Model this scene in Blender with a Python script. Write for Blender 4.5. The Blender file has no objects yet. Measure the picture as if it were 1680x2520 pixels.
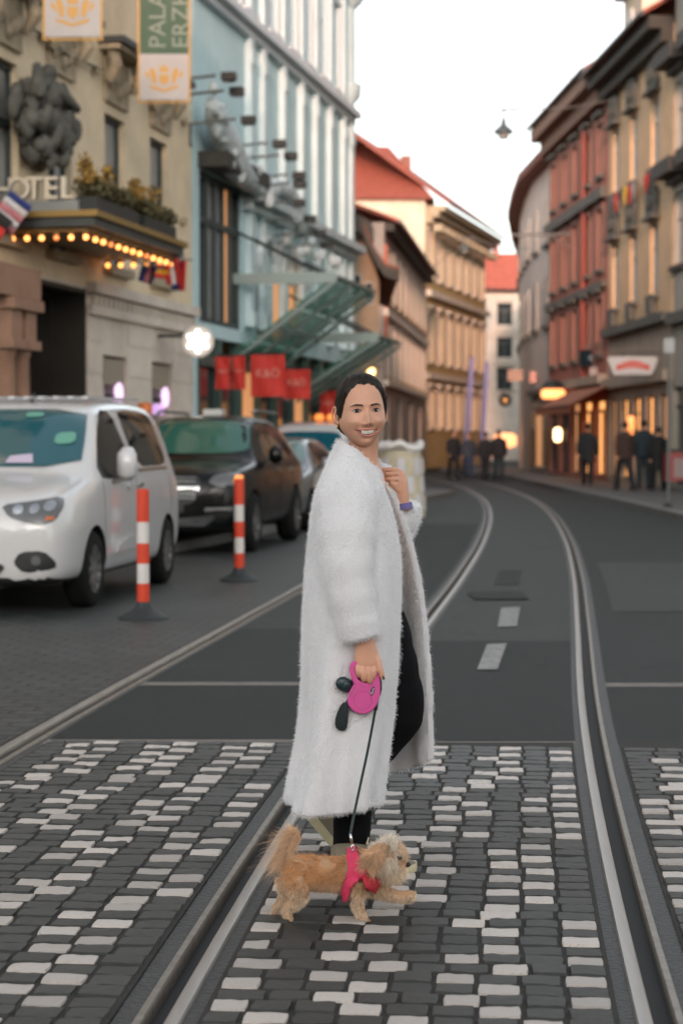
import bpy, bmesh, math, random
import numpy as np
from mathutils import Vector, Matrix, noise
from mathutils.bvhtree import BVHTree

sc = bpy.context.scene
LINK = sc.collection.objects.link
R = math.radians
rnd = random.Random(7)

# ------------------------------------------------------------------ camera, sky, sun, exposure
CAM_H, FPX, PITCH = 1.42, 4760.0, math.atan(175.0 / 4760.0)
cam_d = bpy.data.cameras.new('camera')
cam = bpy.data.objects.new('camera', cam_d)
LINK(cam)
cam.location = (0, 0, CAM_H)
cam.rotation_euler = (R(90) - PITCH, 0, 0)
cam_d.sensor_fit = 'VERTICAL'
cam_d.sensor_height = 36.0
cam_d.lens = FPX / 2520.0 * 36.0
cam_d.clip_start = 0.1
cam_d.clip_end = 3000.0
cam_d.dof.use_dof = True
cam_d.dof.focus_distance = 6.28
cam_d.dof.aperture_fstop = 3.4
sc.camera = cam

SUN_AZ, SUN_EL = R(183), R(8)          # behind the camera, low: only what stands above the roofs behind is lit
world = bpy.data.worlds.new('World')
sc.world = world
world.use_nodes = True
wn = world.node_tree
bg = wn.nodes['Background']
sky = wn.nodes.new('ShaderNodeTexSky')
sky.sky_type = 'NISHITA'
sky.sun_disc = False
sky.sun_elevation = SUN_EL
sky.sun_rotation = SUN_AZ
sky.air_density = 1.0
sky.dust_density = 2.2
sky.ozone_density = 1.0
hsv = wn.nodes.new('ShaderNodeHueSaturation')
hsv.inputs['Saturation'].default_value = 0.30
wn.links.new(sky.outputs[0], hsv.inputs['Color'])
wn.links.new(hsv.outputs[0], bg.inputs[0])
bg.inputs[1].default_value = 0.15

sun_d = bpy.data.lights.new('sun', 'SUN')
sun = bpy.data.objects.new('sun', sun_d)
LINK(sun)
sun_d.energy = 1.0
sun_d.angle = R(3)
sun_d.color = (1.0, 0.58, 0.42)
sv = Vector((math.sin(SUN_AZ) * math.cos(SUN_EL), math.cos(SUN_AZ) * math.cos(SUN_EL), math.sin(SUN_EL)))
sun.rotation_euler = sv.to_track_quat('Z', 'Y').to_euler()
sun.location = (-20, -80, 40)

sc.view_settings.view_transform = 'Standard'
sc.view_settings.look = 'None'
sc.view_settings.exposure = 1.78
sc.view_settings.gamma = 1.0
sc.view_settings.use_curve_mapping = False
sc.render.engine = 'CYCLES'
sc.cycles.max_bounces = 6
sc.cycles.diffuse_bounces = 3
sc.cycles.glossy_bounces = 3
sc.cycles.transmission_bounces = 4
sc.cycles.transparent_max_bounces = 6
sc.cycles.caustics_reflective = False
sc.cycles.caustics_refractive = False
sc.cycles.use_denoising = True
sc.cycles.sample_clamp_indirect = 8.0

# ------------------------------------------------------------------ measuring helpers
_F = Vector((0, math.cos(PITCH), -math.sin(PITCH)))
_U = Vector((0, math.sin(PITCH), math.cos(PITCH)))
_CAM = Vector((0, 0, CAM_H))
def ray(px, py):
    return _F * FPX + Vector((px - 840.0, 0, 0)) + _U * (1260.0 - py)
def G(px, py, z=0.0):
    d = ray(px, py)
    return _CAM + d * ((z - CAM_H) / d.z)
def AT(px, py, Y):
    d = ray(px, py)
    return _CAM + d * (Y / d.y)
def XA(px, Y):
    return AT(px, 1085, Y).x
K = 1680 / 1568.0
def D(x, y, Y):
    return AT(x * K, y * K, Y)

# ------------------------------------------------------------------ materials
MATS = {}
def mat(name, col, rough=0.6, metal=0.0, var=0.0, scale=6.0, bump=0.0, bscale=40.0, emit=None, es=1.0,
        spec=0.5, coat=0.0, trans=0.0, alpha=None, rvar=0.0, stretch=None, objrand=0.0, sheen=0.0, sss=0.0, fine=0.0):
    if name in MATS:
        return MATS[name]
    m = bpy.data.materials.new(name)
    m.use_nodes = True
    nt = m.node_tree
    N, Lk = nt.nodes, nt.links
    b = N['Principled BSDF']
    c4 = tuple(col) + (1.0,)
    b.inputs['Base Color'].default_value = c4
    b.inputs['Roughness'].default_value = rough
    b.inputs['Metallic'].default_value = metal
    b.inputs['Specular IOR Level'].default_value = spec
    b.inputs['Coat Weight'].default_value = coat
    b.inputs['Coat Roughness'].default_value = 0.05
    b.inputs['Transmission Weight'].default_value = trans
    if sheen:
        b.inputs['Sheen Weight'].default_value = sheen
    if sss:
        b.inputs['Subsurface Weight'].default_value = sss
        b.inputs['Subsurface Radius'].default_value = (0.012, 0.004, 0.002)
        b.inputs['Subsurface Scale'].default_value = 1.0
    if alpha is not None:
        b.inputs['Alpha'].default_value = alpha
    if emit is not None:
        b.inputs['Emission Color'].default_value = tuple(emit) + (1.0,)
        b.inputs['Emission Strength'].default_value = es
    if var or bump or rvar or objrand:
        tc = N.new('ShaderNodeTexCoord')
        vec = tc.outputs['Object']
        if objrand:
            oi = N.new('ShaderNodeObjectInfo')
            ad = N.new('ShaderNodeVectorMath'); ad.operation = 'ADD'
            sc_ = N.new('ShaderNodeVectorMath'); sc_.operation = 'SCALE'
            sc_.inputs[0].default_value = (13.0, 7.0, 3.0)
            Lk.new(oi.outputs['Random'], sc_.inputs['Scale'])
            Lk.new(vec, ad.inputs[0]); Lk.new(sc_.outputs[0], ad.inputs[1])
            vec = ad.outputs[0]
        if stretch:
            mp = N.new('ShaderNodeMapping')
            mp.inputs['Scale'].default_value = stretch
            Lk.new(vec, mp.inputs['Vector'])
            vec = mp.outputs[0]
        nz = N.new('ShaderNodeTexNoise')
        nz.inputs['Scale'].default_value = scale
        nz.inputs['Detail'].default_value = 6.0
        nz.inputs['Roughness'].default_value = 0.62
        Lk.new(vec, nz.inputs['Vector'])
        if var:
            rp = N.new('ShaderNodeMapRange')
            rp.inputs['From Min'].default_value = 0.3
            rp.inputs['From Max'].default_value = 0.7
            rp.inputs['To Min'].default_value = 1.0 - var
            rp.inputs['To Max'].default_value = 1.0 + var
            Lk.new(nz.outputs['Fac'], rp.inputs['Value'])
            val = rp.outputs[0]
            if fine:
                n3 = N.new('ShaderNodeTexNoise')
                n3.inputs['Scale'].default_value = scale * 14
                n3.inputs['Detail'].default_value = 3.0
                Lk.new(vec, n3.inputs['Vector'])
                r3 = N.new('ShaderNodeMapRange')
                r3.inputs['From Min'].default_value = 0.3; r3.inputs['From Max'].default_value = 0.7
                r3.inputs['To Min'].default_value = 1 - fine; r3.inputs['To Max'].default_value = 1 + fine
                Lk.new(n3.outputs['Fac'], r3.inputs['Value'])
                mm = N.new('ShaderNodeMath'); mm.operation = 'MULTIPLY'
                Lk.new(val, mm.inputs[0]); Lk.new(r3.outputs[0], mm.inputs[1])
                val = mm.outputs[0]
            if objrand:
                r2 = N.new('ShaderNodeMapRange')
                r2.inputs['To Min'].default_value = 1 - objrand
                r2.inputs['To Max'].default_value = 1 + objrand
                Lk.new(oi.outputs['Random'], r2.inputs['Value'])
                mu = N.new('ShaderNodeMath'); mu.operation = 'MULTIPLY'
                Lk.new(val, mu.inputs[0]); Lk.new(r2.outputs[0], mu.inputs[1])
                val = mu.outputs[0]
            sc2 = N.new('ShaderNodeVectorMath'); sc2.operation = 'SCALE'
            sc2.inputs[0].default_value = tuple(col)
            Lk.new(val, sc2.inputs['Scale'])
            Lk.new(sc2.outputs[0], b.inputs['Base Color'])
        if rvar:
            rr = N.new('ShaderNodeMapRange')
            rr.inputs['To Min'].default_value = max(0.02, rough - rvar)
            rr.inputs['To Max'].default_value = min(1, rough + rvar)
            Lk.new(nz.outputs['Fac'], rr.inputs['Value'])
            Lk.new(rr.outputs[0], b.inputs['Roughness'])
        if bump:
            nb = N.new('ShaderNodeTexNoise')
            nb.inputs['Scale'].default_value = bscale
            nb.inputs['Detail'].default_value = 5.0
            Lk.new(vec, nb.inputs['Vector'])
            bp = N.new('ShaderNodeBump')
            bp.inputs['Strength'].default_value = bump
            bp.inputs['Distance'].default_value = 0.02
            Lk.new(nb.outputs['Fac'], bp.inputs['Height'])
            Lk.new(bp.outputs[0], b.inputs['Normal'])
    MATS[name] = m
    return m

# ------------------------------------------------------------------ object helpers
def tag(o, label=None, cat=None, group=None, kind=None):
    if label: o['label'] = label
    if cat: o['category'] = cat
    if group: o['group'] = group
    if kind: o['kind'] = kind
    return o
def thing(name, label, cat, loc=(0, 0, 0), rotz=0.0, group=None, kind=None):
    o = bpy.data.objects.new(name, None)
    LINK(o)
    o.empty_display_size = 0.2
    o.location = loc
    o.rotation_euler = (0, 0, rotz)
    return tag(o, label, cat, group, kind)
def obj(name, me, parent=None, loc=None, rot=None, scale=None):
    o = bpy.data.objects.new(name, me)
    LINK(o)
    if parent is not None: o.parent = parent
    if loc is not None: o.location = loc
    if rot is not None: o.rotation_euler = rot
    if scale is not None: o.scale = scale
    return o
def copy_tree(o, parent=None):
    c = o.copy()
    LINK(c)
    if parent is not None: c.parent = parent
    for ch in [x for x in o.children]:
        copy_tree(ch, c)
    return c

class MB:
    def __init__(s):
        s.v, s.f, s.m = [], [], []
    def add(s, vs, fs, mi=0):
        b = len(s.v)
        s.v.extend([tuple(p) for p in vs])
        s.f.extend([tuple(b + i for i in f) for f in fs])
        s.m.extend([mi] * len(fs))
        return s
    def box(s, x0, x1, y0, y1, z0, z1, mi=0):
        v = [(x0, y0, z0), (x1, y0, z0), (x1, y1, z0), (x0, y1, z0), (x0, y0, z1), (x1, y0, z1), (x1, y1, z1), (x0, y1, z1)]
        return s.add(v, [(0, 3, 2, 1), (4, 5, 6, 7), (0, 1, 5, 4), (1, 2, 6, 5), (2, 3, 7, 6), (3, 0, 4, 7)], mi)
    def bar(s, a, b, w, h, mi=0, up=(0, 0, 1)):
        a, b = Vector(a), Vector(b)
        d = (b - a).normalized()
        u = Vector(up)
        if abs(d.dot(u)) > 0.98: u = Vector((1, 0, 0))
        sx = d.cross(u).normalized() * (w / 2)
        sy = sx.cross(d).normalized() * (h / 2)
        v = [a - sx - sy, a + sx - sy, a + sx + sy, a - sx + sy, b - sx - sy, b + sx - sy, b + sx + sy, b - sx + sy]
        return s.add(v, [(0, 1, 2, 3), (7, 6, 5, 4), (0, 4, 5, 1), (1, 5, 6, 2), (2, 6, 7, 3), (3, 7, 4, 0)], mi)
    def loft(s, rings, closed=True, cap=True, mi=0):
        n = len(rings[0])
        vs = [p for r in rings for p in r]
        fs = []
        for i in range(len(rings) - 1):
            for j in range(n if closed else n - 1):
                k = (j + 1) % n
                fs.append((i * n + j, i * n + k, (i + 1) * n + k, (i + 1) * n + j))
        if cap and closed:
            fs.append(tuple(range(n - 1, -1, -1)))
            fs.append(tuple((len(rings) - 1) * n + j for j in range(n)))
        return s.add(vs, fs, mi)
    def tube(s, pts, rads, n=8, cap=True, mi=0, flat=1.0, up=(0, 0, 1)):
        pts = [Vector(p) for p in pts]
        if not hasattr(rads, '__len__'): rads = [rads] * len(pts)
        rings = []
        prev = None
        for i, p in enumerate(pts):
            d = (pts[min(i + 1, len(pts) - 1)] - pts[max(i - 1, 0)])
            d = d.normalized() if d.length > 1e-9 else Vector((0, 0, 1))
            if prev is None:
                u = Vector(up)
                if abs(d.dot(u)) > 0.95: u = Vector((1, 0, 0)) if abs(d.x) < 0.9 else Vector((0, 1, 0))
                a = d.cross(u).normalized()
            else:
                a = (prev - d * prev.dot(d)).normalized()
            prev = a
            b = d.cross(a)
            rings.append([p + a * (math.cos(2 * math.pi * k / n) * rads[i]) + b * (math.sin(2 * math.pi * k / n) * rads[i] * flat) for k in range(n)])
        return s.loft(rings, True, cap, mi)
    def lathe(s, prof, n=16, c=(0, 0, 0), axis='z', mi=0, cap=True):
        rings = []
        for r, h in prof:
            ring = []
            for k in range(n):
                a = 2 * math.pi * k / n
                x, y = math.cos(a) * r, math.sin(a) * r
                if axis == 'z': p = (c[0] + x, c[1] + y, c[2] + h)
                elif axis == 'x': p = (c[0] + h, c[1] + x, c[2] + y)
                else: p = (c[0] + y, c[1] + h, c[2] + x)
                ring.append(p)
            rings.append(ring)
        return s.loft(rings, True, cap, mi)
    def prism(s, poly, a, b, plane='xz', mi=0):
        """poly of 2D points extruded from a to b along the axis missing in plane"""
        def P(u, v, w):
            return {'xz': (u, w, v), 'yz': (w, u, v), 'xy': (u, v, w)}[plane]
        n = len(poly)
        vs = [P(u, v, a) for u, v in poly] + [P(u, v, b) for u, v in poly]
        fs = [tuple(range(n)), tuple(range(2 * n - 1, n - 1, -1))]
        fs += [((i + 1) % n, i, n + i, n + (i + 1) % n) for i in range(n)]
        return s.add(vs, fs, mi)
    def grid(s, P, mi=0):
        a, b = len(P), len(P[0])
        vs = [p for r in P for p in r]
        fs = [(i * b + j, i * b + j + 1, (i + 1) * b + j + 1, (i + 1) * b + j) for i in range(a - 1) for j in range(b - 1)]
        return s.add(vs, fs, mi)
    def ball(s, c, r, nu=14, nv=9, mi=0, rot=None):
        if not hasattr(r, '__len__'): r = (r, r, r)
        rings = []
        for i in range(nv + 1):
            t = math.pi * (i / nv)
            t = min(max(t, 0.02), math.pi - 0.02)
            ring = []
            for k in range(nu):
                a = 2 * math.pi * k / nu
                p = Vector((math.sin(t) * math.cos(a) * r[0], math.sin(t) * math.sin(a) * r[1], -math.cos(t) * r[2]))
                if rot is not None: p = rot @ p
                ring.append(Vector(c) + p)
            rings.append(ring)
        return s.loft(rings, True, True, mi)
    def mesh(s, name, mats, smooth=False):
        me = bpy.data.meshes.new(name)
        me.from_pydata(s.v, [], s.f)
        for m in (mats if isinstance(mats, (list, tuple)) else [mats]):
            me.materials.append(m)
        if len(me.materials) > 1:
            me.polygons.foreach_set('material_index', s.m)
        bm = bmesh.new(); bm.from_mesh(me)
        bmesh.ops.recalc_face_normals(bm, faces=bm.faces)
        bm.to_mesh(me); bm.free()
        if smooth:
            me.polygons.foreach_set('use_smooth', [True] * len(me.polygons))
            if smooth == 'auto':
                try: me.set_sharp_from_angle(angle=R(40))
                except Exception: pass
        me.update()
        return me
    def build(s, name, mats, parent=None, smooth=False, loc=None, rot=None):
        return obj(name, s.mesh(name, mats, smooth), parent, loc, rot)

def evaluated(me, mods, name=None):
    """apply modifiers given as (type, {props}) to a mesh datablock and return the new mesh"""
    o = bpy.data.objects.new('tmp', me)
    LINK(o)
    for t, props in mods:
        m = o.modifiers.new(t, t)
        for k, v in props.items(): setattr(m, k, v)
    dg = bpy.context.evaluated_depsgraph_get()
    dg.update()
    out = bpy.data.meshes.new_from_object(o.evaluated_get(dg))
    out.name = name or me.name
    bpy.data.objects.remove(o)
    return out
def set_smooth(me):
    me.polygons.foreach_set('use_smooth', [True] * len(me.polygons))
    return me
def mesh_np(me):
    v = np.empty(len(me.vertices) * 3, 'f'); me.vertices.foreach_get('co', v)
    return v.reshape(-1, 3)
def bvh_of(me):
    return BVHTree.FromPolygons([v.co for v in me.vertices], [p.vertices for p in me.polygons])
def text_mesh(body, size, m, extrude=0.004, align='CENTER', spacing=1.0):
    cu = bpy.data.curves.new('lettering', 'FONT')
    cu.body = body; cu.size = size; cu.extrude = extrude
    cu.align_x = align; cu.align_y = 'CENTER'; cu.space_character = spacing
    cu.resolution_u = 3
    o = bpy.data.objects.new('tmp', cu); LINK(o)
    dg = bpy.context.evaluated_depsgraph_get(); dg.update()
    me = bpy.data.meshes.new_from_object(o.evaluated_get(dg))
    bpy.data.objects.remove(o)
    me.materials.clear(); me.materials.append(m)
    me.name = 'lettering'
    return me
def catmull(P, t):
    """P (n,k) control rows, t in [0,n-1] -> interpolated"""
    P = np.asarray(P, float); n = len(P)
    i = min(max(int(math.floor(t)), 0), n - 2); f = t - i
    p0, p1, p2, p3 = P[max(i - 1, 0)], P[i], P[i + 1], P[min(i + 2, n - 1)]
    return 0.5 * ((2 * p1) + (-p0 + p2) * f + (2 * p0 - 5 * p1 + 4 * p2 - p3) * f * f + (-p0 + 3 * p1 - 3 * p2 + p3) * f ** 3)
def hair(name, roots, dirs, lens, m, parent=None, radius=0.0006, npts=4, droop=0.0, curl=None, cols=None, seed=1, tip=0.25):
    """fur as real hair strands: roots (n,3), dirs (n,3) unit, lens (n,)"""
    rs = np.random.RandomState(seed)
    n = len(roots)
    roots = np.asarray(roots, 'f'); dirs = np.asarray(dirs, 'f'); lens = np.asarray(lens, 'f')
    pts = np.empty((n, npts, 3), 'f')
    bend = rs.normal(0, 1, (n, 3)).astype('f') * (curl if curl is not None else 0.25)
    for k in range(npts):
        t = k / (npts - 1)
        p = roots + dirs * (lens * t)[:, None] + bend * (lens * t * t)[:, None]
        p[:, 2] -= droop * lens * t * t
        pts[:, k] = p
    hc = bpy.data.hair_curves.new(name)
    hc.add_curves([npts] * n)
    hc.attributes['position'].data.foreach_set('vector', pts.ravel())
    if 'radius' not in hc.attributes: hc.attributes.new('radius', 'FLOAT', 'POINT')
    rad = np.linspace(1, tip, npts, dtype='f')[None, :] * (radius * (0.7 + 0.6 * rs.rand(n, 1))).astype('f')
    hc.attributes['radius'].data.foreach_set('value', np.ascontiguousarray(rad, 'f').ravel())
    if cols is not None:
        a = hc.attributes.new('fur_colour', 'FLOAT_COLOR', 'CURVE')
        a.data.foreach_set('color', np.ascontiguousarray(np.c_[cols, np.ones(n)], 'f').ravel())
    hc.materials.append(m)
    return obj(name, hc, parent)
def scatter(me, n, seed=1, mask=None):
    """n random points on a mesh: points, normals"""
    me.calc_loop_triangles()
    v = mesh_np(me)
    t = np.empty(len(me.loop_triangles) * 3, 'i'); me.loop_triangles.foreach_get('vertices', t); t = t.reshape(-1, 3)
    vn = np.empty(len(me.vertices) * 3, 'f'); me.vertices.foreach_get('normal', vn); vn = vn.reshape(-1, 3)
    a, b, c = v[t[:, 0]], v[t[:, 1]], v[t[:, 2]]
    ar = np.linalg.norm(np.cross(b - a, c - a), axis=1)
    if mask is not None: ar = ar * mask((a + b + c) / 3)
    rs = np.random.RandomState(seed)
    i = rs.choice(len(t), n, p=ar / ar.sum())
    u = rs.rand(n, 1); w = rs.rand(n, 1)
    fl = (u + w) > 1; u = np.where(fl, 1 - u, u); w = np.where(fl, 1 - w, w)
    p = a[i] + (b[i] - a[i]) * u + (c[i] - a[i]) * w
    nn = vn[t[i, 0]] * (1 - u - w) + vn[t[i, 1]] * u + vn[t[i, 2]] * w
    nn /= np.linalg.norm(nn, axis=1)[:, None] + 1e-9
    return p, nn
# ------------------------------------------------------------------ special materials
def mat_worn(name, c1, c2, scale, lo, hi, rough=0.5, objrand=0.08, bump=0.15, bscale=120, rough2=None):
    """c1 with patches of c2 worn in (noise threshold lo..hi)"""
    m = mat(name, c1, rough, var=0.12, scale=30, bump=bump, bscale=bscale, objrand=objrand)
    nt = m.node_tree; N, L = nt.nodes, nt.links
    b = N['Principled BSDF']
    src = b.inputs['Base Color'].links[0].from_socket
    tc = [n for n in N if n.type == 'TEX_COORD'][0]
    nz = [n for n in N if n.type == 'TEX_NOISE'][0]
    vec = nz.inputs['Vector'].links[0].from_socket
    n2 = N.new('ShaderNodeTexNoise'); n2.inputs['Scale'].default_value = scale; n2.inputs['Detail'].default_value = 7; n2.inputs['Roughness'].default_value = 0.7
    L.new(vec, n2.inputs['Vector'])
    mr = N.new('ShaderNodeMapRange'); mr.inputs['From Min'].default_value = lo; mr.inputs['From Max'].default_value = hi
    L.new(n2.outputs['Fac'], mr.inputs['Value'])
    mx = N.new('ShaderNodeMix'); mx.data_type = 'RGBA'
    L.new(mr.outputs[0], mx.inputs['Factor']); L.new(src, mx.inputs['A'])
    mx.inputs['B'].default_value = tuple(c2) + (1,)
    L.new(mx.outputs['Result'], b.inputs['Base Color'])
    return m
def mat_brick(name, c1, c2, mortar, bw, bh, rough=0.6, bump=0.5, ms=0.012, rotz=0.0):
    m = bpy.data.materials.new(name); m.use_nodes = True
    nt = m.node_tree; N, L = nt.nodes, nt.links
    b = N['Principled BSDF']; b.inputs['Roughness'].default_value = rough
    tc = N.new('ShaderNodeTexCoord'); mp = N.new('ShaderNodeMapping')
    mp.inputs['Rotation'].default_value = (0, 0, rotz)
    L.new(tc.outputs['Object'], mp.inputs['Vector'])
    nz = N.new('ShaderNodeTexNoise'); nz.inputs['Scale'].default_value = 6; nz.inputs['Detail'].default_value = 4
    L.new(mp.outputs[0], nz.inputs['Vector'])
    ad = N.new('ShaderNodeVectorMath'); ad.operation = 'MULTIPLY_ADD'
    ad.inputs[1].default_value = (0.03, 0.03, 0); L.new(nz.outputs['Color'], ad.inputs[0]); L.new(mp.outputs[0], ad.inputs[2])
    br = N.new('ShaderNodeTexBrick')
    br.inputs['Scale'].default_value = 1.0
    br.inputs['Brick Width'].default_value = bw; br.inputs['Row Height'].default_value = bh
    br.inputs['Mortar Size'].default_value = ms; br.inputs['Mortar Smooth'].default_value = 0.3
    br.inputs['Color1'].default_value = tuple(c1) + (1,); br.inputs['Color2'].default_value = tuple(c2) + (1,)
    br.inputs['Mortar'].default_value = tuple(mortar) + (1,)
    L.new(ad.outputs[0], br.inputs['Vector'])
    big = N.new('ShaderNodeTexNoise'); big.inputs['Scale'].default_value = 0.6; big.inputs['Detail'].default_value = 5
    L.new(mp.outputs[0], big.inputs['Vector'])
    mr = N.new('ShaderNodeMapRange'); mr.inputs['From Min'].default_value = .3; mr.inputs['From Max'].default_value = .7
    mr.inputs['To Min'].default_value = .7; mr.inputs['To Max'].default_value = 1.35
    L.new(big.outputs['Fac'], mr.inputs['Value'])
    sc_ = N.new('ShaderNodeVectorMath'); sc_.operation = 'SCALE'
    L.new(br.outputs['Color'], sc_.inputs[0]); L.new(mr.outputs[0], sc_.inputs['Scale'])
    L.new(sc_.outputs[0], b.inputs['Base Color'])
    bp = N.new('ShaderNodeBump'); bp.inputs['Strength'].default_value = bump; bp.inputs['Distance'].default_value = 0.02
    iv = N.new('ShaderNodeMath'); iv.operation = 'SUBTRACT'; iv.inputs[0].default_value = 1.0
    L.new(br.outputs['Fac'], iv.inputs[1]); L.new(iv.outputs[0], bp.inputs['Height'])
    L.new(bp.outputs[0], b.inputs['Normal'])
    return m

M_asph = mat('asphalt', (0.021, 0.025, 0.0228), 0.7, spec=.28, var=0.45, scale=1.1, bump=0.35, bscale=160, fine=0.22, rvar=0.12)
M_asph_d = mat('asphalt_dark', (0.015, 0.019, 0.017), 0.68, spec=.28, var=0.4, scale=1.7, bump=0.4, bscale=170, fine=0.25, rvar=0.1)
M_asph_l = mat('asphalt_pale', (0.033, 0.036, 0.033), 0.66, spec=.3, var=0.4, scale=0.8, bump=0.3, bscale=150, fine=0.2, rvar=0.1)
M_conc = mat('concrete_joint', (0.17, 0.15, 0.13), 0.7, var=0.25, scale=9, bump=0.3, bscale=90)
M_bit = mat('bitumen', (0.030, 0.032, 0.031), 0.5, var=0.3, scale=14, bump=0.6, bscale=60)
M_rail = mat('rail_steel', (0.36, 0.33, 0.30), 0.42, metal=0.75, var=0.15, scale=40, rvar=0.12, stretch=(1, 0.08, 1))
M_lip = mat('rail_lip', (0.26, 0.23, 0.20), 0.45, metal=0.7, var=0.25, scale=25)
M_groove = mat('rail_groove', (0.012, 0.012, 0.012), 0.7)
M_bed = mat('joint_filler', (0.024, 0.020, 0.016), 0.8, var=0.3, scale=30, bump=0.5, bscale=200)
M_st_d = mat('stone_dark', (0.030, 0.032, 0.029), 0.46, var=0.3, scale=45, bump=0.35, bscale=130, objrand=0.25, fine=0.2, rvar=0.12)
M_st_w = mat_worn('stone_painted_white', (0.50, 0.445, 0.40), (0.12, 0.11, 0.10), 22, 0.56, 0.72, rough=0.46, objrand=0.24, bump=0.25, bscale=110)
M_kerb = mat('kerb_granite', (0.16, 0.155, 0.15), 0.7, var=0.2, scale=8, bump=0.2)
M_walk = mat('footway_asphalt', (0.085, 0.082, 0.08), 0.65, var=0.2, scale=2, bump=0.2, bscale=120)
def add_cracks(m, s1, col, w=.012):
    '''thin tar-dark cracks and small round oil spots in the surface'''
    nt = m.node_tree; N, L = nt.nodes, nt.links
    b = N['Principled BSDF']; src = b.inputs['Base Color'].links[0].from_socket
    tc = N.new('ShaderNodeTexCoord')
    nz = N.new('ShaderNodeTexNoise'); nz.inputs['Scale'].default_value = 1.3; nz.inputs['Detail'].default_value = 6
    L.new(tc.outputs['Object'], nz.inputs['Vector'])
    ad = N.new('ShaderNodeVectorMath'); ad.operation = 'MULTIPLY_ADD'; ad.inputs[1].default_value = (1.1, 1.1, 0)
    L.new(nz.outputs['Color'], ad.inputs[0]); L.new(tc.outputs['Object'], ad.inputs[2])
    vo = N.new('ShaderNodeTexVoronoi'); vo.feature = 'DISTANCE_TO_EDGE'; vo.inputs['Scale'].default_value = s1
    L.new(ad.outputs[0], vo.inputs['Vector'])
    mr = N.new('ShaderNodeMapRange'); mr.inputs['From Min'].default_value = w * .4; mr.inputs['From Max'].default_value = w; mr.inputs['To Min'].default_value = .75; mr.inputs['To Max'].default_value = 0
    L.new(vo.outputs['Distance'], mr.inputs['Value'])
    n2 = N.new('ShaderNodeTexNoise'); n2.inputs['Scale'].default_value = .45
    L.new(tc.outputs['Object'], n2.inputs['Vector'])
    m2 = N.new('ShaderNodeMapRange'); m2.inputs['From Min'].default_value = .48; m2.inputs['From Max'].default_value = .6
    L.new(n2.outputs['Fac'], m2.inputs['Value'])
    mu = N.new('ShaderNodeMath'); mu.operation = 'MULTIPLY'; L.new(mr.outputs[0], mu.inputs[0]); L.new(m2.outputs[0], mu.inputs[1])
    mx = N.new('ShaderNodeMix'); mx.data_type = 'RGBA'; mx.inputs['B'].default_value = tuple(col) + (1,)
    L.new(mu.outputs[0], mx.inputs['Factor']); L.new(src, mx.inputs['A']); L.new(mx.outputs['Result'], b.inputs['Base Color'])
for m_ in (M_asph, M_asph_d, M_asph_l): add_cracks(m_, .55, (.009, .010, .010))
M_setts = mat_brick('dark_setts', (0.022, 0.027, 0.026), (0.044, 0.049, 0.046), (0.010, 0.011, 0.010), 0.20, 0.14, 0.5, 1.0, 0.02, rotz=0.1)
M_paint = mat_worn('road_paint', (0.24, 0.235, 0.22), (0.07, 0.07, 0.068), 18, 0.5, 0.66, rough=0.6)

# ------------------------------------------------------------------ ground
ground = MB().grid([[(-400 + 800 * i / 4, -60 + 860 * j / 4, -0.09) for j in range(5)] for i in range(5)]).build('ground', M_asph)
tag(ground, kind='structure')

_MY = [2.0, 6.3, 10.0, 15.0, 20.15, 27.6, 37.0, 46.0, 55.0, 60.0, 66.0, 73.0, 80.0, 90.0]
_MX = [-0.68, -0.32, 0.05, 0.63, 1.22, 1.99, 2.80, 3.36, 3.62, 3.66, 3.58, 3.20, 2.45, 0.9]
def MID(Y):
    # smooth curve through the track's control points
    Y = min(max(Y, _MY[0]), _MY[-1])
    i = min(int(np.searchsorted(_MY, Y, side='right')) - 1, len(_MY) - 2)
    def sl(k):
        a, b = max(k - 1, 0), min(k + 1, len(_MY) - 1)
        return (_MX[b] - _MX[a]) / (_MY[b] - _MY[a])
    h = _MY[i + 1] - _MY[i]; t = (Y - _MY[i]) / h
    return ((2 * t ** 3 - 3 * t * t + 1) * _MX[i] + (t ** 3 - 2 * t * t + t) * h * sl(i) + (-2 * t ** 3 + 3 * t * t) * _MX[i + 1] + (t ** 3 - t * t) * h * sl(i + 1))
LEFT_O, RIGHT_O = -1.435, 1.25
def ysamp(a, b, k=0.012):
    ys, y = [a], a
    while y < b:
        y = min(b, y + max(0.12, y * 0.03)); ys.append(y)
    return ys
def strip(name, o0, o1, y0, y1, z, m, fn0=None, fn1=None, nx=2):
    P = []
    for y in ysamp(y0, y1):
        a = fn0(y) if fn0 else MID(y) + o0
        b = fn1(y) if fn1 else MID(y) + o1
        P.append([(a + (b - a) * k / nx, y, z) for k in range(nx + 1)])
    o = MB().grid(P).build(name, m)
    return tag(o, kind='structure')
YB = 9.02                                      # where the painted setts end
EDGE_L, EDGE_R = 0.10, 0.10
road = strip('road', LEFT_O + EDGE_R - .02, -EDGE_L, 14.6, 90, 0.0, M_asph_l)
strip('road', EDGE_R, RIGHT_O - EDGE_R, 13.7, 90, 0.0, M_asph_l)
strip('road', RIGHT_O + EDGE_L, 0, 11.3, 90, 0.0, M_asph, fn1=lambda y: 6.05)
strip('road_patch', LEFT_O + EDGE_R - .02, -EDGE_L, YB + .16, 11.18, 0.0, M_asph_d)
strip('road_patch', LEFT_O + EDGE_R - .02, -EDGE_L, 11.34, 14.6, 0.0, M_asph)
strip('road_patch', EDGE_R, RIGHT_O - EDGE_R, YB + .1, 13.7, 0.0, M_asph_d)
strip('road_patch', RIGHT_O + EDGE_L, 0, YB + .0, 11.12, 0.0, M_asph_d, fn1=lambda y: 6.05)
strip('road_joint', LEFT_O + EDGE_R - .02, -EDGE_L, 11.18, 11.34, 0.002, M_conc)
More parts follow.
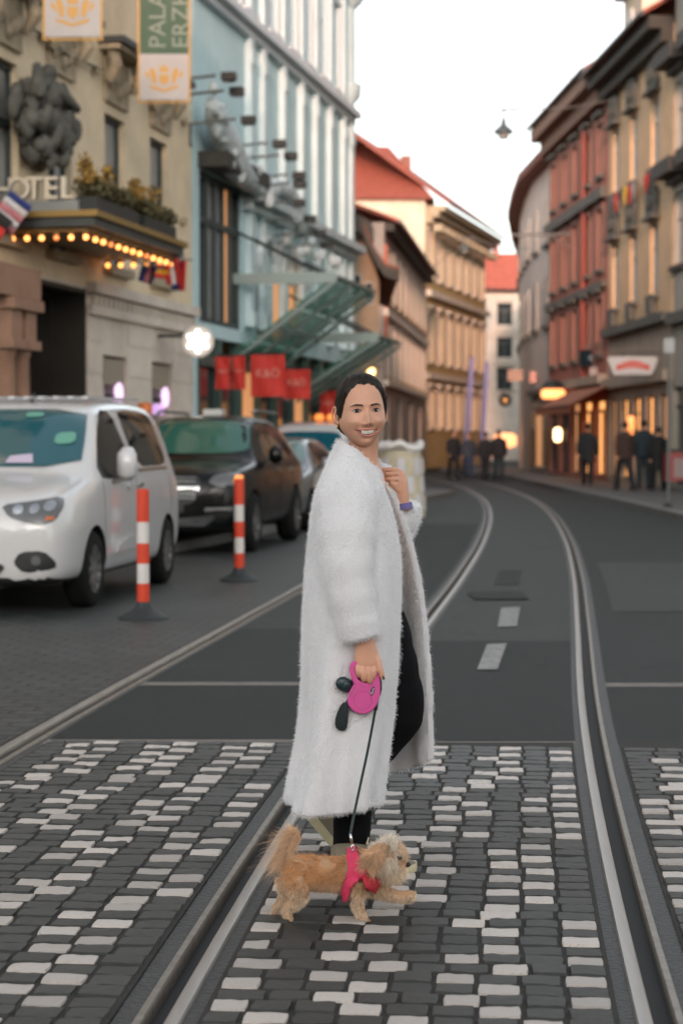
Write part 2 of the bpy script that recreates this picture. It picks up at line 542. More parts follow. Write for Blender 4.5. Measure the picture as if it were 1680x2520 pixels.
strip('road_joint', RIGHT_O + EDGE_L, 0, 11.12, 11.3, 0.002, M_conc, fn1=lambda y: 6.05)
strip('road_joint', LEFT_O + EDGE_R - .02, -EDGE_L, YB + .02, YB + .16, -0.002, M_conc)
strip('road_joint', EDGE_R, RIGHT_O - EDGE_R, YB + .02, YB + .1, -0.002, M_conc)
strip('road_patch', LEFT_O + EDGE_R + .05, -EDGE_L - .04, 17.5, 33.0, 0.004, M_asph_d)
strip('road_patch', EDGE_R + .3, RIGHT_O - EDGE_R - .5, 19.0, 21.2, 0.004, M_asph_d)
strip('road_patch', RIGHT_O + EDGE_L + .15, RIGHT_O + 1.5, 16.0, 22.5, 0.004, M_asph_l)
strip('parking_setts', 0, LEFT_O - EDGE_L, 2.0, 90, 0.0, M_setts, fn0=lambda y: min(-9.58 + 0.1975 * y + 2.6, MID(y) + LEFT_O - EDGE_L - 0.3), nx=4)
# worn dashes of a lane line
for nm, q in (('lane_dash', [(1118, 1482), (1163, 1480), (1142, 1540), (1095, 1540)]), ('lane_dash', [(1150, 1398), (1194, 1396), (1186, 1440), (1142, 1442)])):
    P = [G(x * K, y * K) for x, y in q]
    m_ = MB().add([(p.x, p.y, 0.008) for p in P], [(0, 1, 2, 3)])
    o = m_.build(nm, M_paint); tag(o, kind='structure')
# drain cover in the road
tag(MB().grid([[(1.18 + .5 * i, 17.2 + .9 * j, 0.012) for j in range(2)] for i in range(2)]).build('road_patch', M_asph_d), kind='structure')

# ------------------------------------------------------------------ tram rails
def tram_rail(off, flip, y0=2.0, y1=88.0):
    """groove rail: running head, groove, guard lip and the bitumen beside them; flip puts the head on the left"""
    root = tag(bpy.data.objects.new('tram_rail', None), kind='structure'); LINK(root)
    ys = ysamp(y0, y1)
    def sweep(name, prof, m):
        P = []
        for y in ys:
            s = (MID(y + .05) - MID(y - .05)) / .1
            nx_, ny_ = 1 / math.hypot(1, s), -s / math.hypot(1, s)
            P.append([(MID(y) + off + nx_ * u, y + ny_ * u, z) for u, z in prof])
        return MB().grid(P).build(name, m, root, smooth='auto')
    f = -1 if flip else 1
    S = lambda pr: [(f * u, z) for u, z in pr]
    sweep('rail_head', S([(.028, -.045), (.029, .002), (.033, .008), (.050, .010), (.066, .008), (.070, .0), (.070, -.02)]), M_rail)
    sweep('guard_lip', S([(-.028, -.045), (-.027, .000), (-.030, .005), (-.046, .005), (-.050, .0), (-.050, -.02)]), M_lip)
    sweep('groove', S([(-.0305, -.043), (.0305, -.043)]), M_groove)
    sweep('edging', S([(.068, -.004), (.09, -.002), (.115, -.003)]), M_bit)
    sweep('edging', S([(-.049, -.004), (-.08, -.002), (-.115, -.003)]), M_bit)
    return root
tram_rail(0.0, False)
tram_rail(RIGHT_O, True)
tram_rail(LEFT_O, True)

# ------------------------------------------------------------------ painted setts of the crossing
rs = random.Random(11)
def stone_mesh(k, white):
    """one sett: an irregular chamfered block, top at z = 0.02"""
    r = random.Random(100 + k + (50 if white else 0))
    L, W = 0.5, 0.5
    pts = []
    nsx, nsy = 4, 2
    base = [(-L + 2 * L * i / nsx, -W) for i in range(nsx)] + [(L, -W + 2 * W * i / nsy) for i in range(nsy)] + \
           [(L - 2 * L * i / nsx, W) for i in range(nsx)] + [(-L, W - 2 * W * i / nsy) for i in range(nsy)]
    rag = r.random() < 0.3
    for (x, y) in base:
        j = 0.012 + (0.03 if rag else 0)
        cx = abs(x) > .49 and abs(y) > .49
        x += r.uniform(-j, j) * .7 - (math.copysign(.022, x) if cx else 0)
        y += r.uniform(-j, j) * (.6 if not rag else 1) - (math.copysign(.022, y) if cx else 0)
        pts.append((x, y))
    n = len(pts)
    lo = [(x * 1.04, y * 1.05, -0.03) for x, y in pts]
    mi = [(x, y, 0.012) for x, y in pts]
    hi = [(x * .965, y * .945, 0.02 + r.uniform(-.0016, .0016)) for x, y in pts]
    mb = MB().loft([lo, mi], True, False, mi=1)
    mb.loft([mi, hi], True, False)
    c = len(mb.v)
    mb.v.append((0, 0, 0.021))
    b = 3 * n
    for i in range(n):
        mb.f.append((b + i, b + (i + 1) % n, c)); mb.m.append(0)
    return mb.mesh('stone', [M_st_w, M_st_d] if white else [M_st_d, M_st_d])
ST = {w: [stone_mesh(k, w) for k in range(14)] for w in (False, True)}
PHI = 0.09
ER, EC = Vector((math.cos(PHI), -math.sin(PHI), 0)), Vector((math.sin(PHI), math.cos(PHI), 0))
def in_view(p, m=0.05):
    return abs(p.x) < 0.1765 * p.y + m and p.y > 4.55
def paving(lo, hi, label_seed):
    root = tag(bpy.data.objects.new('cobble_paving', None), kind='structure'); LINK(root)
    # bed between the stones
    P = []
    for y in ysamp(2.0, YB + .03):
        P.append([(lo(y), y, .003), (hi(y), y, .003)])
    MB().grid(P).build('bed', M_bed, root)
    r = random.Random(label_seed)
    L = []
    nrow = int((9.0 - 3.6) / 0.0985)
    phase = r.randrange(3); offs = 0
    for i in range(nrow):
        v = 3.62 + i * 0.0985 + 0.0985 / 2
        y = v
        for _ in range(3):
            a0 = lo(y); y = v / EC.y - a0 * EC.x / EC.y
        u0 = Vector((lo(y), y, 0)).dot(ER) + 0.008
        u1 = Vector((hi(y), y, 0)).dot(ER) - 0.008
        n = max(1, round((u1 - u0) / 0.117))
        ws = [r.uniform(.93, 1.07) for _ in range(n)]
        ws[0] *= r.uniform(.55, 1.3) if i % 2 else r.uniform(.8, 1.3)
        s = sum(ws); u = u0
        offs = (i % 2 + (i // 11)) % 3
        for c, w in enumerate(ws):
            w = w / s * (u1 - u0)
            q = (c + phase) % 3
            white = (q == offs)
            if r.random() < (.13 if white else .012): white = not white
            if w < .045: white = white and r.random() < .5
            pos = ER * (u + w / 2) + EC * (v + r.uniform(-.004, .004))
            L.append((pos, w - 0.007 - r.uniform(0, .004), 0.0985 - 0.009 - r.uniform(0, .006), white))
            u += w
    vis = sorted([k for k in range(len(L)) if in_view(L[k][0])], key=lambda k: L[k][0].y)
    single = set(vis[:300])
    rest = MB()
    for k, (pos, w, d, white) in enumerate(L):
        me = ST[white][r.randrange(14)]
        rot = Matrix.Rotation(-PHI + r.uniform(-.018, .018) + (math.pi if r.random() < .5 else 0), 3, 'Z') @ Matrix.Rotation(r.uniform(-.02, .02), 3, 'X') @ Matrix.Rotation(r.uniform(-.02, .02), 3, 'Y')
        z = r.uniform(-.0075, -.0025)
        if k in single:
            obj('stone', me, root, (pos.x, pos.y, z - .006), rot.to_euler(), (w * (.985 if white else 1), d * (.94 if white else 1), 1))
        else:
            mb = rest
            vs = [rot @ Vector((v.co.x * w, v.co.y * d, v.co.z)) + Vector((pos.x, pos.y, z - .006)) for v in me.vertices]
            mb.add(vs, [tuple(p.vertices) for p in me.polygons])
            if white: mb.m[-len(me.polygons):] = [1 if p.material_index == 0 else 0 for p in me.polygons]
            else: mb.m[-len(me.polygons):] = [0] * len(me.polygons)
    if rest.v:
        o = rest.build('far_stones', [M_st_d, M_st_w], root); o['kind'] = 'stuff'
    return root
paving(lambda y: MID(y) + LEFT_O + .105, lambda y: MID(y) - .105, 3)
paving(lambda y: MID(y) + .11, lambda y: MID(y) + RIGHT_O - .11, 5)
paving(lambda y: MID(y) + RIGHT_O + .105, lambda y: MID(y) + RIGHT_O + 1.35, 8)

# ------------------------------------------------------------------ footways
def footway(name, pts_in, pts_out, z, m):
    n = len(pts_in)
    mb = MB()
    top = [(*p, z) for p in pts_in] + [(*p, z) for p in pts_out]
    mb.add(top, [(i, i + 1, n + i + 1, n + i) for i in range(n - 1)])
    o = mb.build(name, m); tag(o, kind='structure')
def kerb(pts, w, z):
    """row of kerb stones, each about a metre long"""
    root = tag(bpy.data.objects.new('kerb', None), kind='structure'); LINK(root)
    me = MB()
    for (a, b) in zip(pts[:-1], pts[1:]):
        a, b = Vector((*a, 0)), Vector((*b, 0))
        n = max(1, int((b - a).length / 1.2))
        for k in range(n):
            p, q = a.lerp(b, k / n), a.lerp(b, (k + 1) / n)
            d = (q - p).normalized() * .008
            MB().bar(p + d + Vector((0, 0, z / 2 - .03)), q - d + Vector((0, 0, z / 2 - .03)), w, z + .06).build('kerb_stone', M_kerb, root)
    return root
kr = [(6.1, 22.0), (6.12, 34.0), (6.25, 45.0), (6.36, 71.0), (5.6, 84.0), (4.9, 94.0)]
kerb(kr, .22, .13)
footway('footway', [(x + .11, y) for x, y in kr], [(12.5, y) for x, y in kr], .125, M_walk)
kl = [(-9.58 + .1975 * y + 2.5, y) for y in (12, 24, 36, 50)] + [(1.2, 60.0), (2.3, 75.0), (1.6, 85)]
kerb(kl[:5], .2, .12)
footway('footway', [(x - 9.0, y) for x, y in kl], [(x - .1, y) for x, y in kl], .115, M_walk)
# ------------------------------------------------------------------ building kit
def stucco(name, col, var=0.14):
    return mat(name, col, 0.85, var=var, scale=1.3, bump=0.12, bscale=30, fine=0.05)
M_glass = mat('window_glass', (0.02, 0.028, 0.03), 0.06, spec=0.7)
M_glass_l = mat('window_glass_curtained', (0.30, 0.29, 0.28), 0.3, var=0.25, scale=2.2, spec=0.5)
M_frame_d = mat('window_frame_dark', (0.035, 0.05, 0.05), 0.5)
M_frame_w = mat('window_frame_pale', (0.42, 0.40, 0.37), 0.5)
M_dark = mat('dark_opening', (0.012, 0.013, 0.013), 0.6)
M_stone = mat('carved_stone', (0.36, 0.29, 0.20), 0.85, var=0.3, scale=5, bump=0.5, bscale=14)
M_stone_d = mat('carved_stone_dark', (0.11, 0.105, 0.09), 0.85, var=0.35, scale=5, bump=0.5, bscale=14)
M_tile = mat('roof_tile', (0.28, 0.070, 0.045), 0.8, var=0.3, scale=4, bump=0.4, bscale=20)
M_tile_d = mat('roof_tile_dark', (0.20, 0.075, 0.052), 0.8, var=0.3, scale=4, bump=0.4, bscale=20)
M_eave = mat('eave_timber', (0.05, 0.043, 0.036), 0.8, var=0.25, scale=6)
M_metal_d = mat('dark_metal', (0.03, 0.034, 0.034), 0.45, metal=0.4)
M_metal = mat('grey_metal', (0.26, 0.27, 0.27), 0.4, metal=0.7)
M_lit = mat('lit_shop_window', (0.5, 0.3, 0.15), 0.3, emit=(1.0, 0.40, 0.12), es=.48)
M_lit_soft = mat('softly_lit_window', (0.4, 0.25, 0.14), 0.3, emit=(1.0, 0.42, 0.16), es=0.16)
M_bulb = mat('bulb_glow', (1, .7, .4), 0.3, emit=(1.0, 0.34, 0.07), es=1.3)
M_bulb_dim = mat('bulb_glow_dim', (1, .6, .3), 0.3, emit=(1.0, 0.22, 0.04), es=.5)
M_white_glow = mat('white_glow', (1, 1, 1), 0.3, emit=(1.0, 0.96, 0.92), es=1.3)
M_gold = mat('gold_print', (0.62, 0.33, 0.09), 0.6)

class Bld:
    def __init__(s, name, label, P0, P1, cat='building', group=None):
        s.P0, s.P1 = Vector((P0[0], P0[1], 0)), Vector((P1[0], P1[1], 0))
        d = s.P1 - s.P0
        s.L = d.length
        s.ang = math.atan2(d.y, d.x)
        s.d = d.normalized(); s.n = Vector((-s.d.y, s.d.x, 0))    # n points into the building
        s.root = thing(name, label, cat, tuple(s.P0), s.ang, group)
        s.cache = {}
    def hit(s, px, py, out=0.0):
        """where the line of sight through a pixel meets the facade: along, height"""
        q = s.P0 - s.n * out
        r = ray(px, py)
        t = (q - _CAM).dot(s.n) / r.dot(s.n)
        p = _CAM + r * t
        return (p - s.P0).dot(s.d), p.z
    def w(s, u, z, y=0.0):
        return s.P0 + s.d * u + s.n * y + Vector((0, 0, z))
    def wall(s, H, m, openings=(), z0=0.0, depth=7.0, name='wall', reveal=0.22, u0=0.0, u1=None):
        """front with real openings and reveals, plus ends and back"""
        u1 = s.L if u1 is None else u1
        mb = MB()
        us = sorted({u0, u1} | {min(max(a, u0), u1) for o in openings for a in (o[0], o[1])})
        zs = sorted({z0, H} | {min(max(a, z0), H) for o in openings for a in (o[2], o[3])})
        for a, b in zip(us[:-1], us[1:]):
            for c, e in zip(zs[:-1], zs[1:]):
                um, zm = (a + b) / 2, (c + e) / 2
                if any(o[0] < um < o[1] and o[2] < zm < o[3] for o in openings): continue
                mb.add([(a, 0, c), (b, 0, c), (b, 0, e), (a, 0, e)], [(0, 1, 2, 3)])
        for a, b, c, e in openings:
            r = reveal
            mb.add([(a, 0, c), (a, 0, e), (a, r, e), (a, r, c)], [(0, 1, 2, 3)])
            mb.add([(b, 0, c), (b, 0, e), (b, r, e), (b, r, c)], [(3, 2, 1, 0)])
            mb.add([(a, 0, e), (b, 0, e), (b, r, e), (a, r, e)], [(0, 1, 2, 3)])
            mb.add([(a, 0, c), (b, 0, c), (b, r, c), (a, r, c)], [(3, 2, 1, 0)])
            # dim room behind the pane
        D_ = depth
        mb.add([(u0, 0, z0), (u0, D_, z0), (u0, D_, H), (u0, 0, H)], [(3, 2, 1, 0)])
        mb.add([(u1, 0, z0), (u1, D_, z0), (u1, D_, H), (u1, 0, H)], [(0, 1, 2, 3)])
        mb.add([(u0, D_, z0), (u1, D_, z0), (u1, D_, H), (u0, D_, H)], [(3, 2, 1, 0)])
        mb.add([(u0, 0, H), (u1, 0, H), (u1, D_, H), (u0, D_, H)], [(0, 1, 2, 3)])
        return mb.build(name, m, s.root)
    def window(s, u, z, w, h, fm=None, gm=None, hood=None, sill=None, surround=None, trim=None, transom=0.66, mull=1, in_=0.14):
        """window set back in its opening; u is the middle, z the bottom. Parts: window > pane, hood, sill, surround"""
        fm = fm or M_frame_d; gm = gm or M_glass; trim = trim or M_stone
        key = (round(w, 2), round(h, 2), fm.name, transom, mull)
        if key not in s.cache:
            mb = MB(); t = .07
            mb.box(-w / 2, -w / 2 + t, -.04, .05, 0, h); mb.box(w / 2 - t, w / 2, -.04, .05, 0, h)
            mb.box(-w / 2 + t, w / 2 - t, -.04, .05, 0, t); mb.box(-w / 2 + t, w / 2 - t, -.04, .05, h - t, h)
            if transom: mb.box(-w / 2 + t, w / 2 - t, -.05, .05, h * transom - .045, h * transom + .045)
            for k in range(mull):
                x = -w / 2 + w * (k + 1) / (mull + 1)
                mb.box(x - .035, x + .035, -.045, .05, t, h * transom - .045 if transom else h - t)
            s.cache[key] = (mb.mesh('window', fm), MB().box(-w / 2 + .03, w / 2 - .03, .012, .024, .03, h - .03).mesh('pane', gm))
        pm = s.cache[key][1]
        if pm.materials[0] != gm:
            pm = pm.copy(); pm.materials[0] = gm
        W = obj('window', s.cache[key][0], s.root, (u, in_, z))
        obj('pane', pm, W)
        def cached(nm, fn, m):
            k2 = (nm, round(w, 2), round(h, 2), m.name)
            if k2 not in s.cache: s.cache[k2] = fn().mesh(nm, m)
            return obj(nm, s.cache[k2], W, (0, -in_, 0))
        if sill: cached('sill', lambda: MB().box(-w / 2 - .1, w / 2 + .1, -.14, -.003, -.14, -.01), trim)
        if surround:
            def f():
                mb = MB(); a = .16
                mb.box(-w / 2 - a, -w / 2 - .003, -.06, -.003, 0, h); mb.box(w / 2 + .003, w / 2 + a, -.06, -.003, 0, h)
                mb.box(-w / 2 - a, w / 2 + a, -.075, -.003, h + .003, h + a)
                return mb
            cached('surround', f, surround)
        if hood == 'heavy':
            def f():
                mb = MB()
                mb.box(-w / 2 - .05, w / 2 + .05, -.06, -.003, h + .17, h + .85)          # carved panel
                for sx in (-1, 1):
                    mb.tube([(sx * (w / 2 + .08), -.10, h + .45), (sx * (w / 2 + .08), -.22, h + .68), (sx * (w / 2 + .08), -.16, h + .92)], [.07, .11, .09], 8)
                for k in range(5): mb.ball((-w / 2 + .1 + (w - .2) * k / 4, -.08, h + .45 + .1 * math.sin(k * 2.1)), (.10, .05, .11), 8, 5)
                mb.box(-w / 2 - .26, w / 2 + .26, -.34, -.003, h + .92, h + 1.0)
                return mb
            cached('hood', f, M_stone)
            cached('hood_cover', lambda: MB().box(-w / 2 - .32, w / 2 + .32, -.42, -.003, h + 1.003, h + 1.10), M_metal_d)
        elif hood == 'panel':
            def f():
                mb = MB()
                mb.prism([(-w / 2 - .1, h + .14), (w / 2 + .1, h + .14), (w / 2 + .16, h + .8), (w / 2 - .1, h + 1.02), (-w / 2 + .1, h + 1.02), (-w / 2 - .16, h + .8)], -.14, -.003)
                for k in range(3): mb.ball((-w / 4 + w / 4 * k, -.16, h + .55), (.13, .07, .2), 8, 5)
                mb.box(-w / 2 - .22, w / 2 + .22, -.26, -.003, h + .06, h + .137)
                return mb
            cached('hood', f, M_stone_d)
        elif hood == 'ledge':
            cached('hood', lambda: MB().box(-w / 2 - .2, w / 2 + .2, -.22, -.003, h + .22, h + .36), trim)
        return W
    def band(s, z0, z1, out, m, name='ledge', u0=0.0, u1=None, steps=1):
        u1 = s.L if u1 is None else u1
        mb = MB()
        for k in range(steps):
            a, b = z0 + (z1 - z0) * k / steps, z0 + (z1 - z0) * (k + 1) / steps
            mb.box(u0 - out * .02, u1 + out * .02, -out * (k + 1) / steps, -.003, a + (.002 if k else 0), b)
        return mb.build(name, m, s.root)
    def roof(s, H, rise, over, m, depth=7.0, ridge=.5, hip=0.0, u0=0.0, u1=None, gutter=True):
        u1 = s.L if u1 is None else u1
        t = .12
        y0, y1, yr = -over, depth, depth * ridge
        k0 = (rise) / (yr + over)
        v = [(u0 - .1, y0, H), (u1 + .1, y0, H), (u1 + .1 - hip, yr, H + rise), (u0 - .1 + hip, yr, H + rise), (u0 - .1, y1, H), (u1 + .1, y1, H)]
        mb = MB()
        vs = v + [(x, y, z + t) for x, y, z in v]
        mb.add(vs, [(0, 1, 2, 3), (3, 2, 5, 4), (6, 9, 8, 7), (9, 10, 11, 8), (0, 6, 7, 1), (0, 3, 9, 6), (1, 7, 8, 2), (3, 4, 10, 9), (2, 8, 11, 5), (4, 5, 11, 10)])
        if hip:
            mb.add([v[0], v[3], v[4]], [(0, 1, 2)]); mb.add([v[1], v[5], v[2]], [(0, 1, 2)])
        r = mb.build('roof', m, s.root)
        if gutter:
            g = MB().tube([(u0 - .1, y0 - .06, H + .02), (u1 + .1, y0 - .06, H + .02)], .075, 8).build('gutter', M_metal_d, r)
        return r
def rowspan(B, spans, py_ref=1085):
    """pixel columns on the facade -> along positions"""
    return [((B.hit(a, py_ref)[0] + B.hit(b, py_ref)[0]) / 2, abs(B.hit(b, py_ref)[0] - B.hit(a, py_ref)[0])) for a, b in spans]

# facade line of the left side of the street
LX = lambda Y: -9.58 + 0.1975 * Y
# ================================================================== 1 the hotel
M_cream = stucco('cream_stucco', (0.68, 0.55, 0.38))
M_pale = stucco('pale_ground_floor', (0.62, 0.54, 0.46))
M_pink = mat('porch_marble', (0.30, 0.17, 0.115), 0.35, var=0.2, scale=3)
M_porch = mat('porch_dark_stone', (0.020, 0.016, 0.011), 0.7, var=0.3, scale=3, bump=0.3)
HO = Bld('hotel', 'cream old hotel with carved window hoods and bulb lit canopy over its arched porch', (LX(19), 19), (LX(34.9), 34.9))
z_ledge = 3.75
WH, WW = 2.35, 1.02
upos = [HO.hit(20, 1085)[0] - 2.55 * k for k in (1, 2)]
wu = [u for u, _ in rowspan(HO, [(-6, 37), (118, 184), (265, 307), (377, 410)])]
wu = [wu[0] - 2.45, wu[0] - 4.9] + wu
zt = [HO.hit(x, y)[1] for x, y in ((182, 240), (307, 296), (409, 357))]
ztop = sum(zt) / 3
ops = [(u - WW / 2, u + WW / 2, ztop - WH, ztop) for u in wu] + [(u - WW / 2, u + WW / 2, ztop + 2.3, ztop + 4.2) for u in wu]
# ground floor: porch opening and two shop windows
pu0, pu1 = HO.hit(-110, 1085)[0], HO.hit(212, 1085)[0]
su = [HO.hit(x, 1085)[0] for x in (285, 400)]
zs0, zs1 = .75, 2.75
ops_g = [(pu0, pu1, .12, 3.68)] + [(u - .62, u + .62, zs0, zs1) for u in su]
HO.wall(12.8, M_cream, ops, z0=z_ledge)
HO.wall(z_ledge, M_pale, ops_g, name='ground_floor_wall', depth=6.95, reveal=.5)
for u in wu:
    HO.window(u, ztop - WH, WW, WH, hood='heavy', sill=True, gm=M_glass_l)
    HO.window(u, ztop + 2.3, WW, 1.9, hood='heavy', sill=True, gm=M_glass_l)
HO.band(z_ledge - .42, z_ledge - .28, .10, M_pale, u0=pu1 + .05)
HO.band(z_ledge - .10, z_ledge + .06, .16, M_pale, u0=pu1 + .05)
HO.band(.0, .62, .06, M_stone, 'plinth', u0=pu1 + .1)
# dentil course under the ledge
mb = MB()
k = pu1 + .2
while k < HO.L - .1:
    mb.box(k, k + .14, -.09, -.003, z_ledge - .27, z_ledge - .12); k += .24
mb.build('dentil_course', M_pale, HO.root)['kind'] = 'stuff'
# fine joints of the ground floor ashlar
mb = MB()
for z in (.95, 1.45, 1.95, 2.45, 2.95):
    for a, b in ((pu1 + .1, su[0] - .64), (su[0] + .64, su[1] - .64), (su[1] + .64, HO.L)):
        MB().box(a, b, -.012, -.003, z, z + .4).build('ashlar_course', M_pale, HO.root)
for u in su:
    W = HO.window(u, zs0, 1.24, zs1 - zs0, fm=M_frame_w, gm=mat('shop_display_glass', (0.33, 0.30, 0.27), 0.15), transom=0.0, mull=0, in_=.3)
    MB().box(-.5, .5, -.28, -.02, 1.55, 1.95).build('shop_blind', mat('blind_cloth', (0.30, 0.25, 0.19), .8), W)
    MB().box(-.52, .52, .03, .06, .05, .85).build('display_wall', mat('display_ochre', (0.45, 0.25, 0.10), .6), W)
    mb = MB(); mb.prism([(-.36, 1.12), (.28, 1.12), (.36, 1.30), (-.2, 1.30)], -.25, -.19)
    mb.build('violet_display_light', mat('violet_glow', (.6, .4, .7), .3, emit=(0.72, 0.42, 0.86), es=.2), W)
    MB().lathe([(.02, 0), (.17, .01), (.17, .06), (.02, .07)], 16, (.22, -.32, 1.42), 'y').build('violet_lamp', mat('violet_lamp_glow', (.7, .5, .8), .3, emit=(0.95, 0.66, 1.0), es=.33), W)
    MB().box(-.2, .08, -.27, -.2, 1.33, 1.4).build('display_item', M_dark, W)
# porch: dark interior, arch, marble columns
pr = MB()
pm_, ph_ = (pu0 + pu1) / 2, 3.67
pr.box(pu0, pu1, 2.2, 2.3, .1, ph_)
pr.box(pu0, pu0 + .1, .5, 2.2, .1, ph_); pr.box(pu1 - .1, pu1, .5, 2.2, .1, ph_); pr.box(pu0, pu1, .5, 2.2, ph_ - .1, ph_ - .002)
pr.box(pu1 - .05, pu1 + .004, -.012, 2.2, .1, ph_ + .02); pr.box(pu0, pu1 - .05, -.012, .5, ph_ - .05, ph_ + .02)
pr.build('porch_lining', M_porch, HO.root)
arch = []
n = 14
au0, au1 = HO.hit(60, 1085, -1.8)[0], HO.hit(150, 1085, -1.8)[0]
ac, ar = (au0 + au1) / 2, (au1 - au0) / 2
outer = [(ac - ar - .35, .12)] + [(ac + (ar + .35) * math.cos(math.pi - math.pi * i / n), 1.9 + (ar + .35) * math.sin(math.pi * i / n)) for i in range(n + 1)] + [(ac + ar + .35, .12)]
inner = [(ac - ar, .12)] + [(ac + ar * math.cos(math.pi - math.pi * i / n), 1.9 + ar * math.sin(math.pi * i / n)) for i in range(n + 1)] + [(ac + ar, .12)]
mb = MB()
for i in range(len(outer) - 1):
    a, b, c, e = outer[i], outer[i + 1], inner[i + 1], inner[i]
    mb.add([(a[0], 1.2, a[1]), (b[0], 1.2, b[1]), (c[0], 1.2, c[1]), (e[0], 1.2, e[1]), (a[0], 2.19, a[1]), (b[0], 2.19, b[1]), (c[0], 2.19, c[1]), (e[0], 2.19, e[1])],
           [(0, 1, 2, 3), (0, 4, 5, 1), (3, 2, 6, 7)])
mb.build('porch_arch', mat('arch_stone', (0.34, 0.24, 0.16), .8, var=.2), HO.root)
MB().prism([p for p in inner], 2.10, 2.195).build('porch_door', mat('door_dark_red', (0.06, 0.015, 0.012), .5), HO.root)
MB().box(ac - .5, ac - .15, 2.05, 2.09, 1.2, 1.9).build('porch_door_glow', M_lit_soft, HO.root)
for cu in (HO.hit(8, 1085, .35)[0], HO.hit(44, 1085, .35)[0]):
    mb = MB()
    mb.box(cu - .24, cu + .24, -.6, -.12, .115, .55)
    mb.lathe([(.22, .55), (.2, .62), (.17, .66), (.165, 1.6), (.15, 2.5), (.17, 2.53), (.17, 2.6)], 18, (cu, -.36, 0))
    mb.box(cu - .24, cu + .24, -.6, -.12, 2.6, 2.72); mb.box(cu - .19, cu + .19, -.55, -.17, 2.72, 3.1); mb.box(cu - .27, cu + .27, -.63, -.09, 3.1, 3.24)
    mb.build('porch_column', M_pink, HO.root, smooth='auto')
MB().box(pu0, HO.hit(60, 1085, .3)[0], -.55, -.01, 3.26, 3.66).build('porch_lintel', M_pink, HO.root)
# carved figure group on the wall between the first windows
mb = MB()
fu = [HO.hit(x, 1085, .3)[0] for x in (50, 120, 190)]
fz = [HO.hit(120, y, .3)[1] for y in (390, 182)]
r = random.Random(4)
cu_, hz, wz = fu[1], fz[1] - fz[0], (fu[2] - fu[0])
prof = [(0, .10, .16), (.12, .16, .30), (.25, .30, .44), (.45, .42, .50), (.58, .36, .46), (.70, .30, .20), (.80, .24, .06)]
for k in range(170):
    t = r.random() * .8
    lo_, hi_ = np.interp(t, [p[0] for p in prof], [p[1] for p in prof]), np.interp(t, [p[0] for p in prof], [p[2] for p in prof])
    x = r.uniform(-lo_, hi_)
    q = r.uniform(.06, .145)
    mb.ball((cu_ + x * wz, -r.uniform(.05, .38), fz[0] + t * hz), (q * r.uniform(.6, 1.1), q * .8, q * r.uniform(.7, 1.7)), 8, 6)
for k in range(9):
    t = r.uniform(.1, .6); x = r.uniform(-.25, .35)
    a_ = Vector((cu_ + x * wz, -.32, fz[0] + t * hz))
    mb.tube([a_, a_ + Vector((r.uniform(-.25, .25), -.12, .22)), a_ + Vector((r.uniform(-.3, .3), -.06, .5))], [.12, .10, .06], 8)
# the standing figure on top: torso, head, arm
mb.tube([(cu_ - .08 * wz, -.36, fz[0] + .6 * hz), (cu_ - .1 * wz, -.36, fz[0] + .78 * hz), (cu_ - .08 * wz, -.36, fz[0] + .9 * hz)], [.24, .2, .1], 10)
mb.ball((cu_ - .06 * wz, -.38, fz[0] + .96 * hz), (.11, .12, .14), 10, 8)
mb.tube([(cu_ - .1 * wz, -.4, fz[0] + .84 * hz), (cu_ - .3 * wz, -.46, fz[0] + .75 * hz), (cu_ - .34 * wz, -.5, fz[0] + .6 * hz)], [.09, .08, .06], 8)
mb.tube([(cu_ + .0 * wz, -.4, fz[0] + .84 * hz), (cu_ + .14 * wz, -.5, fz[0] + .72 * hz), (cu_ + .3 * wz, -.5, fz[0] + .66 * hz)], [.09, .08, .06], 8)
mb.build('carved_figures', M_stone_d, HO.root, smooth=True)
# small festoon hooks and garland wire
for (x, y) in ((63, 68), (95, 88), (228, 172), (447, 300), (445, 545)):
    u, z = HO.hit(x, y)
    MB().lathe([(.0, 0), (.07, .02), (.09, .06), (.03, .12)], 10, (u, -.13, z), 'y').build('wall_ornament', M_stone, HO.root)
MB().tube([(HO.hit(50, 60)[0], -.1, HO.hit(50, 60)[1]), (HO.hit(150, 120)[0], -.1, HO.hit(150, 120)[1] - .1), (HO.hit(235, 172)[0], -.1, HO.hit(235, 172)[1])], .02, 6).build('garland_wire', M_metal_d, HO.root)

# ---- canopy over the porch
Cx = lambda px, py, out: HO.hit(px, py, out)
OUT = 1.3
cz1 = Cx(234, 527, OUT)[1]; cz0 = Cx(234, 562, OUT)[1]
cu1 = Cx(232, 545, OUT)[0]; cu2 = Cx(452, 620, OUT)[0]
# plan: front edge from cu0 to cu1 at OUT, then chamfered back towards the wall at cu2
plan = [(cu1, -.02), (cu1, -OUT), (cu2, -OUT), (cu2, -.02)]
CAN = thing('hotel_canopy', 'dark canopy rimmed with glowing warm bulbs over the hotel porch', 'canopy', tuple(HO.P0), HO.ang)
M_fascia = mat('canopy_fascia', (0.050, 0.056, 0.054), 0.4, metal=.2, var=.15)
M_gilt = mat('gilt_trim', (0.30, 0.19, 0.06), 0.45, metal=.5)
MB().prism(plan, cz0 + .03, cz1 - .03, 'xy').build('fascia', M_fascia, CAN)
MB().prism([(a + (.05 if i in (2, 3) else -.05), b - (.06 if i in (1, 2) else 0)) for i, (a, b) in enumerate(plan)], cz1 - .03, cz1 + .05, 'xy').build('top_rim', M_gilt, CAN)
inn = [(cu1 + .1, -.06), (cu1 + .1, -OUT + .1), (cu2 - .1, -OUT + .1), (cu2 - .1, -.06)]
MB().prism(inn, cz0 - .02, cz0 + .028, 'xy').build('soffit', mat('soffit_gold', (0.28, 0.16, 0.05), .5), CAN)
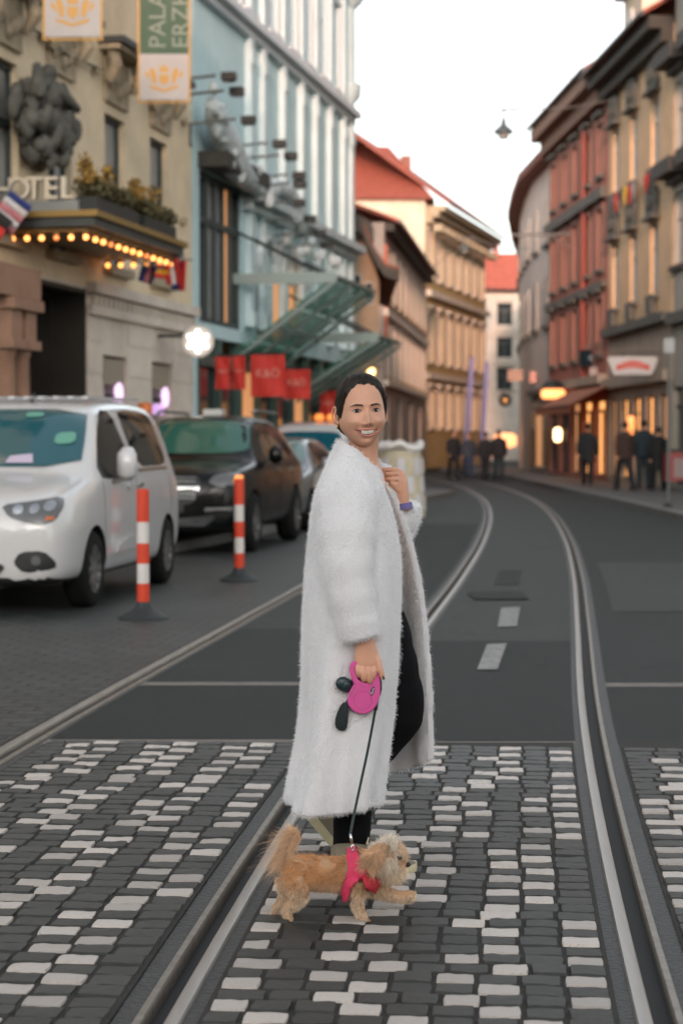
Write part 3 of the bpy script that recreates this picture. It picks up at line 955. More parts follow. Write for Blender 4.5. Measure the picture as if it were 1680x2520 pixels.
bulb = MB().ball((0, 0, 0), .036, 12, 8).mesh('bulb', M_bulb, True)
bulb_d = MB().ball((0, 0, 0), .034, 12, 8).mesh('bulb', M_bulb_dim, True)
sock = MB().lathe([(.03, 0), (.04, .04), (.045, .07)], 10).mesh('socket', M_gilt)
bp = []
for k in range(6): bp.append((cu1 + .14, -.12 - (OUT - .28) * k / 5))
for k in range(1, 13): bp.append((cu1 + .14 + (cu2 - cu1 - .28) * k / 12, -OUT + .14))
for k in range(1, 6): bp.append((cu2 - .14, -OUT + .14 + (OUT - .28) * k / 5))
for i, (x, y) in enumerate(bp):
    b = obj('bulb', bulb if (i * 7) % 5 not in (1,) else bulb_d, CAN, (x, y, cz0 - .10))
    obj('socket', sock, b, (0, 0, .035))
# HOTEL letters standing on the canopy
YLT = HO.w(cu1 + .12, 0, 0).y
LA, LB = AT(-14, 494, YLT), AT(192, 438, YLT)
LET = thing('hotel_letters', 'pale standing letters spelling HOTEL on top of the canopy', 'sign', (LA.x, YLT + .15, 0), HO.ang - math.pi / 2)
lw = LB.x - LA.x
lz0, lz1 = LA.z, LB.z
for i, ch in enumerate('HOTEL'):
    me = text_mesh(ch, (lz1 - lz0) * 1.42, mat('letter_ivory', (0.72, 0.62, 0.48), .6), .05)
    obj('letter', me, LET, (lw * (i + .5) / 5, 0, (lz0 + lz1) / 2), (R(90), 0, 0))
MB().box(-.05, lw + .05, -.03, .03, cz1 + .052, lz0).build('letter_rail', M_metal, LET)
# planters with clipped shrubs along the canopy edge
def leaf_cloud(mb, c, r, n, size, rr, flat=0.0):
    for _ in range(n):
        while True:
            p = Vector((rr.uniform(-1, 1), rr.uniform(-1, 1), rr.uniform(-1, 1)))
            if p.length <= 1: break
        p = p * (0.55 + 0.45 * p.length)
        q = Vector((c[0] + p.x * r[0], c[1] + p.y * r[1], c[2] + p.z * r[2]))
        a = Vector((rr.uniform(-1, 1), rr.uniform(-1, 1), rr.uniform(-1, 1))).normalized() * size * rr.uniform(.6, 1.3)
        b = a.orthogonal().normalized() * size * rr.uniform(.35, .6)
        b.rotate(Matrix.Rotation(rr.uniform(0, 6.28), 3, a))
        mb.add([q - a, q + b, q + a, q - b], [(0, 1, 2, 3)])
M_leaf = mat('shrub_leaf', (0.085, 0.070, 0.025), 0.7, var=.4, scale=5)
M_leaf_y = mat('autumn_leaf', (0.30, 0.17, 0.03), 0.7, var=.35, scale=5)
for i, (t0, t1, lab, h) in enumerate(((.04, .50, 'long planter of yellowing shrubs on canopy edge nearest the letters', .30), (.58, .97, 'shorter planter of green shrubs at the far end of the canopy', .28))):
    a = Vector((cu1 + .1, -OUT + .2, 0)).lerp(Vector((cu2 - .1, -OUT + .2, 0)), t0)
    b = Vector((cu1 + .1, -OUT + .2, 0)).lerp(Vector((cu2 - .1, -OUT + .2, 0)), t1)
    PL = thing('planter', lab, 'planter', tuple(HO.P0), HO.ang, 'planters on the hotel canopy')
    MB().bar(a + Vector((0, 0, cz1 + .16)), b + Vector((0, 0, cz1 + .16)), .3, .2).build('trough', M_metal_d, PL)
    r = random.Random(20 + i)
    m1, m2 = MB(), MB()
    for k in range(7):
        c = a.lerp(b, (k + .5) / 7) + Vector((0, 0, cz1 + .26 + h * .45))
        leaf_cloud(m1, c, (.2, .22, h * .55), 190, .05, r)
    c = a + Vector((0, 0, cz1 + .32 + h)); leaf_cloud(m2, c, (.14, .14, h * .75), 130, .05, r)
    c = a.lerp(b, .42) + Vector((0, 0, cz1 + .4 + h * .6)); leaf_cloud(m2, c, (.2, .2, .22), 110, .05, r)
    for nm, mm, ml in (('shrub_foliage', m1, M_leaf), ('yellow_foliage', m2, M_leaf_y)):
        o = mm.build(nm, ml, PL); o['kind'] = 'stuff'
# hanging banners
def flagcloth(w, h, nx, nz, amp, ph=0.0):
    return [[(w * (i / nx), amp * math.sin(3.2 * i / nx * 2 + 1.3 * j / nz + ph) * (j / nz * .7 + .3), -h * j / nz) for i in range(nx + 1)] for j in range(nz + 1)]
M_banner_w = mat('banner_white', (0.52, 0.46, 0.44), .8, var=.06, scale=3)
M_banner_g = mat('banner_green', (0.085, 0.13, 0.085), .8, var=.1, scale=3)
def crest(mb, cx, cz, s, y):
    """a crown over a shield between two lions, as printed on the banner"""
    def pr(poly): mb.prism([(cx + s * a, cz + s * b) for a, b in poly], y - .006, y)
    pr([(-.22, .1), (.22, .1), (.22, -.18), (.0, -.42), (-.22, -.18)])
    pr([(-.2, .2), (.2, .2), (.26, .52), (.13, .36), (0, .62), (-.13, .36), (-.26, .52)])
    for sx in (-1, 1):
        pr([(sx * a, b) for a, b in [(.34, -.3), (.5, -.3), (.62, .1), (.66, .36), (.52, .42), (.40, .28), (.34, .05)]])
        pr([(sx * a, b) for a, b in [(.66, -.1), (.86, .12), (.8, .3), (.66, .12)]])
    pr([(-.7, -.36), (-.3, -.44), (0, -.56), (.3, -.44), (.7, -.36), (.6, -.5), (0, -.68), (-.6, -.5)])
def banner(px0, px1, pytop, pybot, lab, lines, zs):
    """banner hung at right angles to the facade from a pole"""
    u = (HO.hit(px0, 1085, .8)[0])
    Y = HO.w(u, 0).y
    y_in = Y
    a, b = AT(px0, pybot, Y), AT(px1, pybot, Y)
    W = b.x - a.x
    H = AT(px0, pytop, Y).z - a.z
    B = thing('banner', lab, 'banner', (a.x, Y, a.z), 0.0, 'banners hanging on the hotel')
    zc = H if zs is None else zs
    MB().box(0, W, -.012, .012, 0, zc).build('crest_panel', M_banner_w, B)
    mb = MB(); crest(mb, W / 2, zc * .5 if zs else H * .42, W * .46, -.013)
    mb.build('gold_crest', M_gold, B)
    mb = MB()
    for x0, x1, z0, z1 in ((-.03, 0, -.02, H), (W, W + .03, -.02, H), (-.03, W + .03, -.045, -.021)): mb.box(x0, x1, -.016, .016, z0, z1)
    mb.build('gilt_edge', M_gold, B)
    if zs:
        MB().box(0, W, -.012, .012, zs + .002, H).build('green_panel', M_banner_g, B)
        for k, (t, x) in enumerate(lines):
            me = text_mesh(t, .36, mat('banner_letter', (0.30, 0.32, 0.26), .8), .003, 'LEFT')
            obj('lettering', me, B, (x * W, -.016, zs + .08), (R(90), R(-90), 0))
    MB().tube([(-.3, .0, H + .05), (W + .15, .0, H + .05)], .03, 8).build('pole', M_metal_d, B)
    return B
banner(112, 248, -70, 91, 'white banner with a gold crest hanging highest on the hotel', None, None)
banner(345, 464, -250, 246, 'tall green and white banner with gold crest at the hotel corner', [('PALAIS HOTEL', .38), ('ERZHERZOG JOHANN', .86)], AT(345, 133, HO.w(HO.hit(345, 1085, .8)[0], 0).y).z - AT(345, 246, HO.w(HO.hit(345, 1085, .8)[0], 0).y).z)
# flags on canopy
cols = {'red': (0.55, 0.03, 0.025), 'orange': (0.75, 0.22, 0.03), 'black': (0.02, 0.02, 0.02), 'blue': (0.02, 0.035, 0.16), 'white': (0.6, 0.55, 0.55), 'yellow': (0.75, 0.45, 0.04), 'pink': (.5, .18, .2)}
MF = {k: mat('flag_' + k, v, .8, var=.08) for k, v in cols.items()}
def flag(px, py, Y, w, h, tilt, lab, bands, vertical=False, canton=None):
    """cloth flag hanging from a short slanted pole; bands are separate pieces of cloth"""
    p = AT(px, py, Y)
    F = thing('flag', lab, 'flag', tuple(p), 0, 'flags on the hotel canopy')
    F.rotation_euler = (0, tilt, 0)
    n = len(bands)
    for i, c in enumerate(bands):
        g = []
        for j in range(9):
            rowp = []
            for q in range(3):
                s = (i + q / 2) / n; t = j / 8
                x, z = (s * w, -t * h) if vertical else (t * w, -s * h)
                rowp.append((x, .05 * math.sin(5 * x / w + 2 * z / h), z))
            g.append(rowp)
        me = evaluated(MB().grid(g).mesh('flag_stripe', MF[c]), [('SOLIDIFY', dict(thickness=.006))])
        obj('flag_stripe', set_smooth(me), F)
    if canton:
        MB().box(0, w * .45, -.07, .07, -h * .5, 0).build('canton', MF[canton], F)
    MB().tube([(-.02, 0, .12), (-.02, 0, -h - .1)] if not vertical else [(-.1, 0, .02), (w + .1, 0, .02)], .015, 6).build('pole', M_metal, F)
YF = HO.w(cu1, 0, 0).y - .35
flag(-34, 492, YF - .2, .46, .46, R(38), 'black, red and orange flag at the left end of the canopy', ['black', 'red', 'orange'])
flag(28, 468, YF - .1, .36, .46, R(38), 'striped flag with a dark blue corner on the canopy', ['blue', 'white', 'pink', 'white', 'pink'], vertical=False)
YE = HO.w(cu2, 0, -OUT + .1).y + .3
flag(350, 650, YE - .9, .24, .26, R(14), 'small blue and red flag hanging under the canopy end', ['blue', 'pink', 'blue'], True)
flag(384, 650, YE - .9, .22, .20, R(8), 'small yellow and red flag hanging under the canopy end', ['red', 'yellow', 'red'])
flag(404, 640, YE - .5, .22, .38, R(-6), 'small red and white flag beneath the canopy corner', ['red', 'white', 'red'], True)
flag(428, 640, YE - .1, .2, .46, R(4), 'small flag of blue and red cloth at the hotel corner', ['blue', 'red'], True)
# round lit sign with a white six pointed star
sp = AT(487, 840, 32.6)
SG = thing('round_sign', 'round glowing sign with a white rounded six pointed star', 'sign', tuple(sp))
rr_ = 39 / FPX * 32.6
MB().lathe([(0.01, .0), (rr_ * .97, .0), (rr_, .03), (rr_, .12), (rr_ * .97, .15), (.01, .15)], 40, (0, 0, 0), 'y').build('disc', mat('sign_disc', (.5, .45, .4), .4, emit=(1, .86, .72), es=.05), SG, smooth='auto')
star = []
for k in range(72):
    a = 2 * math.pi * k / 72
    star.append((rr_ * (.60 + .15 * math.cos(6 * a)) * math.sin(a), rr_ * (.60 + .15 * math.cos(6 * a)) * math.cos(a)))
MB().prism(star, -.03, -.002).build('star', M_white_glow, SG)
wu_ = HO.hit(470, 840)
MB().bar((-rr_, .08, .1), (-rr_ - .5, .25, .1), .05, .05).build('bracket', M_metal_d, SG)
# ================================================================== 2 the pale blue store
M_blue = stucco('pale_blue_stucco', (0.48, 0.63, 0.65), .08)
M_bluew = stucco('blue_white_trim', (0.60, 0.62, 0.64), .08)
M_bluel = stucco('pale_blue_trim', (0.52, 0.62, 0.64), .08)
M_scroll = mat('grey_scrollwork', (0.46, 0.51, 0.52), .8, var=.3, scale=4, bump=.4, bscale=12)
M_green_g = mat('green_glass', (0.03, 0.32, 0.21), 0.10, spec=.5, alpha=0.60)
BS = Bld('department_store', 'tall pale blue store with white pilasters, scrollwork and glass canopies', (LX(35.0), 35.0), (LX(49.6), 49.6))
bu = lambda px, out=0.0: BS.hit(px, 1085, out)[0]
zt_ = lambda px, py, out=0.0: BS.hit(px, py, out)[1]
gA0, gA1 = bu(492), bu(592)              # tall glazed bay beside the hotel
gz0, gz1 = 3.6, zt_(540, 440)
ar0, ar1 = bu(628), bu(745)
az0, az1 = 3.6, zt_(690, 612)
ops = [(gA0, gA1, gz0, gz1), (ar0, ar1, az0, az1)]
wcols = [bu(x) for x in (545, 608, 668, 715, 752, 790, 822)]
wops = [(u - .45, u + .45, z, z + 2.1) for u in wcols for z in (10.0,)]
wops = [o for o in wops if o[0] > .2]
BS.wall(14.6, M_blue, ops + wops + [(.35, BS.L - .3, .3, 3.35)], depth=8)
for u in wcols:
    for z in (10.0,):
        BS.window(u, z, .9, 2.1, fm=M_bluew, gm=mat('pane_pale_blue', (.42, .48, .50), .3), sill=True, surround=M_bluew, trim=M_bluew, mull=1, in_=.1)
# glazing of the tall bay: frames and panes
mb, pb = MB(), MB()
nb = 5
for k in range(nb + 1):
    u = gA0 + (gA1 - gA0) * k / nb
    mb.box(u - .06, u + .06, .02, .18, gz0, gz1)
for z in (gz0 + .04, (gz0 + gz1) / 2 + .5, gz1 - .06):
    mb.box(gA0 + .06, gA1 - .06, .03, .16, z - .06, z + .06)
fr = mb.build('tall_window', M_frame_d, BS.root)
for k in range(nb):
    u0, u1 = gA0 + (gA1 - gA0) * k / nb + .06, gA0 + (gA1 - gA0) * (k + 1) / nb - .06
    MB().box(u0, u1, .10, .11, gz0, gz1).build('pane', M_lit_soft if k == 3 else (M_glass_l if k in (1, 2) else M_glass), fr)
MB().box(gA1 - 1.0, gA1 - .5, .3, .34, gz0 + .2, gz1 - 1.2).build('lit_display', mat('warm_white_glow', (1, .9, .7), .3, emit=(1, .70, .40), es=.45), fr)
# arches: three round headed openings cut from one bay by piers
na = 3
for k in range(na):
    u0, u1 = ar0 + (ar1 - ar0) * k / na, ar0 + (ar1 - ar0) * (k + 1) / na
    c, rr_ = (u0 + u1) / 2, (u1 - u0) / 2 - .12
    zc = az1 - rr_ - .1
    poly = [(u0, az0), (u0, az1 + .001), (u1, az1 + .001), (u1, az0), (u1 - .12, az0)] + [(c + rr_ * math.cos(math.pi * i / 12), zc + rr_ * math.sin(math.pi * i / 12)) for i in range(13)] + [(u0 + .12, az0)]
    MB().prism(poly, .01, .19).build('arch_pier', M_blue, BS.root)
    MB().box(u0 + .05, u1 - .05, .195, .215, az0, az1).build('arch_pane', M_glass if k == 0 else M_lit_soft, BS.root)
    arc = [(c + (rr_ + .18) * math.cos(math.pi * i / 14), -.06, zc + (rr_ + .18) * math.sin(math.pi * i / 14)) for i in range(15)]
    MB().tube(arc, .12, 8).build('arch_moulding', M_scroll, BS.root, smooth=True)
MB().box(gA0 - .1, gA1 + .25, -.55, -.003, gz1 + .02, gz1 + .30).build('bay_hood', M_eave, BS.root)
# pilasters
for x in (608, 640, 690, 735, 770, 805, 838, 856):
    u = bu(x)
    mb = MB()
    mb.box(u - .15, u + .15, -.14, -.003, 4.0, 13.2); mb.box(u - .2, u + .2, -.2, -.003, 3.7, 4.0)
    mb.box(u - .2, u + .2, -.22, -.003, 13.2, 13.6)
    mb.box(u - .19, u + .19, -.18, -.142, 12.4, 12.9); mb.box(u - .18, u + .18, -.17, -.142, 8.9, 9.2)
    mb.build('pilaster', M_bluel, BS.root)
BS.band(6.0, 6.35, .42, M_scroll, 'cornice', u0=gA1 + .1, steps=2)
BS.band(9.45, 9.75, .3, M_bluew, 'cornice', steps=2)
BS.band(13.7, 14.5, .75, M_bluew, 'cornice', steps=3)
BS.band(14.503, 14.62, .95, M_tile_d, 'eave')
# scrollwork sweeping down beside the tall bay
r = random.Random(9)
mb = MB()
sw = [(478, 215), (486, 260), (500, 300), (516, 340), (530, 375), (552, 405), (580, 430), (606, 455)]
P3 = [(bu(x), -.35, zt_(x, y, .35)) for x, y in sw]
mb.tube(P3, [.12, .2, .28, .32, .30, .24, .18, .14], 10)
for p in P3:
    for _ in range(3):
        mb.ball((p[0] + r.uniform(-.3, .3), p[1] - r.uniform(.05, .2), p[2] + r.uniform(-.35, .35)), (r.uniform(.07, .13), .10, r.uniform(.07, .15)), 8, 5)
mb.build('scrollwork', M_scroll, BS.root, smooth=True)['kind'] = 'stuff'
sw = [(680, 570), (715, 610), (745, 640), (775, 655)]
mb = MB()
for x, y in sw:
    for _ in range(4):
        mb.ball((bu(x) + r.uniform(-.6, .6), -.3 - r.uniform(0, .25), zt_(x, y, .3) + r.uniform(-.35, .35)), (r.uniform(.09, .17), .12, r.uniform(.08, .17)), 8, 5)
mb.build('scrollwork', M_scroll, BS.root, smooth=True)['kind'] = 'stuff'
P3 = [(bu(x), -.3, zt_(x, y, .3)) for x, y in ((612, 470), (640, 440), (672, 452), (700, 500), (708, 560))]
MB().tube(P3, .2, 8).build('volute', M_scroll, BS.root, smooth=True)
# round corner turret at the far end with a projecting dome
tc = BS.w(BS.L - .1, 0, .35)
mb = MB().lathe([(.30, 9.3), (.45, 9.9), (.62, 10.1), (.66, 10.4), (.5, 10.5), (.5, 12.3), (.72, 12.55), (.85, 13.1), (.6, 13.2), (.6, 15.0)], 24, (BS.L - .35, .3, 0))
mb.build('corner_turret', M_bluel, BS.root, smooth='auto')
MB().lathe([(.92, 13.12), (.92, 13.25), (.62, 13.35)], 24, (BS.L - .35, .3, 0)).build('turret_eave', M_tile, BS.root)
# shop front below the canopies
mb = MB()
nsh = 9
for k in range(nsh + 1):
    u = .35 + (BS.L - .65) * k / nsh
    mb.box(u - .1, u + .1, .0, .2, .3, 3.35)
mb.box(.35, BS.L - .3, -.05, .19, 2.8, 3.0)
sf = mb.build('shop_front', mat('shop_front_green', (0.05, 0.09, 0.075), .5), BS.root)
for k in range(nsh):
    u0, u1 = .45 + (BS.L - .65) * k / nsh, .25 + (BS.L - .65) * (k + 1) / nsh
    MB().box(u0, u1, .12, .13, .3, 2.8).build('pane', M_lit_soft if k in (2, 5) else M_glass, sf)
# glass canopies: framed sheets of green glass on steel arms
def glass_canopy(px0, px1, py, Y, length, rise, lab):
    a, b = AT(px0, py, Y), AT(px1, py, Y)
    cp = thing('glass_canopy', lab, 'canopy', (b.x, Y, b.z), BS.ang - math.pi / 2 + math.pi / 2, 'glass canopies of the blue store')
    # local x runs along the street, local y towards the wall
    Wd = (b.x - a.x)
    nx, ny = max(3, int(length / 1.1)), 3
    tilt = lambda v: -rise * v
    for i in range(nx):
        for j in range(ny):
            x0, x1 = length * i / nx + .03, length * (i + 1) / nx - .03
            y0, y1 = Wd * j / ny + .03, Wd * (j + 1) / ny - .03
            MB().add([(x0, y0, tilt(y0)), (x1, y0, tilt(y0)), (x1, y1, tilt(y1)), (x0, y1, tilt(y1)),
                      (x0, y0, tilt(y0) + .03), (x1, y0, tilt(y0) + .03), (x1, y1, tilt(y1) + .03), (x0, y1, tilt(y1) + .03)],
                     [(3, 2, 1, 0), (4, 5, 6, 7), (0, 1, 5, 4), (1, 2, 6, 5), (2, 3, 7, 6), (3, 0, 4, 7)]).build('glass_sheet', M_green_g, cp)
    fr = MB()
    for i in range(nx + 1):
        x = length * i / nx
        fr.bar((x, 0, -.10), (x, Wd, tilt(Wd) - .10), .05, .08)
    for v in (0, Wd * .5, Wd):
        fr.bar((0, v, tilt(v) - .03), (length, v, tilt(v) - .03), .05, .06)
    fr.build('steel_frame', mat('canopy_steel', (0.20, 0.26, 0.25), .4, metal=.5), cp)
    # pale glass edge at the street end
    MB().box(-.05, .0, 0, Wd, -.16, .05).build('end_trim', mat('pale_glass_edge', (0.30, 0.36, 0.34), .25), cp)
    for i in (0, nx // 2, nx):
        x = length * i / nx
        MB().tube([(x, .25, .0), (x + .1, Wd, 1.15)], .03, 6).build('tie_rod', M_metal_d, cp)
    return cp
glass_canopy(505, 828, 676, 37.9, 4.2, .75, 'upper green glass canopy of the blue store nearest the hotel')
glass_canopy(650, 930, 824, 42.6, 3.0, .65, 'lower green glass canopy at the far end of the blue store')
# red banners below the canopies
M_redb = mat('banner_red', (0.50, 0.022, 0.012), .7, var=.08)
M_redl = mat('banner_letter_pale', (0.62, 0.26, 0.20), .7)
for i, (x0, x1, y0, y1, Y, lab) in enumerate((
        (530, 567, 878, 958, 35.5, 'leftmost red shop banner, a narrow one under the glass canopy'),
        (572, 604, 876, 958, 36.6, 'narrow red shop banner second from the left under the canopy'),
        (617, 701, 873, 976, 38.5, 'largest red shop banner with pale lettering under the canopy'),
        (697, 763, 909, 982, 41.0, 'red shop banner with lettering just right of the largest one'),
        (787, 830, 962, 1030, 45.0, 'red shop banner lowest and closest to the woman\'s head'))):
    a, b = AT(x0, y1, Y), AT(x1, y0, Y)
    w_, h_ = b.x - a.x, b.z - a.z
    B = thing('shop_banner', lab, 'banner', (a.x, Y, a.z), 0, 'red banners of the blue store')
    MB().grid([[(w_ * p / 6, .02 * math.sin(p * 1.3 + q), h_ * q / 4) for p in range(7)] for q in range(5)]).build('cloth', M_redb, B)
    obj('lettering', text_mesh('K&Ö', w_ * .34, M_redl, .004), B, (w_ / 2, -.03, h_ * .55), (R(90), 0, 0))
    MB().tube([(-.05, 0, h_ + .02), (w_ + .05, 0, h_ + .02)], .02, 6).build('rod', M_metal_d, B)
# floodlights on arms
for i, (hx, hy, bx, lab) in enumerate((
        (566, 193, 478, 'topmost floodlight arm on the blue store'), (586, 230, 508, 'second floodlight arm from the top on the blue store'),
        (614, 300, 535, 'third floodlight arm from the top on the blue store'), (690, 358, 615, 'fourth floodlight arm from the top, over the rounded moulding'),
        (718, 388, 658, 'floodlight arm with the blackest lamp head'), (738, 436, 690, 'sixth floodlight arm from the top on the blue store'),
        (740, 458, 690, 'seventh floodlight arm, close under the sixth'), (738, 503, 680, 'eighth floodlight arm from the top on the blue store'),
        (765, 543, 715, 'ninth floodlight arm from the top on the blue store'), (788, 578, 735, 'second lowest floodlight arm on the blue store'),
        (806, 608, 752, 'lowest floodlight arm on the blue store'))):
    out = 1.1
    u, z = BS.hit(hx, hy, out)
    FL = thing('floodlight', lab, 'floodlight', tuple(BS.w(u, z)), BS.ang, 'floodlights on arms of the blue store')
    MB().tube([(0, 0, 0), (0, -out + .25, .06)], .028, 6).build('arm', M_metal, FL)
    MB().tube([(0, 0, 0), (0, 0, -.35), (0, -.03, -.4)], .03, 6).build('wall_bracket', M_metal_d, FL)
    h_ = MB().box(-.09, .09, -out - .1, -out + .14, -.05, .08).mesh('lamp_head', M_metal_d)
    obj('lamp_head', h_, FL, (0, 0, .02))
    MB().box(-.075, .075, -out - .08, -out + .12, -.058, -.053).build('lamp_glass', M_glass, FL)

# ================================================================== 3 brown gabled house, 4 pink house, 5 ochre house
M_brown = stucco('brown_stucco', (0.30, 0.21, 0.14))
M_pinkw = stucco('dusty_pink_stucco', (0.36, 0.29, 0.25))
M_ochre = stucco('ochre_stucco', (0.46, 0.32, 0.15))
M_gable = stucco('cream_gable', (0.52, 0.44, 0.34))
YBR = 54.0
GB = Bld('gabled_house', 'low brown house with a sweeping dark bargeboard beside the blue store', (XA(800, YBR), YBR), (XA(932, YBR), YBR))
hz = lambda y, Y: AT(840, y, Y).z
gp = [(XA(x, YBR) - GB.P0.x, hz(y, YBR)) for x, y in ((855, 535), (885, 538), (912, 555), (918, 572), (893, 578), (905, 605), (925, 645), (945, 672), (980, 684))]
wallp = [(0, 0), (GB.L, 0), (GB.L, hz(690, YBR)), (XA(915, YBR) - GB.P0.x, hz(640, YBR)), (XA(880, YBR) - GB.P0.x, hz(565, YBR)), (0, hz(560, YBR))]
MB().prism(wallp, 0, 12).build('wall', M_brown, GB.root)
rp = gp[4:]
rr2 = [(x, z) for x, z in rp] + [(x, z + .22) for x, z in reversed(rp)]
MB().prism(rr2, -.9, 12).build('roof', M_tile_d, GB.root)
MB().prism([(x, z - .18) for x, z in rp] + [(x, z + .12) for x, z in reversed(rp)], -1.0, -.905).build('bargeboard', M_eave, GB.root)
MB().prism([gp[0], gp[1], gp[2], gp[3], (gp[3][0], gp[3][1] - .3), (gp[0][0], gp[0][1] - .35)], -.8, 5).build('upper_eave', M_eave, GB.root)
for x, z in ((878, 850), (905, 850), (878, 700), (908, 720)):
    u = XA(x, YBR) - GB.P0.x
    W = MB().box(u - .12, u + .12, -.05, -.004, hz(z + 30, YBR), hz(z - 25, YBR)).build('window', M_frame_w, GB.root)
    MB().box(u - .09, u + .09, -.058, -.052, hz(z + 27, YBR), hz(z - 22, YBR)).build('pane', M_glass, W)
# round clock-like sign and bracket lamp near the brown house
def XP(px, Y): return (XA(px, Y), Y)
PK = Bld('pink_house', 'narrow dusty pink house with red roof between brown and ochre houses', XP(944, 69), XP(1046, 92))
ph = PK.hit(1030, 660)[1]
wcols = [PK.L * (k + .5) / 8 for k in range(8)]
wrow = [(ph - 2.6, 1.7), (ph - 5.4, 1.9)]
PK.wall(ph, M_pinkw, [(u - .5, u + .5, z, z + h) for u in wcols for z, h in wrow] + [(u - 1.1, u + 1.1, .3, 3.1) for u in wcols[::2]], depth=8)
for i, u in enumerate(wcols):
    for z, h in wrow:
        PK.window(u, z, 1.0, h, fm=M_frame_w, gm=M_lit_soft if (i in (3, 5) and z > 6) else M_glass_l, sill=True, surround=M_pale)
for u in wcols[::2]:
    PK.window(u, .3, 2.2, 2.8, fm=M_frame_d, gm=M_glass, transom=.8)
PK.band(ph - 3.3, ph - 3.05, .15, M_pale); PK.band(3.4, 3.6, .18, M_pale)
PK.band(ph - .3, ph - .02, .35, M_eave, 'cornice')
PK.roof(ph, 1.5, .5, M_tile, depth=7, ridge=.5)
# panel on its corner, orange sunlight put into its coral colour
MB().box(.1, .5, -.1, -.004, 5.0, 8.4).build('corner_panel', mat('coral_sunlight', (0.55, 0.16, 0.10), .8), PK.root)

OC = Bld('ochre_house', 'large ochre corner house with long rows of windows, cream gable and steep red roof', XP(1046, 99), XP(1192, 116))
oh = OC.hit(1065, 515)[1]
wcols = [OC.L * (k + .5) / 7 for k in range(7)]
wrow = [(oh - 3.6, 2.5), (oh - 7.9, 2.5), (oh - 11.3, 1.9)]
OC.wall(oh, M_ochre, [(u - .6, u + .6, z, z + h) for u in wcols for z, h in wrow], depth=14)
for u in wcols:
    for z, h in wrow:
        OC.window(u, z, 1.2, h, fm=M_frame_w, gm=M_glass_l, sill=True, surround=M_pale, hood='ledge', trim=M_pale)
OC.band(oh - 4.6, oh - 4.3, .3, M_pale); OC.band(oh - 8.8, oh - 8.5, .25, M_pale)
OC.band(oh - .9, oh - .03, 1.0, M_stone, 'cornice', steps=3)
for k in range(18):
    u = OC.L * (k + .5) / 18
    MB().box(u - .18, u + .18, -.8, -.35, oh - 1.3, oh - .95).build('bracket', M_stone, OC.root)
OC.roof(oh, 5.2, 1.2, M_tile, depth=14, ridge=.42, hip=0)
# cream side wall facing the camera
gx0 = XA(850, 99.0)
SW = MB()
e0 = OC.w(0, 0); 
zz0 = hz(492, 98.5)
MB().box(gx0, e0.x - .05, 98.4, 112, 0, zz0).build('side_wall', M_gable).parent = None
sw_o = bpy.data.objects['side_wall']
sw_o.parent = OC.root; sw_o.matrix_parent_inverse = OC.root.matrix_world.inverted() if False else (Matrix.Translation(OC.root.location) @ Matrix.Rotation(OC.ang, 4, 'Z')).inverted()
# the steep hipped roof above it
pts = [(gx0, 98.0, zz0), (e0.x + .4, 98.0, zz0), (e0.x + 1.2, 113, zz0), (gx0, 113, zz0), (gx0, 105, hz(352, 104)), (XA(957, 104), 105, hz(354, 104))]
hr = MB().add(pts, [(0, 1, 5, 4), (1, 2, 5), (2, 3, 4, 5), (0, 4, 3), (0, 3, 2, 1)]).build('roof', M_tile)
hr.parent = OC.root; hr.matrix_parent_inverse = sw_o.matrix_parent_inverse.copy()
MB().box(XA(985, 103), XA(1010, 103), 102.6, 103.6, hz(430, 103), hz(385, 103)).build('roof', M_tile_d).parent = None
ch = bpy.data.objects[sorted([o.name for o in bpy.data.objects if o.name.startswith('roof')])[-1]]
ch.name = 'chimney'; ch.parent = OC.root; ch.matrix_parent_inverse = sw_o.matrix_parent_inverse.copy()

# ================================================================== far white house closing the street
FW = Bld('white_house', 'white house with a plain red roof closing the far end of the street', XP(1130, 138), XP(1330, 138))
fh = hz(716, 138)
fw_w = [FW.hit(x, 1085)[0] for x in (1175, 1240, 1300)]
rows_ = [hz(800, 138), hz(880, 138), hz(960, 138)]
M_whitew = stucco('white_stucco', (0.55, 0.50, 0.44))
FW.wall(fh, M_whitew, [(u - .55, u + .55, z, z + 1.6) for u in fw_w for z in rows_], depth=10)
for u in fw_w:
    for z in rows_: FW.window(u, z, 1.1, 1.6, fm=M_frame_d, gm=M_glass, hood='ledge', trim=M_whitew, sill=True)
FW.band(hz(830, 138), hz(826, 138), .15, M_whitew)
FW.roof(fh, hz(625, 142) - fh, .6, mat('roof_tile_bright', (0.40, 0.10, 0.065), .8, var=.2, scale=2), depth=10)
MB().box(FW.L * .47, FW.L * .53, 4, 5, fh + 2, hz(600, 142)).build('chimney', M_tile, FW.root)

# ================================================================== unseen houses added behind the camera to keep the lower street in shade
for i, (x0, x1, h, c, lab) in enumerate(((-46, -14, 19.0, M_ochre, 'ochre house behind the camera at the left of the square'), (-13.9, 12, 19.6, M_pinkw, 'dusty pink house behind the camera closing the square'), (12.1, 44, 19.0, M_whitew, 'white house behind the camera at the right of the square'))):
    BH = Bld('square_house', lab, (x1, -60), (x0, -60), group='houses added behind the camera for shade')
    wu_ = [BH.L * (k + .5) / 8 for k in range(8)]
    BH.wall(h, c, [(u - .6, u + .6, z, z + 2.2) for u in wu_ for z in (1.5, 6, 10, 14)], depth=10)
    for u in wu_:
        for z in (1.5, 6, 10, 14): BH.window(u, z, 1.2, 2.2, fm=M_frame_w, gm=M_glass_l)
    BH.roof(h, 2.0, .6, M_tile, depth=10)
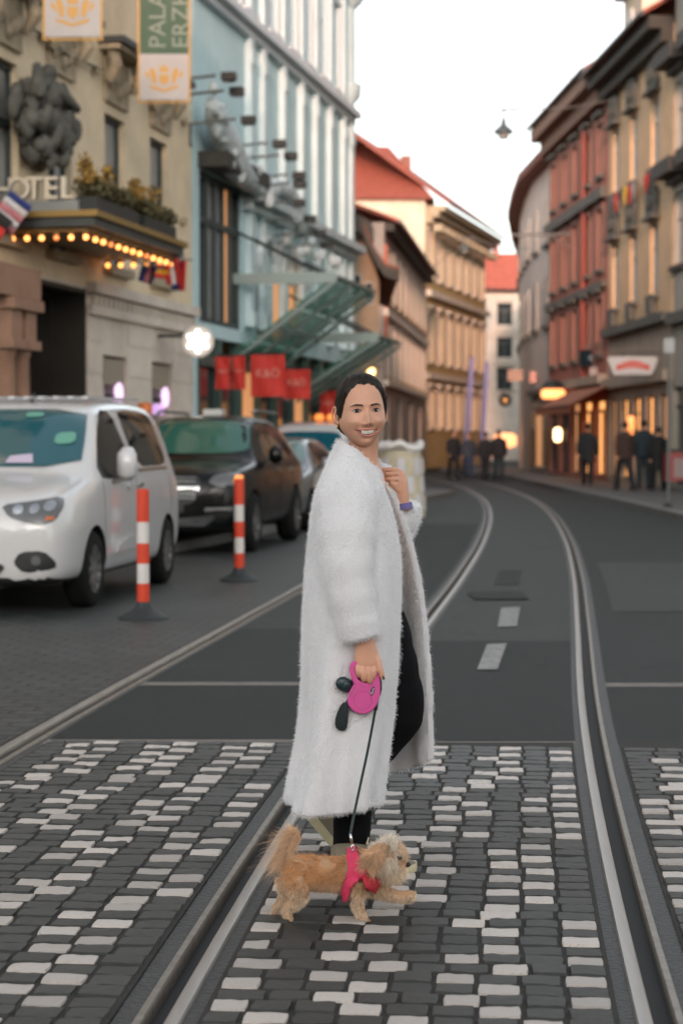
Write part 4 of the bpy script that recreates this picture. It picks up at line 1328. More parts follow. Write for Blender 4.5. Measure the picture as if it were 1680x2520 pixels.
# ================================================================== right side of the street
RX = lambda Y: 11.8 - 0.05 * Y
M_grey = stucco('pinkish_grey_stucco', (0.58, 0.51, 0.46))
M_red = stucco('red_stucco', (0.34, 0.13, 0.095), .12)
M_yel = stucco('yellow_ochre_stucco', (0.60, 0.40, 0.235))
M_rgrey = stucco('grey_green_stucco', (0.36, 0.33, 0.28))
M_base = stucco('shop_floor_stucco', (0.36, 0.29, 0.23))
# --- convex grey house
plan = [XP(1358, 75.4), XP(1306, 82), XP(1288, 88), XP(1276, 95), XP(1284, 106), (12.4, 126)]  # last point runs the wall on out of view, added to shade the ochre house
CG = Bld('curved_house', 'pale grey house with a bowed front under a sweeping dark eave', plan[1], plan[0])
Mi = (Matrix.Translation(CG.root.location) @ Matrix.Rotation(CG.ang, 4, 'Z')).inverted()
loc = lambda p: tuple((Mi @ Vector((p[0], p[1], 0)))[:2])
pl = [loc(p) for p in plan]
back = [loc((plan[-1][0] + 9, 127)), loc((plan[0][0] + 9, 75.4))]
cgh = 12.3
MB().prism(pl + back, 0, cgh, 'xy').build('wall', M_grey, CG.root)
eo = [loc((plan[0][0] - .55, plan[0][1] - .1))] + [loc((p[0] - .6, p[1])) for p in plan[1:]]
MB().prism(eo + back, cgh + .003, cgh + .35, 'xy').build('eave', M_tile_d, CG.root)
mb = MB()
ri = [loc((p[0] + 3, p[1])) for p in plan]
n = len(eo)
vs = [(x, y, cgh + .353) for x, y in eo] + [(x, y, cgh + 3) for x, y in ri]
mb.add(vs, [(i, i + 1, n + i + 1, n + i) for i in range(n - 1)]); mb.build('roof', M_tile_d, CG.root)
for a, b in zip(plan[:-1], plan[1:]):
    A, Bp = Vector((*b, 0)), Vector((*a, 0))
    d = (Bp - A); L_ = d.length; d.normalize()
    nn = Vector((-d.y, d.x, 0)); ang = math.atan2(d.y, d.x)
    k = max(1, int(L_ / 3.0))
    for i in range(k):
        for z, h in ((9.2, 1.7), (6.0, 1.9)):
            p = A + d * (L_ * (i + .5) / k) - nn * .02
            q = Mi @ Vector((p.x, p.y, z))
            W = MB().box(-.55, .55, -.05, .0, 0, h).build('window', M_frame_w, CG.root, loc=tuple(q), rot=(0, 0, ang - CG.ang))
            MB().box(-.47, .47, -.06, -.052, .08, h - .08).build('pane', M_glass_l, W)
            MB().box(-.68, .68, -.16, .0, -.14, -.003).build('sill', M_stone_d, W)
# shop front along its foot
A, Bp = Vector((*plan[1], 0)), Vector((*plan[0], 0))
for i in range(3):
    u0, u1 = CG.L * i / 3 + .2, CG.L * (i + 1) / 3 - .2
    W = MB().box(u0, u1, -.08, -.004, .2, 2.9).build('shop_window', M_base, CG.root)
    MB().box(u0 + .15, u1 - .15, -.09, -.082, .4, 2.6).build('pane', M_lit_soft if i == 1 else M_glass, W)
CG.band(3.3, 3.5, .2, M_stone_d)

# --- red house
RH = Bld('red_house', 'tall red house with grey window rows and a deep brown eave', (RX(75.2), 75.2), (RX(63.2), 63.2))
wcols = [RH.L * (k + .5) / 5 for k in range(5)]
rowsR = [(10.2, 1.7), (7.1, 2.0), (4.3, 1.8)]
RH.wall(12.9, M_red, [(u - .5, u + .5, z, z + h) for u in wcols for z, h in rowsR] + [(u - .9, u + .9, .25, 2.8) for u in wcols], depth=9)
for i, u in enumerate(wcols):
    for z, h in rowsR:
        RH.window(u, z, 1.0, h, fm=M_frame_w, gm=M_glass_l, sill=True, surround=mat('red_trim_grey', (0.25, .13, .10), .8), hood='ledge', trim=M_stone_d)
    RH.window(u, .25, 1.8, 2.55, fm=M_frame_d, gm=M_lit if i in (3, 4) else (M_lit_soft if i == 2 else M_glass), transom=.85, mull=1)
RH.band(9.35, 9.7, .25, M_stone_d); RH.band(6.45, 6.65, .2, M_stone_d); RH.band(3.3, 3.6, .3, M_base)
RH.band(12.4, 13.4, .75, mat('brown_cornice', (0.24, 0.14, 0.10), .8), 'cornice', steps=2)
RH.roof(13.42, 3.2, .8, M_tile_d, depth=9)
for u in (RH.hit(1441, 1085)[0],):
    MB().tube([(u, -.12, 3.6), (u, -.12, 12.6)], .09, 8).build('downpipe', mat('downpipe_red', (0.25, 0.05, .03), .5), RH.root)

# --- yellow house
YH = Bld('yellow_house', 'yellow house with dark shield panels over its tall windows and a black eave', (RX(63.0), 63.0), (RX(53.6), 53.6))
yu = [YH.hit(x, 1085)[0] for x in (1511, 1555, 1606)]
zu = [YH.hit(1606, y)[1] for y in (415, 240, 726, 548)]
rowsY = [(zu[0], zu[1] - zu[0]), (zu[2], zu[3] - zu[2])]
arch_u = YH.hit(1622, 1085)[0]
gops = [(u - .7, u + .7, .25, 2.7) for u in [YH.hit(x, 1085)[0] for x in (1504, 1522, 1553, 1576)]]
YH.wall(12.9, M_yel, [(u - .55, u + .55, z, z + h) for u in yu for z, h in rowsY], z0=4.75, depth=9)
us_ = [YH.L * (k + .5) / 5 for k in range(5)]
YH.wall(4.747, M_base, [(u - .65, u + .65, .25, 2.75) for u in us_], depth=8.9, name='ground_floor_wall')
for u in yu:
    for z, h in rowsY:
        W = YH.window(u, z, 1.1, h, fm=M_frame_w, gm=M_glass_l, hood='panel', sill=True, trim=M_stone_d)
        mb = MB(); mb.box(-.35, .35, -.33, -.145, -.55, -.145); mb.ball((0, -.24, -.6), (.3, .12, .2), 8, 5)
        mb.build('window_bracket', M_stone_d, W)
for i, u in enumerate(us_):
    W = YH.window(u, .25, 1.3, 2.5, fm=M_frame_d, gm=M_lit if i in (1, 2, 3) else M_lit_soft, transom=0, mull=1)
    # lit rails of goods seen through the glass
    if i in (2, 3):
        mb = MB(); mb.box(-.2, .05, .0, .01, .5, 2.2); mb.build('bright_lamp', M_bulb_dim, W)
YH.band(4.75, 5.0, .28, M_stone_d); YH.band(3.1, 3.4, .25, M_base, 'fascia')
YH.band(12.4, 13.1, .7, M_eave, 'cornice', steps=2)
YH.roof(13.12, 3.0, .85, M_tile, depth=9)
# dormer over the eave
mb = MB(); du = YH.hit(1600, 1085, -1.5)[0]
DM = MB().box(du - 1.3, du + 1.6, .8, 4, 13.3, 16.0).build('dormer', M_gable, YH.root)
MB().box(du - .3, du + .4, .7, .797, 13.9, 15.4).build('dormer_window', M_frame_w, DM)
MB().box(du - 1.5, du + 1.8, .5, 4.2, 16.003, 16.15).build('dormer_roof', M_tile, DM)
# swag of red and dark pennants on the facade
for i, (x, y) in enumerate(((1513, 490), (1525, 478), (1536, 472), (1548, 468), (1558, 462), (1588, 442), (1606, 428))):
    u, z = YH.hit(x, y, .25)
    P_ = thing('pennant', ['red', 'dark', 'yellow', 'red', 'grey', 'red', 'dark'][i] + ' pennant hanging ' + ['lowest', 'second', 'third', 'fourth', 'fifth', 'sixth', 'highest'][i] + ' on the string across the yellow house', 'pennant', tuple(YH.w(u, z, -.25)), YH.ang, 'pennants on the yellow house')
    MB().prism([(-.32, .1), (.32, .16), (.02, -.42)], -.015, .015).build('cloth', [MF['red'], M_eave, MF['yellow'], MF['red'], M_metal, MF['red'], M_eave][i], P_)
# --- rightmost house with a bay
EH = Bld('grey_green_house', 'greyish house at the right picture edge with dark hoods over its windows', (RX(53.4), 53.4), (RX(38), 38))
eu = [EH.hit(x, 1085)[0] for x in (1668, 1730)]
rowsE = [(9.2, 2.0), (6.2, 2.0)]
EH.wall(14.5, M_rgrey, [(u - .7, u + .7, z, z + h) for u in eu for z, h in rowsE] + [(u - .8, u + .8, .2, 2.9) for u in eu], depth=9)
for u in eu:
    for z, h in rowsE:
        EH.window(u, z, 1.4, h, fm=M_frame_w, gm=M_glass_l, hood='ledge', sill=True, trim=M_eave)
        MB().box(u - 1.1, u + 1.1, -.55, -.004, z + h + .4, z + h + .8).build('window_hood', M_eave, EH.root)
    EH.window(u, .2, 1.6, 2.7, fm=M_frame_d, gm=M_glass, transom=.8)
EH.band(4.6, 4.9, .25, M_stone_d)
EH.band(14.0, 14.6, .8, M_eave, 'cornice')

# ------------------------------------------------------------------ hanging signs of the shops on the right
def hung_sign(name, lab, x0, x1, y0, y1, Y, build, depth=.12, wall_side=1):
    a, b = AT(x0, y1, Y), AT(x1, y0, Y)
    S_ = thing(name, lab, 'sign', (a.x, Y, a.z), 0, 'shop signs on the right side')
    build(S_, b.x - a.x, b.z - a.z)
    w_ = b.x - a.x
    MB().bar((w_ * .2, 0, b.z - a.z + .12), (RX(Y) - a.x, .0, b.z - a.z + .12), .05, .05).build('bracket', M_metal_d, S_)
    MB().bar((w_ * .3, 0, b.z - a.z - .02), (w_ * .3, 0, b.z - a.z + .12), .03, .03).build('hanger', M_metal_d, S_)
    return S_
def rect_sign(m, inner=None):
    def f(S_, w, h):
        MB().box(0, w, -.06, .06, 0, h).build('board', m, S_)
        if inner: MB().prism([(w * .5 + w * .14 * math.cos(a), h * .5 + h * .2 * math.sin(a)) for a in [k * math.pi / 5 for k in range(10)]], -.068, -.062).build('emblem', inner, S_)
    return f
M_navy = mat('sign_navy', (0.006, 0.016, 0.024), .8, spec=.1)
M_signw = mat('sign_white', (0.48, 0.46, 0.46), .5)
hung_sign('hanging_sign', 'dark navy rectangular sign on the red house', 1425, 1482, 861, 901, 66, rect_sign(M_navy, mat('emblem_teal', (.05, .10, .12), .5)))
hung_sign('hanging_sign', 'small pale sign hanging below the navy one', 1450, 1485, 905, 947, 65, rect_sign(mat('sign_pale', (0.33, 0.27, 0.26), .5)))
def red_white(S_, w, h):
    MB().prism([(0, h * .85), (w * .04, h), (w * .96, h), (w, h * .85), (w * .88, 0), (w * .12, 0)], -.08, .08).build('board', M_signw, S_)
    p = [(w * (.17 + .66 * k / 10), h * (.52 + .26 * math.sin(math.pi * k / 10))) for k in range(11)]
    q = [(w * (.83 - .66 * k / 10), h * (.22 + .16 * math.sin(math.pi * k / 10))) for k in range(11)]
    MB().prism(p + q, -.088, -.082).build('red_panel', mat('sign_red', (.48, .05, .035), .5), S_)
    mb = MB()
    for k in range(8): mb.box(w * (.24 + .065 * k), w * (.275 + .065 * k), -.094, -.089, h * .48, h * .62)
    mb.build('lettering_strokes', mat('sign_red_pale', (.60, .22, .18), .5), S_)
hung_sign('hanging_sign', 'white tapered sign with a curved red panel over the footway', 1493, 1617, 878, 922, 55, red_white)
def lamp_sign(S_, w, h):
    MB().tube([(0, 0, h * .5), (w * .12, 0, h * .5), (w * .88, 0, h * .5), (w, 0, h * .5)], [h * .3, h * .5, h * .5, h * .3], 14).build('glowing_tube', mat('orange_glow', (1, .5, .2), .3, emit=(1, .30, .09), es=.8), S_, smooth=True)
    MB().lathe([(w * .05, h * 1.9), (w * .3, h * 1.75), (w * .48, h * 1.2), (w * .5, h * 1.02), (.02, h * 1.01)], 20, (w * .5, 0, 0)).build('hood', M_metal_d, S_)
    MB().lathe([(w * .40, -.05), (w * .42, -h * .6), (w * .3, -h * 1.4), (.05, -h * 1.7)], 18, (w * .5, 0, 0)).build('basket', M_metal_d, S_)
hung_sign('lit_sign', 'glowing orange sign with dark hood and round base beneath', 1331, 1389, 957, 982, 70, lamp_sign)
def round_s(S_, w, h):
    MB().lathe([(.01, -.05), (w * .5, -.05), (w * .5, .05), (.01, .05)], 24, (w * .5, 0, h * .5), 'y').build('disc', M_navy, S_)
    MB().lathe([(.01, -.06), (w * .2, -.06), (w * .2, -.052), (.01, -.052)], 16, (w * .5, 0, h * .5), 'y').build('emblem', M_gold, S_)
hung_sign('round_hanging_sign', 'dark round sign with small gold centre on curved house', 1226, 1258, 970, 1000, 84, round_s)
hung_sign('hanging_sign', 'brownish rectangular sign of the curved house', 1248, 1285, 910, 938, 86, rect_sign(mat('sign_brown', (.30, .17, .12), .5)))
hung_sign('hanging_sign', 'small coral sign beside the brownish one', 1302, 1318, 915, 942, 80, rect_sign(mat('sign_coral', (.5, .22, .18), .5)))
# awning
AW = thing('awning', 'faded orange awning over the shop windows of the red house', 'awning', tuple(RH.P0), RH.ang)
a0, a1 = RH.hit(1400, 1000, .3)[0], RH.hit(1490, 1000, .3)[0]
MB().add([(a0, -.02, 3.3), (a1, -.02, 3.3), (a1, -1.5, 2.55), (a0, -1.5, 2.55), (a1, -1.5, 2.3), (a0, -1.5, 2.3)], [(0, 1, 2, 3), (3, 2, 4, 5)]).build('cloth', mat('awning_cloth', (0.33, 0.12, 0.06), .8, var=.2), AW)
MB().tube([(a0, -1.5, 2.55), (a1, -1.5, 2.55)], .03, 6).build('front_rail', M_metal_d, AW)
# warm lamps
def wall_lamp(px, py, Y, w, h, lab, m=None):
    p = AT(px, py, Y)
    W = thing('wall_lamp', lab, 'lamp', tuple(p), 0, 'glowing lamps of the shops on the right')
    MB().lathe([(w * .3, -h * .5), (w * .5, -h * .3), (w * .5, h * .3), (w * .3, h * .5)], 14).build('shade', m or mat('lamp_shade_glow', (1, .8, .5), .3, emit=(1, .66, .32), es=1.6), W, smooth=True)
    MB().tube([(0, 0, h * .5), (0, .0, h * .62), (.3, .0, h * .62)], .02, 6).build('arm', M_metal_d, W)
wall_lamp(1371, 1070, 72.5, .30, .52, 'bright cream lamp under the glowing orange sign')
wall_lamp(1552, 1042, 56.0, .20, .45, 'yellow lamp in the shop window left of the walkers', M_bulb_dim)
wall_lamp(1552, 1078, 56.0, .18, .34, 'yellow lamp just below the other shop window lamp', M_bulb_dim)
wall_lamp(1242, 1084, 92.0, 1.1, .7, 'wide orange glow of a far shop by the kerb', mat('far_shop_glow', (1, .5, .3), .3, emit=(1, .36, .13), es=.6))
wall_lamp(913, 915, 52.0, .2, .2, 'small round yellow lamp above the woman\'s head', mat('lamp_amber', (1, .6, .3), .3, emit=(1, .50, .17), es=1.6))

# ------------------------------------------------------------------ wires, street lamps, poles
def street_lamp(px, py, Y, d, lab, wires):
    p = AT(px, py, Y)
    S_ = thing('street_lamp', lab, 'street lamp', tuple(p), 0, 'lamps hanging over the street')
    MB().lathe([(.03, .62 * d), (.10 * d, .60 * d), (.14 * d, .3 * d), (.30 * d, .16 * d), (.46 * d, .02 * d), (.5 * d, -.12 * d), (.30 * d, -.16 * d)], 20).build('shade', mat('lamp_shade_grey', (0.07, 0.09, 0.095), .5), S_, smooth='auto')
    MB().lathe([(.28 * d, -.16 * d), (.26 * d, -.36 * d), (.05, -.42 * d)], 16).build('glass_bowl', mat('lamp_bowl', (0.25, .25, .25), .2), S_, smooth='auto')
    MB().tube([(0, 0, .6 * d), (0, 0, 1.1 * d)], .025, 6).build('hanger', M_metal_d, S_)
    mb = MB(); mb.bar((-.5, 0, .98 * d), (.5, 0, 1.0 * d), .04, .04); mb.build('cross_arm', M_metal_d, S_)
    top = p + Vector((0, 0, 1.05 * d))
    for q in wires:
        q = Vector(q); m_ = (top + q) / 2 - Vector((0, 0, .15))
        o = MB().tube([top, m_, q], .018, 5).build('span_wire', mat('wire_grey', (.16, .16, .16), .5), None)
        tag(o, 'thin span wire from ' + lab.split(' hanging')[0] + ' to the ' + ('left' if q.x < top.x else 'right') + ' house front', 'wire', 'span wires over the street')
street_lamp(1238, 322, 57, .60, 'bell shaped street lamp hanging against the sky', [(LX(49.6) + .1, 50.5, 13.5), (RX(60), 60, 12.0)])
street_lamp(1142, 612, 84, .48, 'smaller far street lamp hanging before the ochre house', [(3.4, 93.2, 9.0), (8.4, 82, 9.5)])
for a, b, lab in (((LX(49.4) + .2, 49.8, 12.6), (8.3, 63, 13.0), 'faint wire slanting down from the blue store roof'),):
    a, b = Vector(a), Vector(b)
    tag(MB().tube([a, (a + b) / 2 - Vector((0, 0, .5)), b], .009, 5).build('span_wire', mat('wire_grey', (.16, .16, .16), .5)), lab, 'wire', 'span wires over the street')
br = thing('wire_bracket', 'long dark bracket arm reaching out from the red house', 'bracket', (RX(70), 70, AT(1290, 575, 70).z))
MB().bar((0, 0, 0), (-2.2, 0, -.05), .06, .08).build('arm', M_metal_d, br)
MB().bar((0, 0, -.5), (-.9, 0, -.02), .04, .04).build('stay', M_metal_d, br)
PO = thing('sign_pole', 'slim grey pole standing on the right footway by the kerb', 'pole', (G(1642, 1250, .12).x, G(1642, 1250, .12).y, .12))
MB().tube([(0, 0, 0), (0, 0, 3.3)], .03, 10).build('post', mat('pole_grey', (.10, .11, .11), .5, metal=.3), PO)
MB().lathe([(.09, 0), (.09, .06), (.05, .1)], 12).build('foot', M_metal_d, PO)
MB().box(-.10, .10, -.03, -.01, 3.0, 3.28).build('plate', mat('plate_back', (.2, .2, .2), .4, metal=.5), PO)
RB = thing('red_box', 'red box cabinet at the right picture edge behind the pole', 'cabinet', (XA(1672, 50), 50, .125))
MB().box(-.4, .5, -.25, .25, .25, 1.0).build('body', mat('cabinet_red', (.30, .05, .045), .5), RB)
MB().box(-.2, .3, -.262, -.252, .35, .85).build('label_panel', mat('cabinet_label', (.30, .22, .22), .5), RB)
MB().box(-.42, .52, -.27, .27, 1.003, 1.08).build('lid', M_metal_d, RB)
for sx in (-.3, .4): MB().box(sx - .04, sx + .04, -.04, .04, 0, .249).build('leg', M_metal_d, RB)
# tall violet feather flags by the far kerb
for i, (x0, x1, y0, y1, lab) in enumerate(((1136, 1166, 878, 1090, 'taller violet feather flag on the far left pavement'), (1176, 1202, 890, 1085, 'slimmer violet feather flag right of the taller one'))):
    Y = 76 + 3 * i
    a, b = AT(x0, y1, Y), AT(x1, y0, Y)
    F = thing('feather_flag', lab, 'flag', (a.x, Y, .1), 0, 'violet feather flags')
    w_, h_ = b.x - a.x, b.z
    MB().prism([(0, .6), (w_ * .45, .5), (w_ * .95, h_ * .8), (w_, h_ * .95), (w_ * .8, h_), (w_ * .55, h_ * .94)], -.01, .01).build('cloth', mat('flag_violet', (0.20, 0.19, 0.36), .8), F)
    MB().tube([(0, 0, 0), (w_ * .3, 0, h_ * .5), (w_ * .6, 0, h_)], .02, 6).build('pole', M_metal_d, F)
    MB().box(-.25, .35, -.2, .2, 0, .06).build('foot', M_metal_d, F)
# ------------------------------------------------------------------ vehicles
def car_paint(name, col, rough=0.28, coat=0.8, metal=0.0):
    return mat(name, col, rough, metal=metal, coat=coat, var=.03, scale=2)
M_tyre = mat('tyre_rubber', (0.008, 0.008, 0.008), .85, spec=.2)
M_rim = mat('wheel_rim', (0.22, 0.22, 0.22), .35, metal=.8)
M_black_pl = mat('black_plastic', (0.012, 0.013, 0.014), .45)
M_cglass = mat('car_glass', (0.003, 0.006, 0.007), .04, spec=.35)
M_ws = mat('windscreen_tinted', (0.016, 0.085, 0.105), .05, spec=.9)
M_ws_g = mat('windscreen_green', (0.03, 0.11, 0.085), .06, spec=.8)
M_chrome = mat('chrome', (0.6, .6, .6), .15, metal=1.0)
M_lamp = mat('headlamp_glass', (0.10, 0.10, 0.10), .06, spec=.9)
M_under = mat('car_underside', (0.006, 0.006, 0.006), .9)

def wheel_meshes(rad, wid):
    t = MB().lathe([(rad * .62, -wid / 2), (rad * .9, -wid / 2), (rad * .985, -wid * .36), (rad, -wid * .15), (rad, wid * .15), (rad * .985, wid * .36), (rad * .9, wid / 2), (rad * .62, wid / 2)], 32, (0, 0, 0), 'x', cap=False)
    tyre = t.mesh('tyre', M_tyre, True)
    m = MB()
    m.lathe([(rad * .62, -wid * .42), (rad * .66, -wid * .5), (rad * .66, wid * .5), (rad * .58, wid * .44), (rad * .56, wid * .2), (.05, wid * .18)], 32, (0, 0, 0), 'x', cap=False)
    for k in range(10):
        a = 2 * math.pi * k / 10
        c, s_ = math.cos(a), math.sin(a)
        m.bar((wid * .34, .05 * c, .05 * s_), (wid * .42, rad * .6 * c, rad * .6 * s_), .05, .03, up=(1, 0, 0))
    m.lathe([(.01, wid * .44), (.06, wid * .42), (.07, wid * .2)], 14, (0, 0, 0), 'x')
    return tyre, m.mesh('rim', M_rim)

def smooth_poly(p, it=2):
    for _ in range(it):
        q = []
        for i in range(len(p)):
            a, b = p[i], p[(i + 1) % len(p)]
            q += [(a[0] * .8 + b[0] * .2, a[1] * .8 + b[1] * .2), (a[0] * .2 + b[0] * .8, a[1] * .2 + b[1] * .8)]
        p = q
    return p

class Car:
    def __init__(s, name, label, loc, rotz, spec, paint, group=None, cat='car'):
        s.root = thing(name, label, cat, loc, rotz, group)
        s.spec = spec
        rings = []
        for (y, zb, zbelt, zt, w, wr) in spec['st']:
            zm = (zb + .2 + zbelt) / 2
            half = [(0, zb), (w * .8, zb), (w * .965, zb + .05), (w, zb + .20), (w * 1.005, zm), (w * .99, zbelt - .06), (w * .955, zbelt),
                    (w * .955 * .48 + wr * .52, zbelt * .48 + zt * .52), (wr, zt - .055), (wr * .82, zt - .006), (0, zt)]
            ring = half + [(-x, z) for x, z in reversed(half[1:-1])]
            rings.append([(x, y, z) for x, z in ring])
        me = MB().loft(rings, True, True).mesh('body', [paint, M_under], True)
        me = evaluated(me, [('SUBSURF', dict(levels=2, render_levels=2))], 'body')
        # wheel wells
        cut = MB()
        W = spec['w']; r = spec['wr']
        for y in spec['axles']:
            for sx in (-1, 1):
                cut.lathe([(r * 1.13, 0), (r * 1.13, .30)], 32, (sx * W - (.27 if sx > 0 else .03), y, r), 'x', cap=True)
        cme = cut.mesh('cut', M_under)
        co = bpy.data.objects.new('cutter', cme); LINK(co)
        me = evaluated(me, [('BOOLEAN', dict(object=co, operation='DIFFERENCE', solver='EXACT'))], 'body')
        bpy.data.objects.remove(co)
        set_smooth(me)
        try: me.set_sharp_from_angle(angle=R(38))
        except Exception: pass
        if len(me.materials) < 2: me.materials.append(M_under)
        for p in me.polygons:
            if p.center.z < spec['under'] and p.normal.z < -.3: p.material_index = 1
        s.body = obj('body', me, s.root)
        s.bvh = bvh_of(me)
        tyre, rim = wheel_meshes(r, spec.get('tw', .21))
        for y in spec['axles']:
            for sx in (1, -1):
                w_ = obj('wheel', tyre, s.root, (sx * (W - .115), y, r), (0, 0, 0 if sx > 0 else math.pi))
                obj('rim', rim, w_)
    def patch(s, name, poly, face, m, off=.006, parent=None, it=2, depth=.02, smoothit=True):
        """piece set on the body: the outline lies in the (x,z) plane for 'front' or (y,z) for 'side'"""
        p = smooth_poly(poly, it) if smoothit else poly
        cx = sum(a for a, _ in p) / len(p); cz = sum(b for _, b in p) / len(p)
        rings = []
        last = None
        for k in (1.0, .8, .55, .3, .08):
            ring = []
            for a, b in p:
                a2, b2 = cx + (a - cx) * k, cz + (b - cz) * k
                if face == 'front': o, d = Vector((a2, -2, b2)), Vector((0, 1, 0))
                elif face == 'right': o, d = Vector((3, a2, b2)), Vector((-1, 0, 0))
                else: o, d = Vector((-3, a2, b2)), Vector((1, 0, 0))
                h, nrm, _, _ = s.bvh.ray_cast(o, d)
                if h is None: h = last if last is not None else o + d * 2.2
                last = h
                if face == 'front': h = Vector((a2, h.y, b2)) if abs(h.x - a2) > .01 else h
                q = h + (nrm * off if nrm is not None and nrm.dot(d) < 0 else -d * off)
                ring.append(q)
            rings.append(ring)
        d = {'front': Vector((0, 1, 0)), 'right': Vector((-1, 0, 0)), 'left': Vector((1, 0, 0))}[face]
        rings.insert(0, [q + d * depth for q in rings[0]])
        return MB().loft(rings, True, True).build(name, m, parent or s.root, smooth='auto')
    def mirror(s, x, y, z, m, h=.2):
        for sx in (1, -1):
            M_ = MB().tube([(sx * x, y + .02, z - h * .5), (sx * x, y - .01, z - h * .35), (sx * x, y - .01, z + h * .3), (sx * x, y + .02, z + h * .5)], [.05, .095, .09, .05], 12, flat=.7).build('mirror', m, s.root, smooth=True)
            MB().bar((sx * (x - .16), y, z - h * .45), (sx * (x - .02), y, z - h * .3), .06, .06).build('mirror_arm', M_black_pl, M_)

HEAD = -math.atan(0.155); HEADV = -math.atan(0.135)
def lane(Y): return (-3.12 + 0.155 * (Y - 16.6))
# ---- white van nearest
VAN = dict(w=.925, wr=.33, axles=(.92, 3.705), under=.30, st=[
    (-.00, .30, .62, .70, .62, .45), (.05, .24, .80, .90, .80, .60), (.22, .22, .90, 1.00, .885, .72), (.55, .22, .98, 1.07, .915, .78), (.95, .22, 1.06, 1.15, .925, .80),
    (1.02, .22, 1.09, 1.22, .925, .80), (1.42, .22, 1.12, 1.54, .925, .745), (1.70, .22, 1.13, 1.72, .925, .70), (1.86, .22, 1.13, 1.765, .925, .69), (2.5, .22, 1.13, 1.82, .925, .69), (3.4, .22, 1.13, 1.82, .92, .69),
    (4.05, .24, 1.12, 1.78, .91, .68), (4.28, .26, 1.10, 1.66, .90, .68), (4.38, .30, 1.0, 1.3, .86, .70), (4.40, .36, .8, .95, .80, .66)])
M_wp = car_paint('white_paint', (0.56, 0.55, 0.545), .25)
front_w = G(214, 1492)
def place(Yf): return (lane(Yf), Yf, 0)
V = Car('white_van', 'white passenger van with tall side windows parked nearest on the left', (-3.13, 15.72, 0), HEADV, VAN, M_wp, 'vehicles parked along the left kerb', 'van')
V.patch('windscreen', [(-.75, 1.19), (.75, 1.19), (.705, 1.45), (.625, 1.69), (-.625, 1.69), (-.705, 1.45)], 'front', M_ws, .018, it=1)
V.patch('windscreen_sticker', [(.47, 1.37), (.645, 1.38), (.625, 1.48), (.46, 1.47)], 'front', mat('sticker_green', (.12, .32, .24), .5), .028, it=1)
V.patch('windscreen_sticker', [(.12, 1.61), (.28, 1.615), (.27, 1.655), (.12, 1.65)], 'front', mat('sticker_green', (.12, .32, .24), .5), .028, it=1)
V.patch('paper_slip', [(.10, 1.21), (.34, 1.21), (.31, 1.29), (.12, 1.27)], 'front', mat('slip_lilac', (.5, .42, .52), .7), .028, it=0)
hl = [(.35, .955), (.60, .985), (.80, 1.02), (.835, .94), (.80, .83), (.70, .79), (.56, .82), (.43, .86)]
for sx in (1, -1):
    h = V.patch('headlight', [(sx * a, b - .06) for a, b in hl], 'front', M_lamp, .008, it=1)
    for k, (x, z) in enumerate(((.50, .855), (.63, .86), (.74, .88))):
        V.patch('lamp_reflector', [(sx * (x + .045 * math.cos(a)), z + .04 * math.sin(a)) for a in [i * math.pi / 4 for i in range(8)]], 'front', M_chrome, .016, h, it=0)
    V.patch('turn_lamp', [(sx * a, b) for a, b in ((.72, .77), (.78, .775), (.785, .80), (.73, .80))], 'front', mat('amber_lamp', (.5, .12, .02), .3), .017, h, it=0)
    f = V.patch('fog_lamp_bay', [(sx * a, b) for a, b in ((.47, .43), (.53, .52), (.72, .53), (.80, .44), (.80, .38), (.56, .345))], 'front', M_black_pl, .008, it=1)
    V.patch('fog_lamp', [(sx * (.66 + .04 * math.cos(a)), .45 + .04 * math.sin(a)) for a in [i * math.pi / 4 for i in range(8)]], 'front', M_lamp, .02, f, it=0)
g = V.patch('grille', [(-.28, .84), (.28, .84), (.31, .78), (.24, .66), (.12, .60), (-.12, .60), (-.24, .66), (-.31, .78)], 'front', M_black_pl, .008, it=1)
V.patch('grille_bar', [(-.28, .775), (.28, .775), (.28, .80), (-.28, .80)], 'front', M_chrome, .02, g, it=0)
lw = V.patch('lower_grille', [(-.38, .42), (.38, .42), (.40, .39), (.34, .33), (-.34, .33), (-.40, .39)], 'front', M_black_pl, .022, it=0)
V.patch('number_plate', [(-.26, .43), (.26, .43), (.26, .53), (-.26, .53)], 'front', mat('plate_white', (.55, .55, .55), .5), .012, it=0)
V.patch('side_window', [(1.14, 1.10), (1.75, 1.08), (2.26, 1.15), (2.36, 1.30), (2.22, 1.69), (1.94, 1.70), (1.58, 1.50)], 'right', M_cglass, .006, it=1)
V.patch('side_window', [(2.58, 1.18), (3.78, 1.18), (3.90, 1.28), (3.78, 1.62), (3.62, 1.69), (2.52, 1.71), (2.46, 1.62)], 'right', M_cglass, .006, it=1)
for a, b in (((2.56, 1.145), (3.84, 1.155)), ((1.50, 1.05), (2.26, 1.10))):
    V.patch('window_trim', [(a[0], a[1] - .015), (b[0], b[1] - .015), (b[0], b[1] + .015), (a[0], a[1] + .015)], 'right', M_chrome, .012, it=0)
for y in (1.22, 2.42, 3.86):
    V.patch('door_seam', [(y, .42), (y + .012, .42), (y + .012, 1.08), (y, 1.08)], 'right', M_under, .002, it=0)
for y in (2.02, 2.40):
    V.patch('door_handle', [(y, .985), (y + .2, .995), (y + .2, 1.03), (y, 1.02)], 'right', M_chrome if y > 2.2 else M_wp, .025, it=1)
V.patch('side_moulding', [(1.55, .42), (3.0, .46), (3.05, .56), (2.0, .56), (1.62, .50)], 'right', M_wp, .025, it=1)
V.mirror(1.02, 1.62, 1.22, M_wp, .27)
for k in range(9):
    x = -.55 + 1.1 * k / 8
    MB().bar((x, 1.95, 1.815), (x, 3.9, 1.83), .05, .025).build('roof_rib', M_wp, V.root)
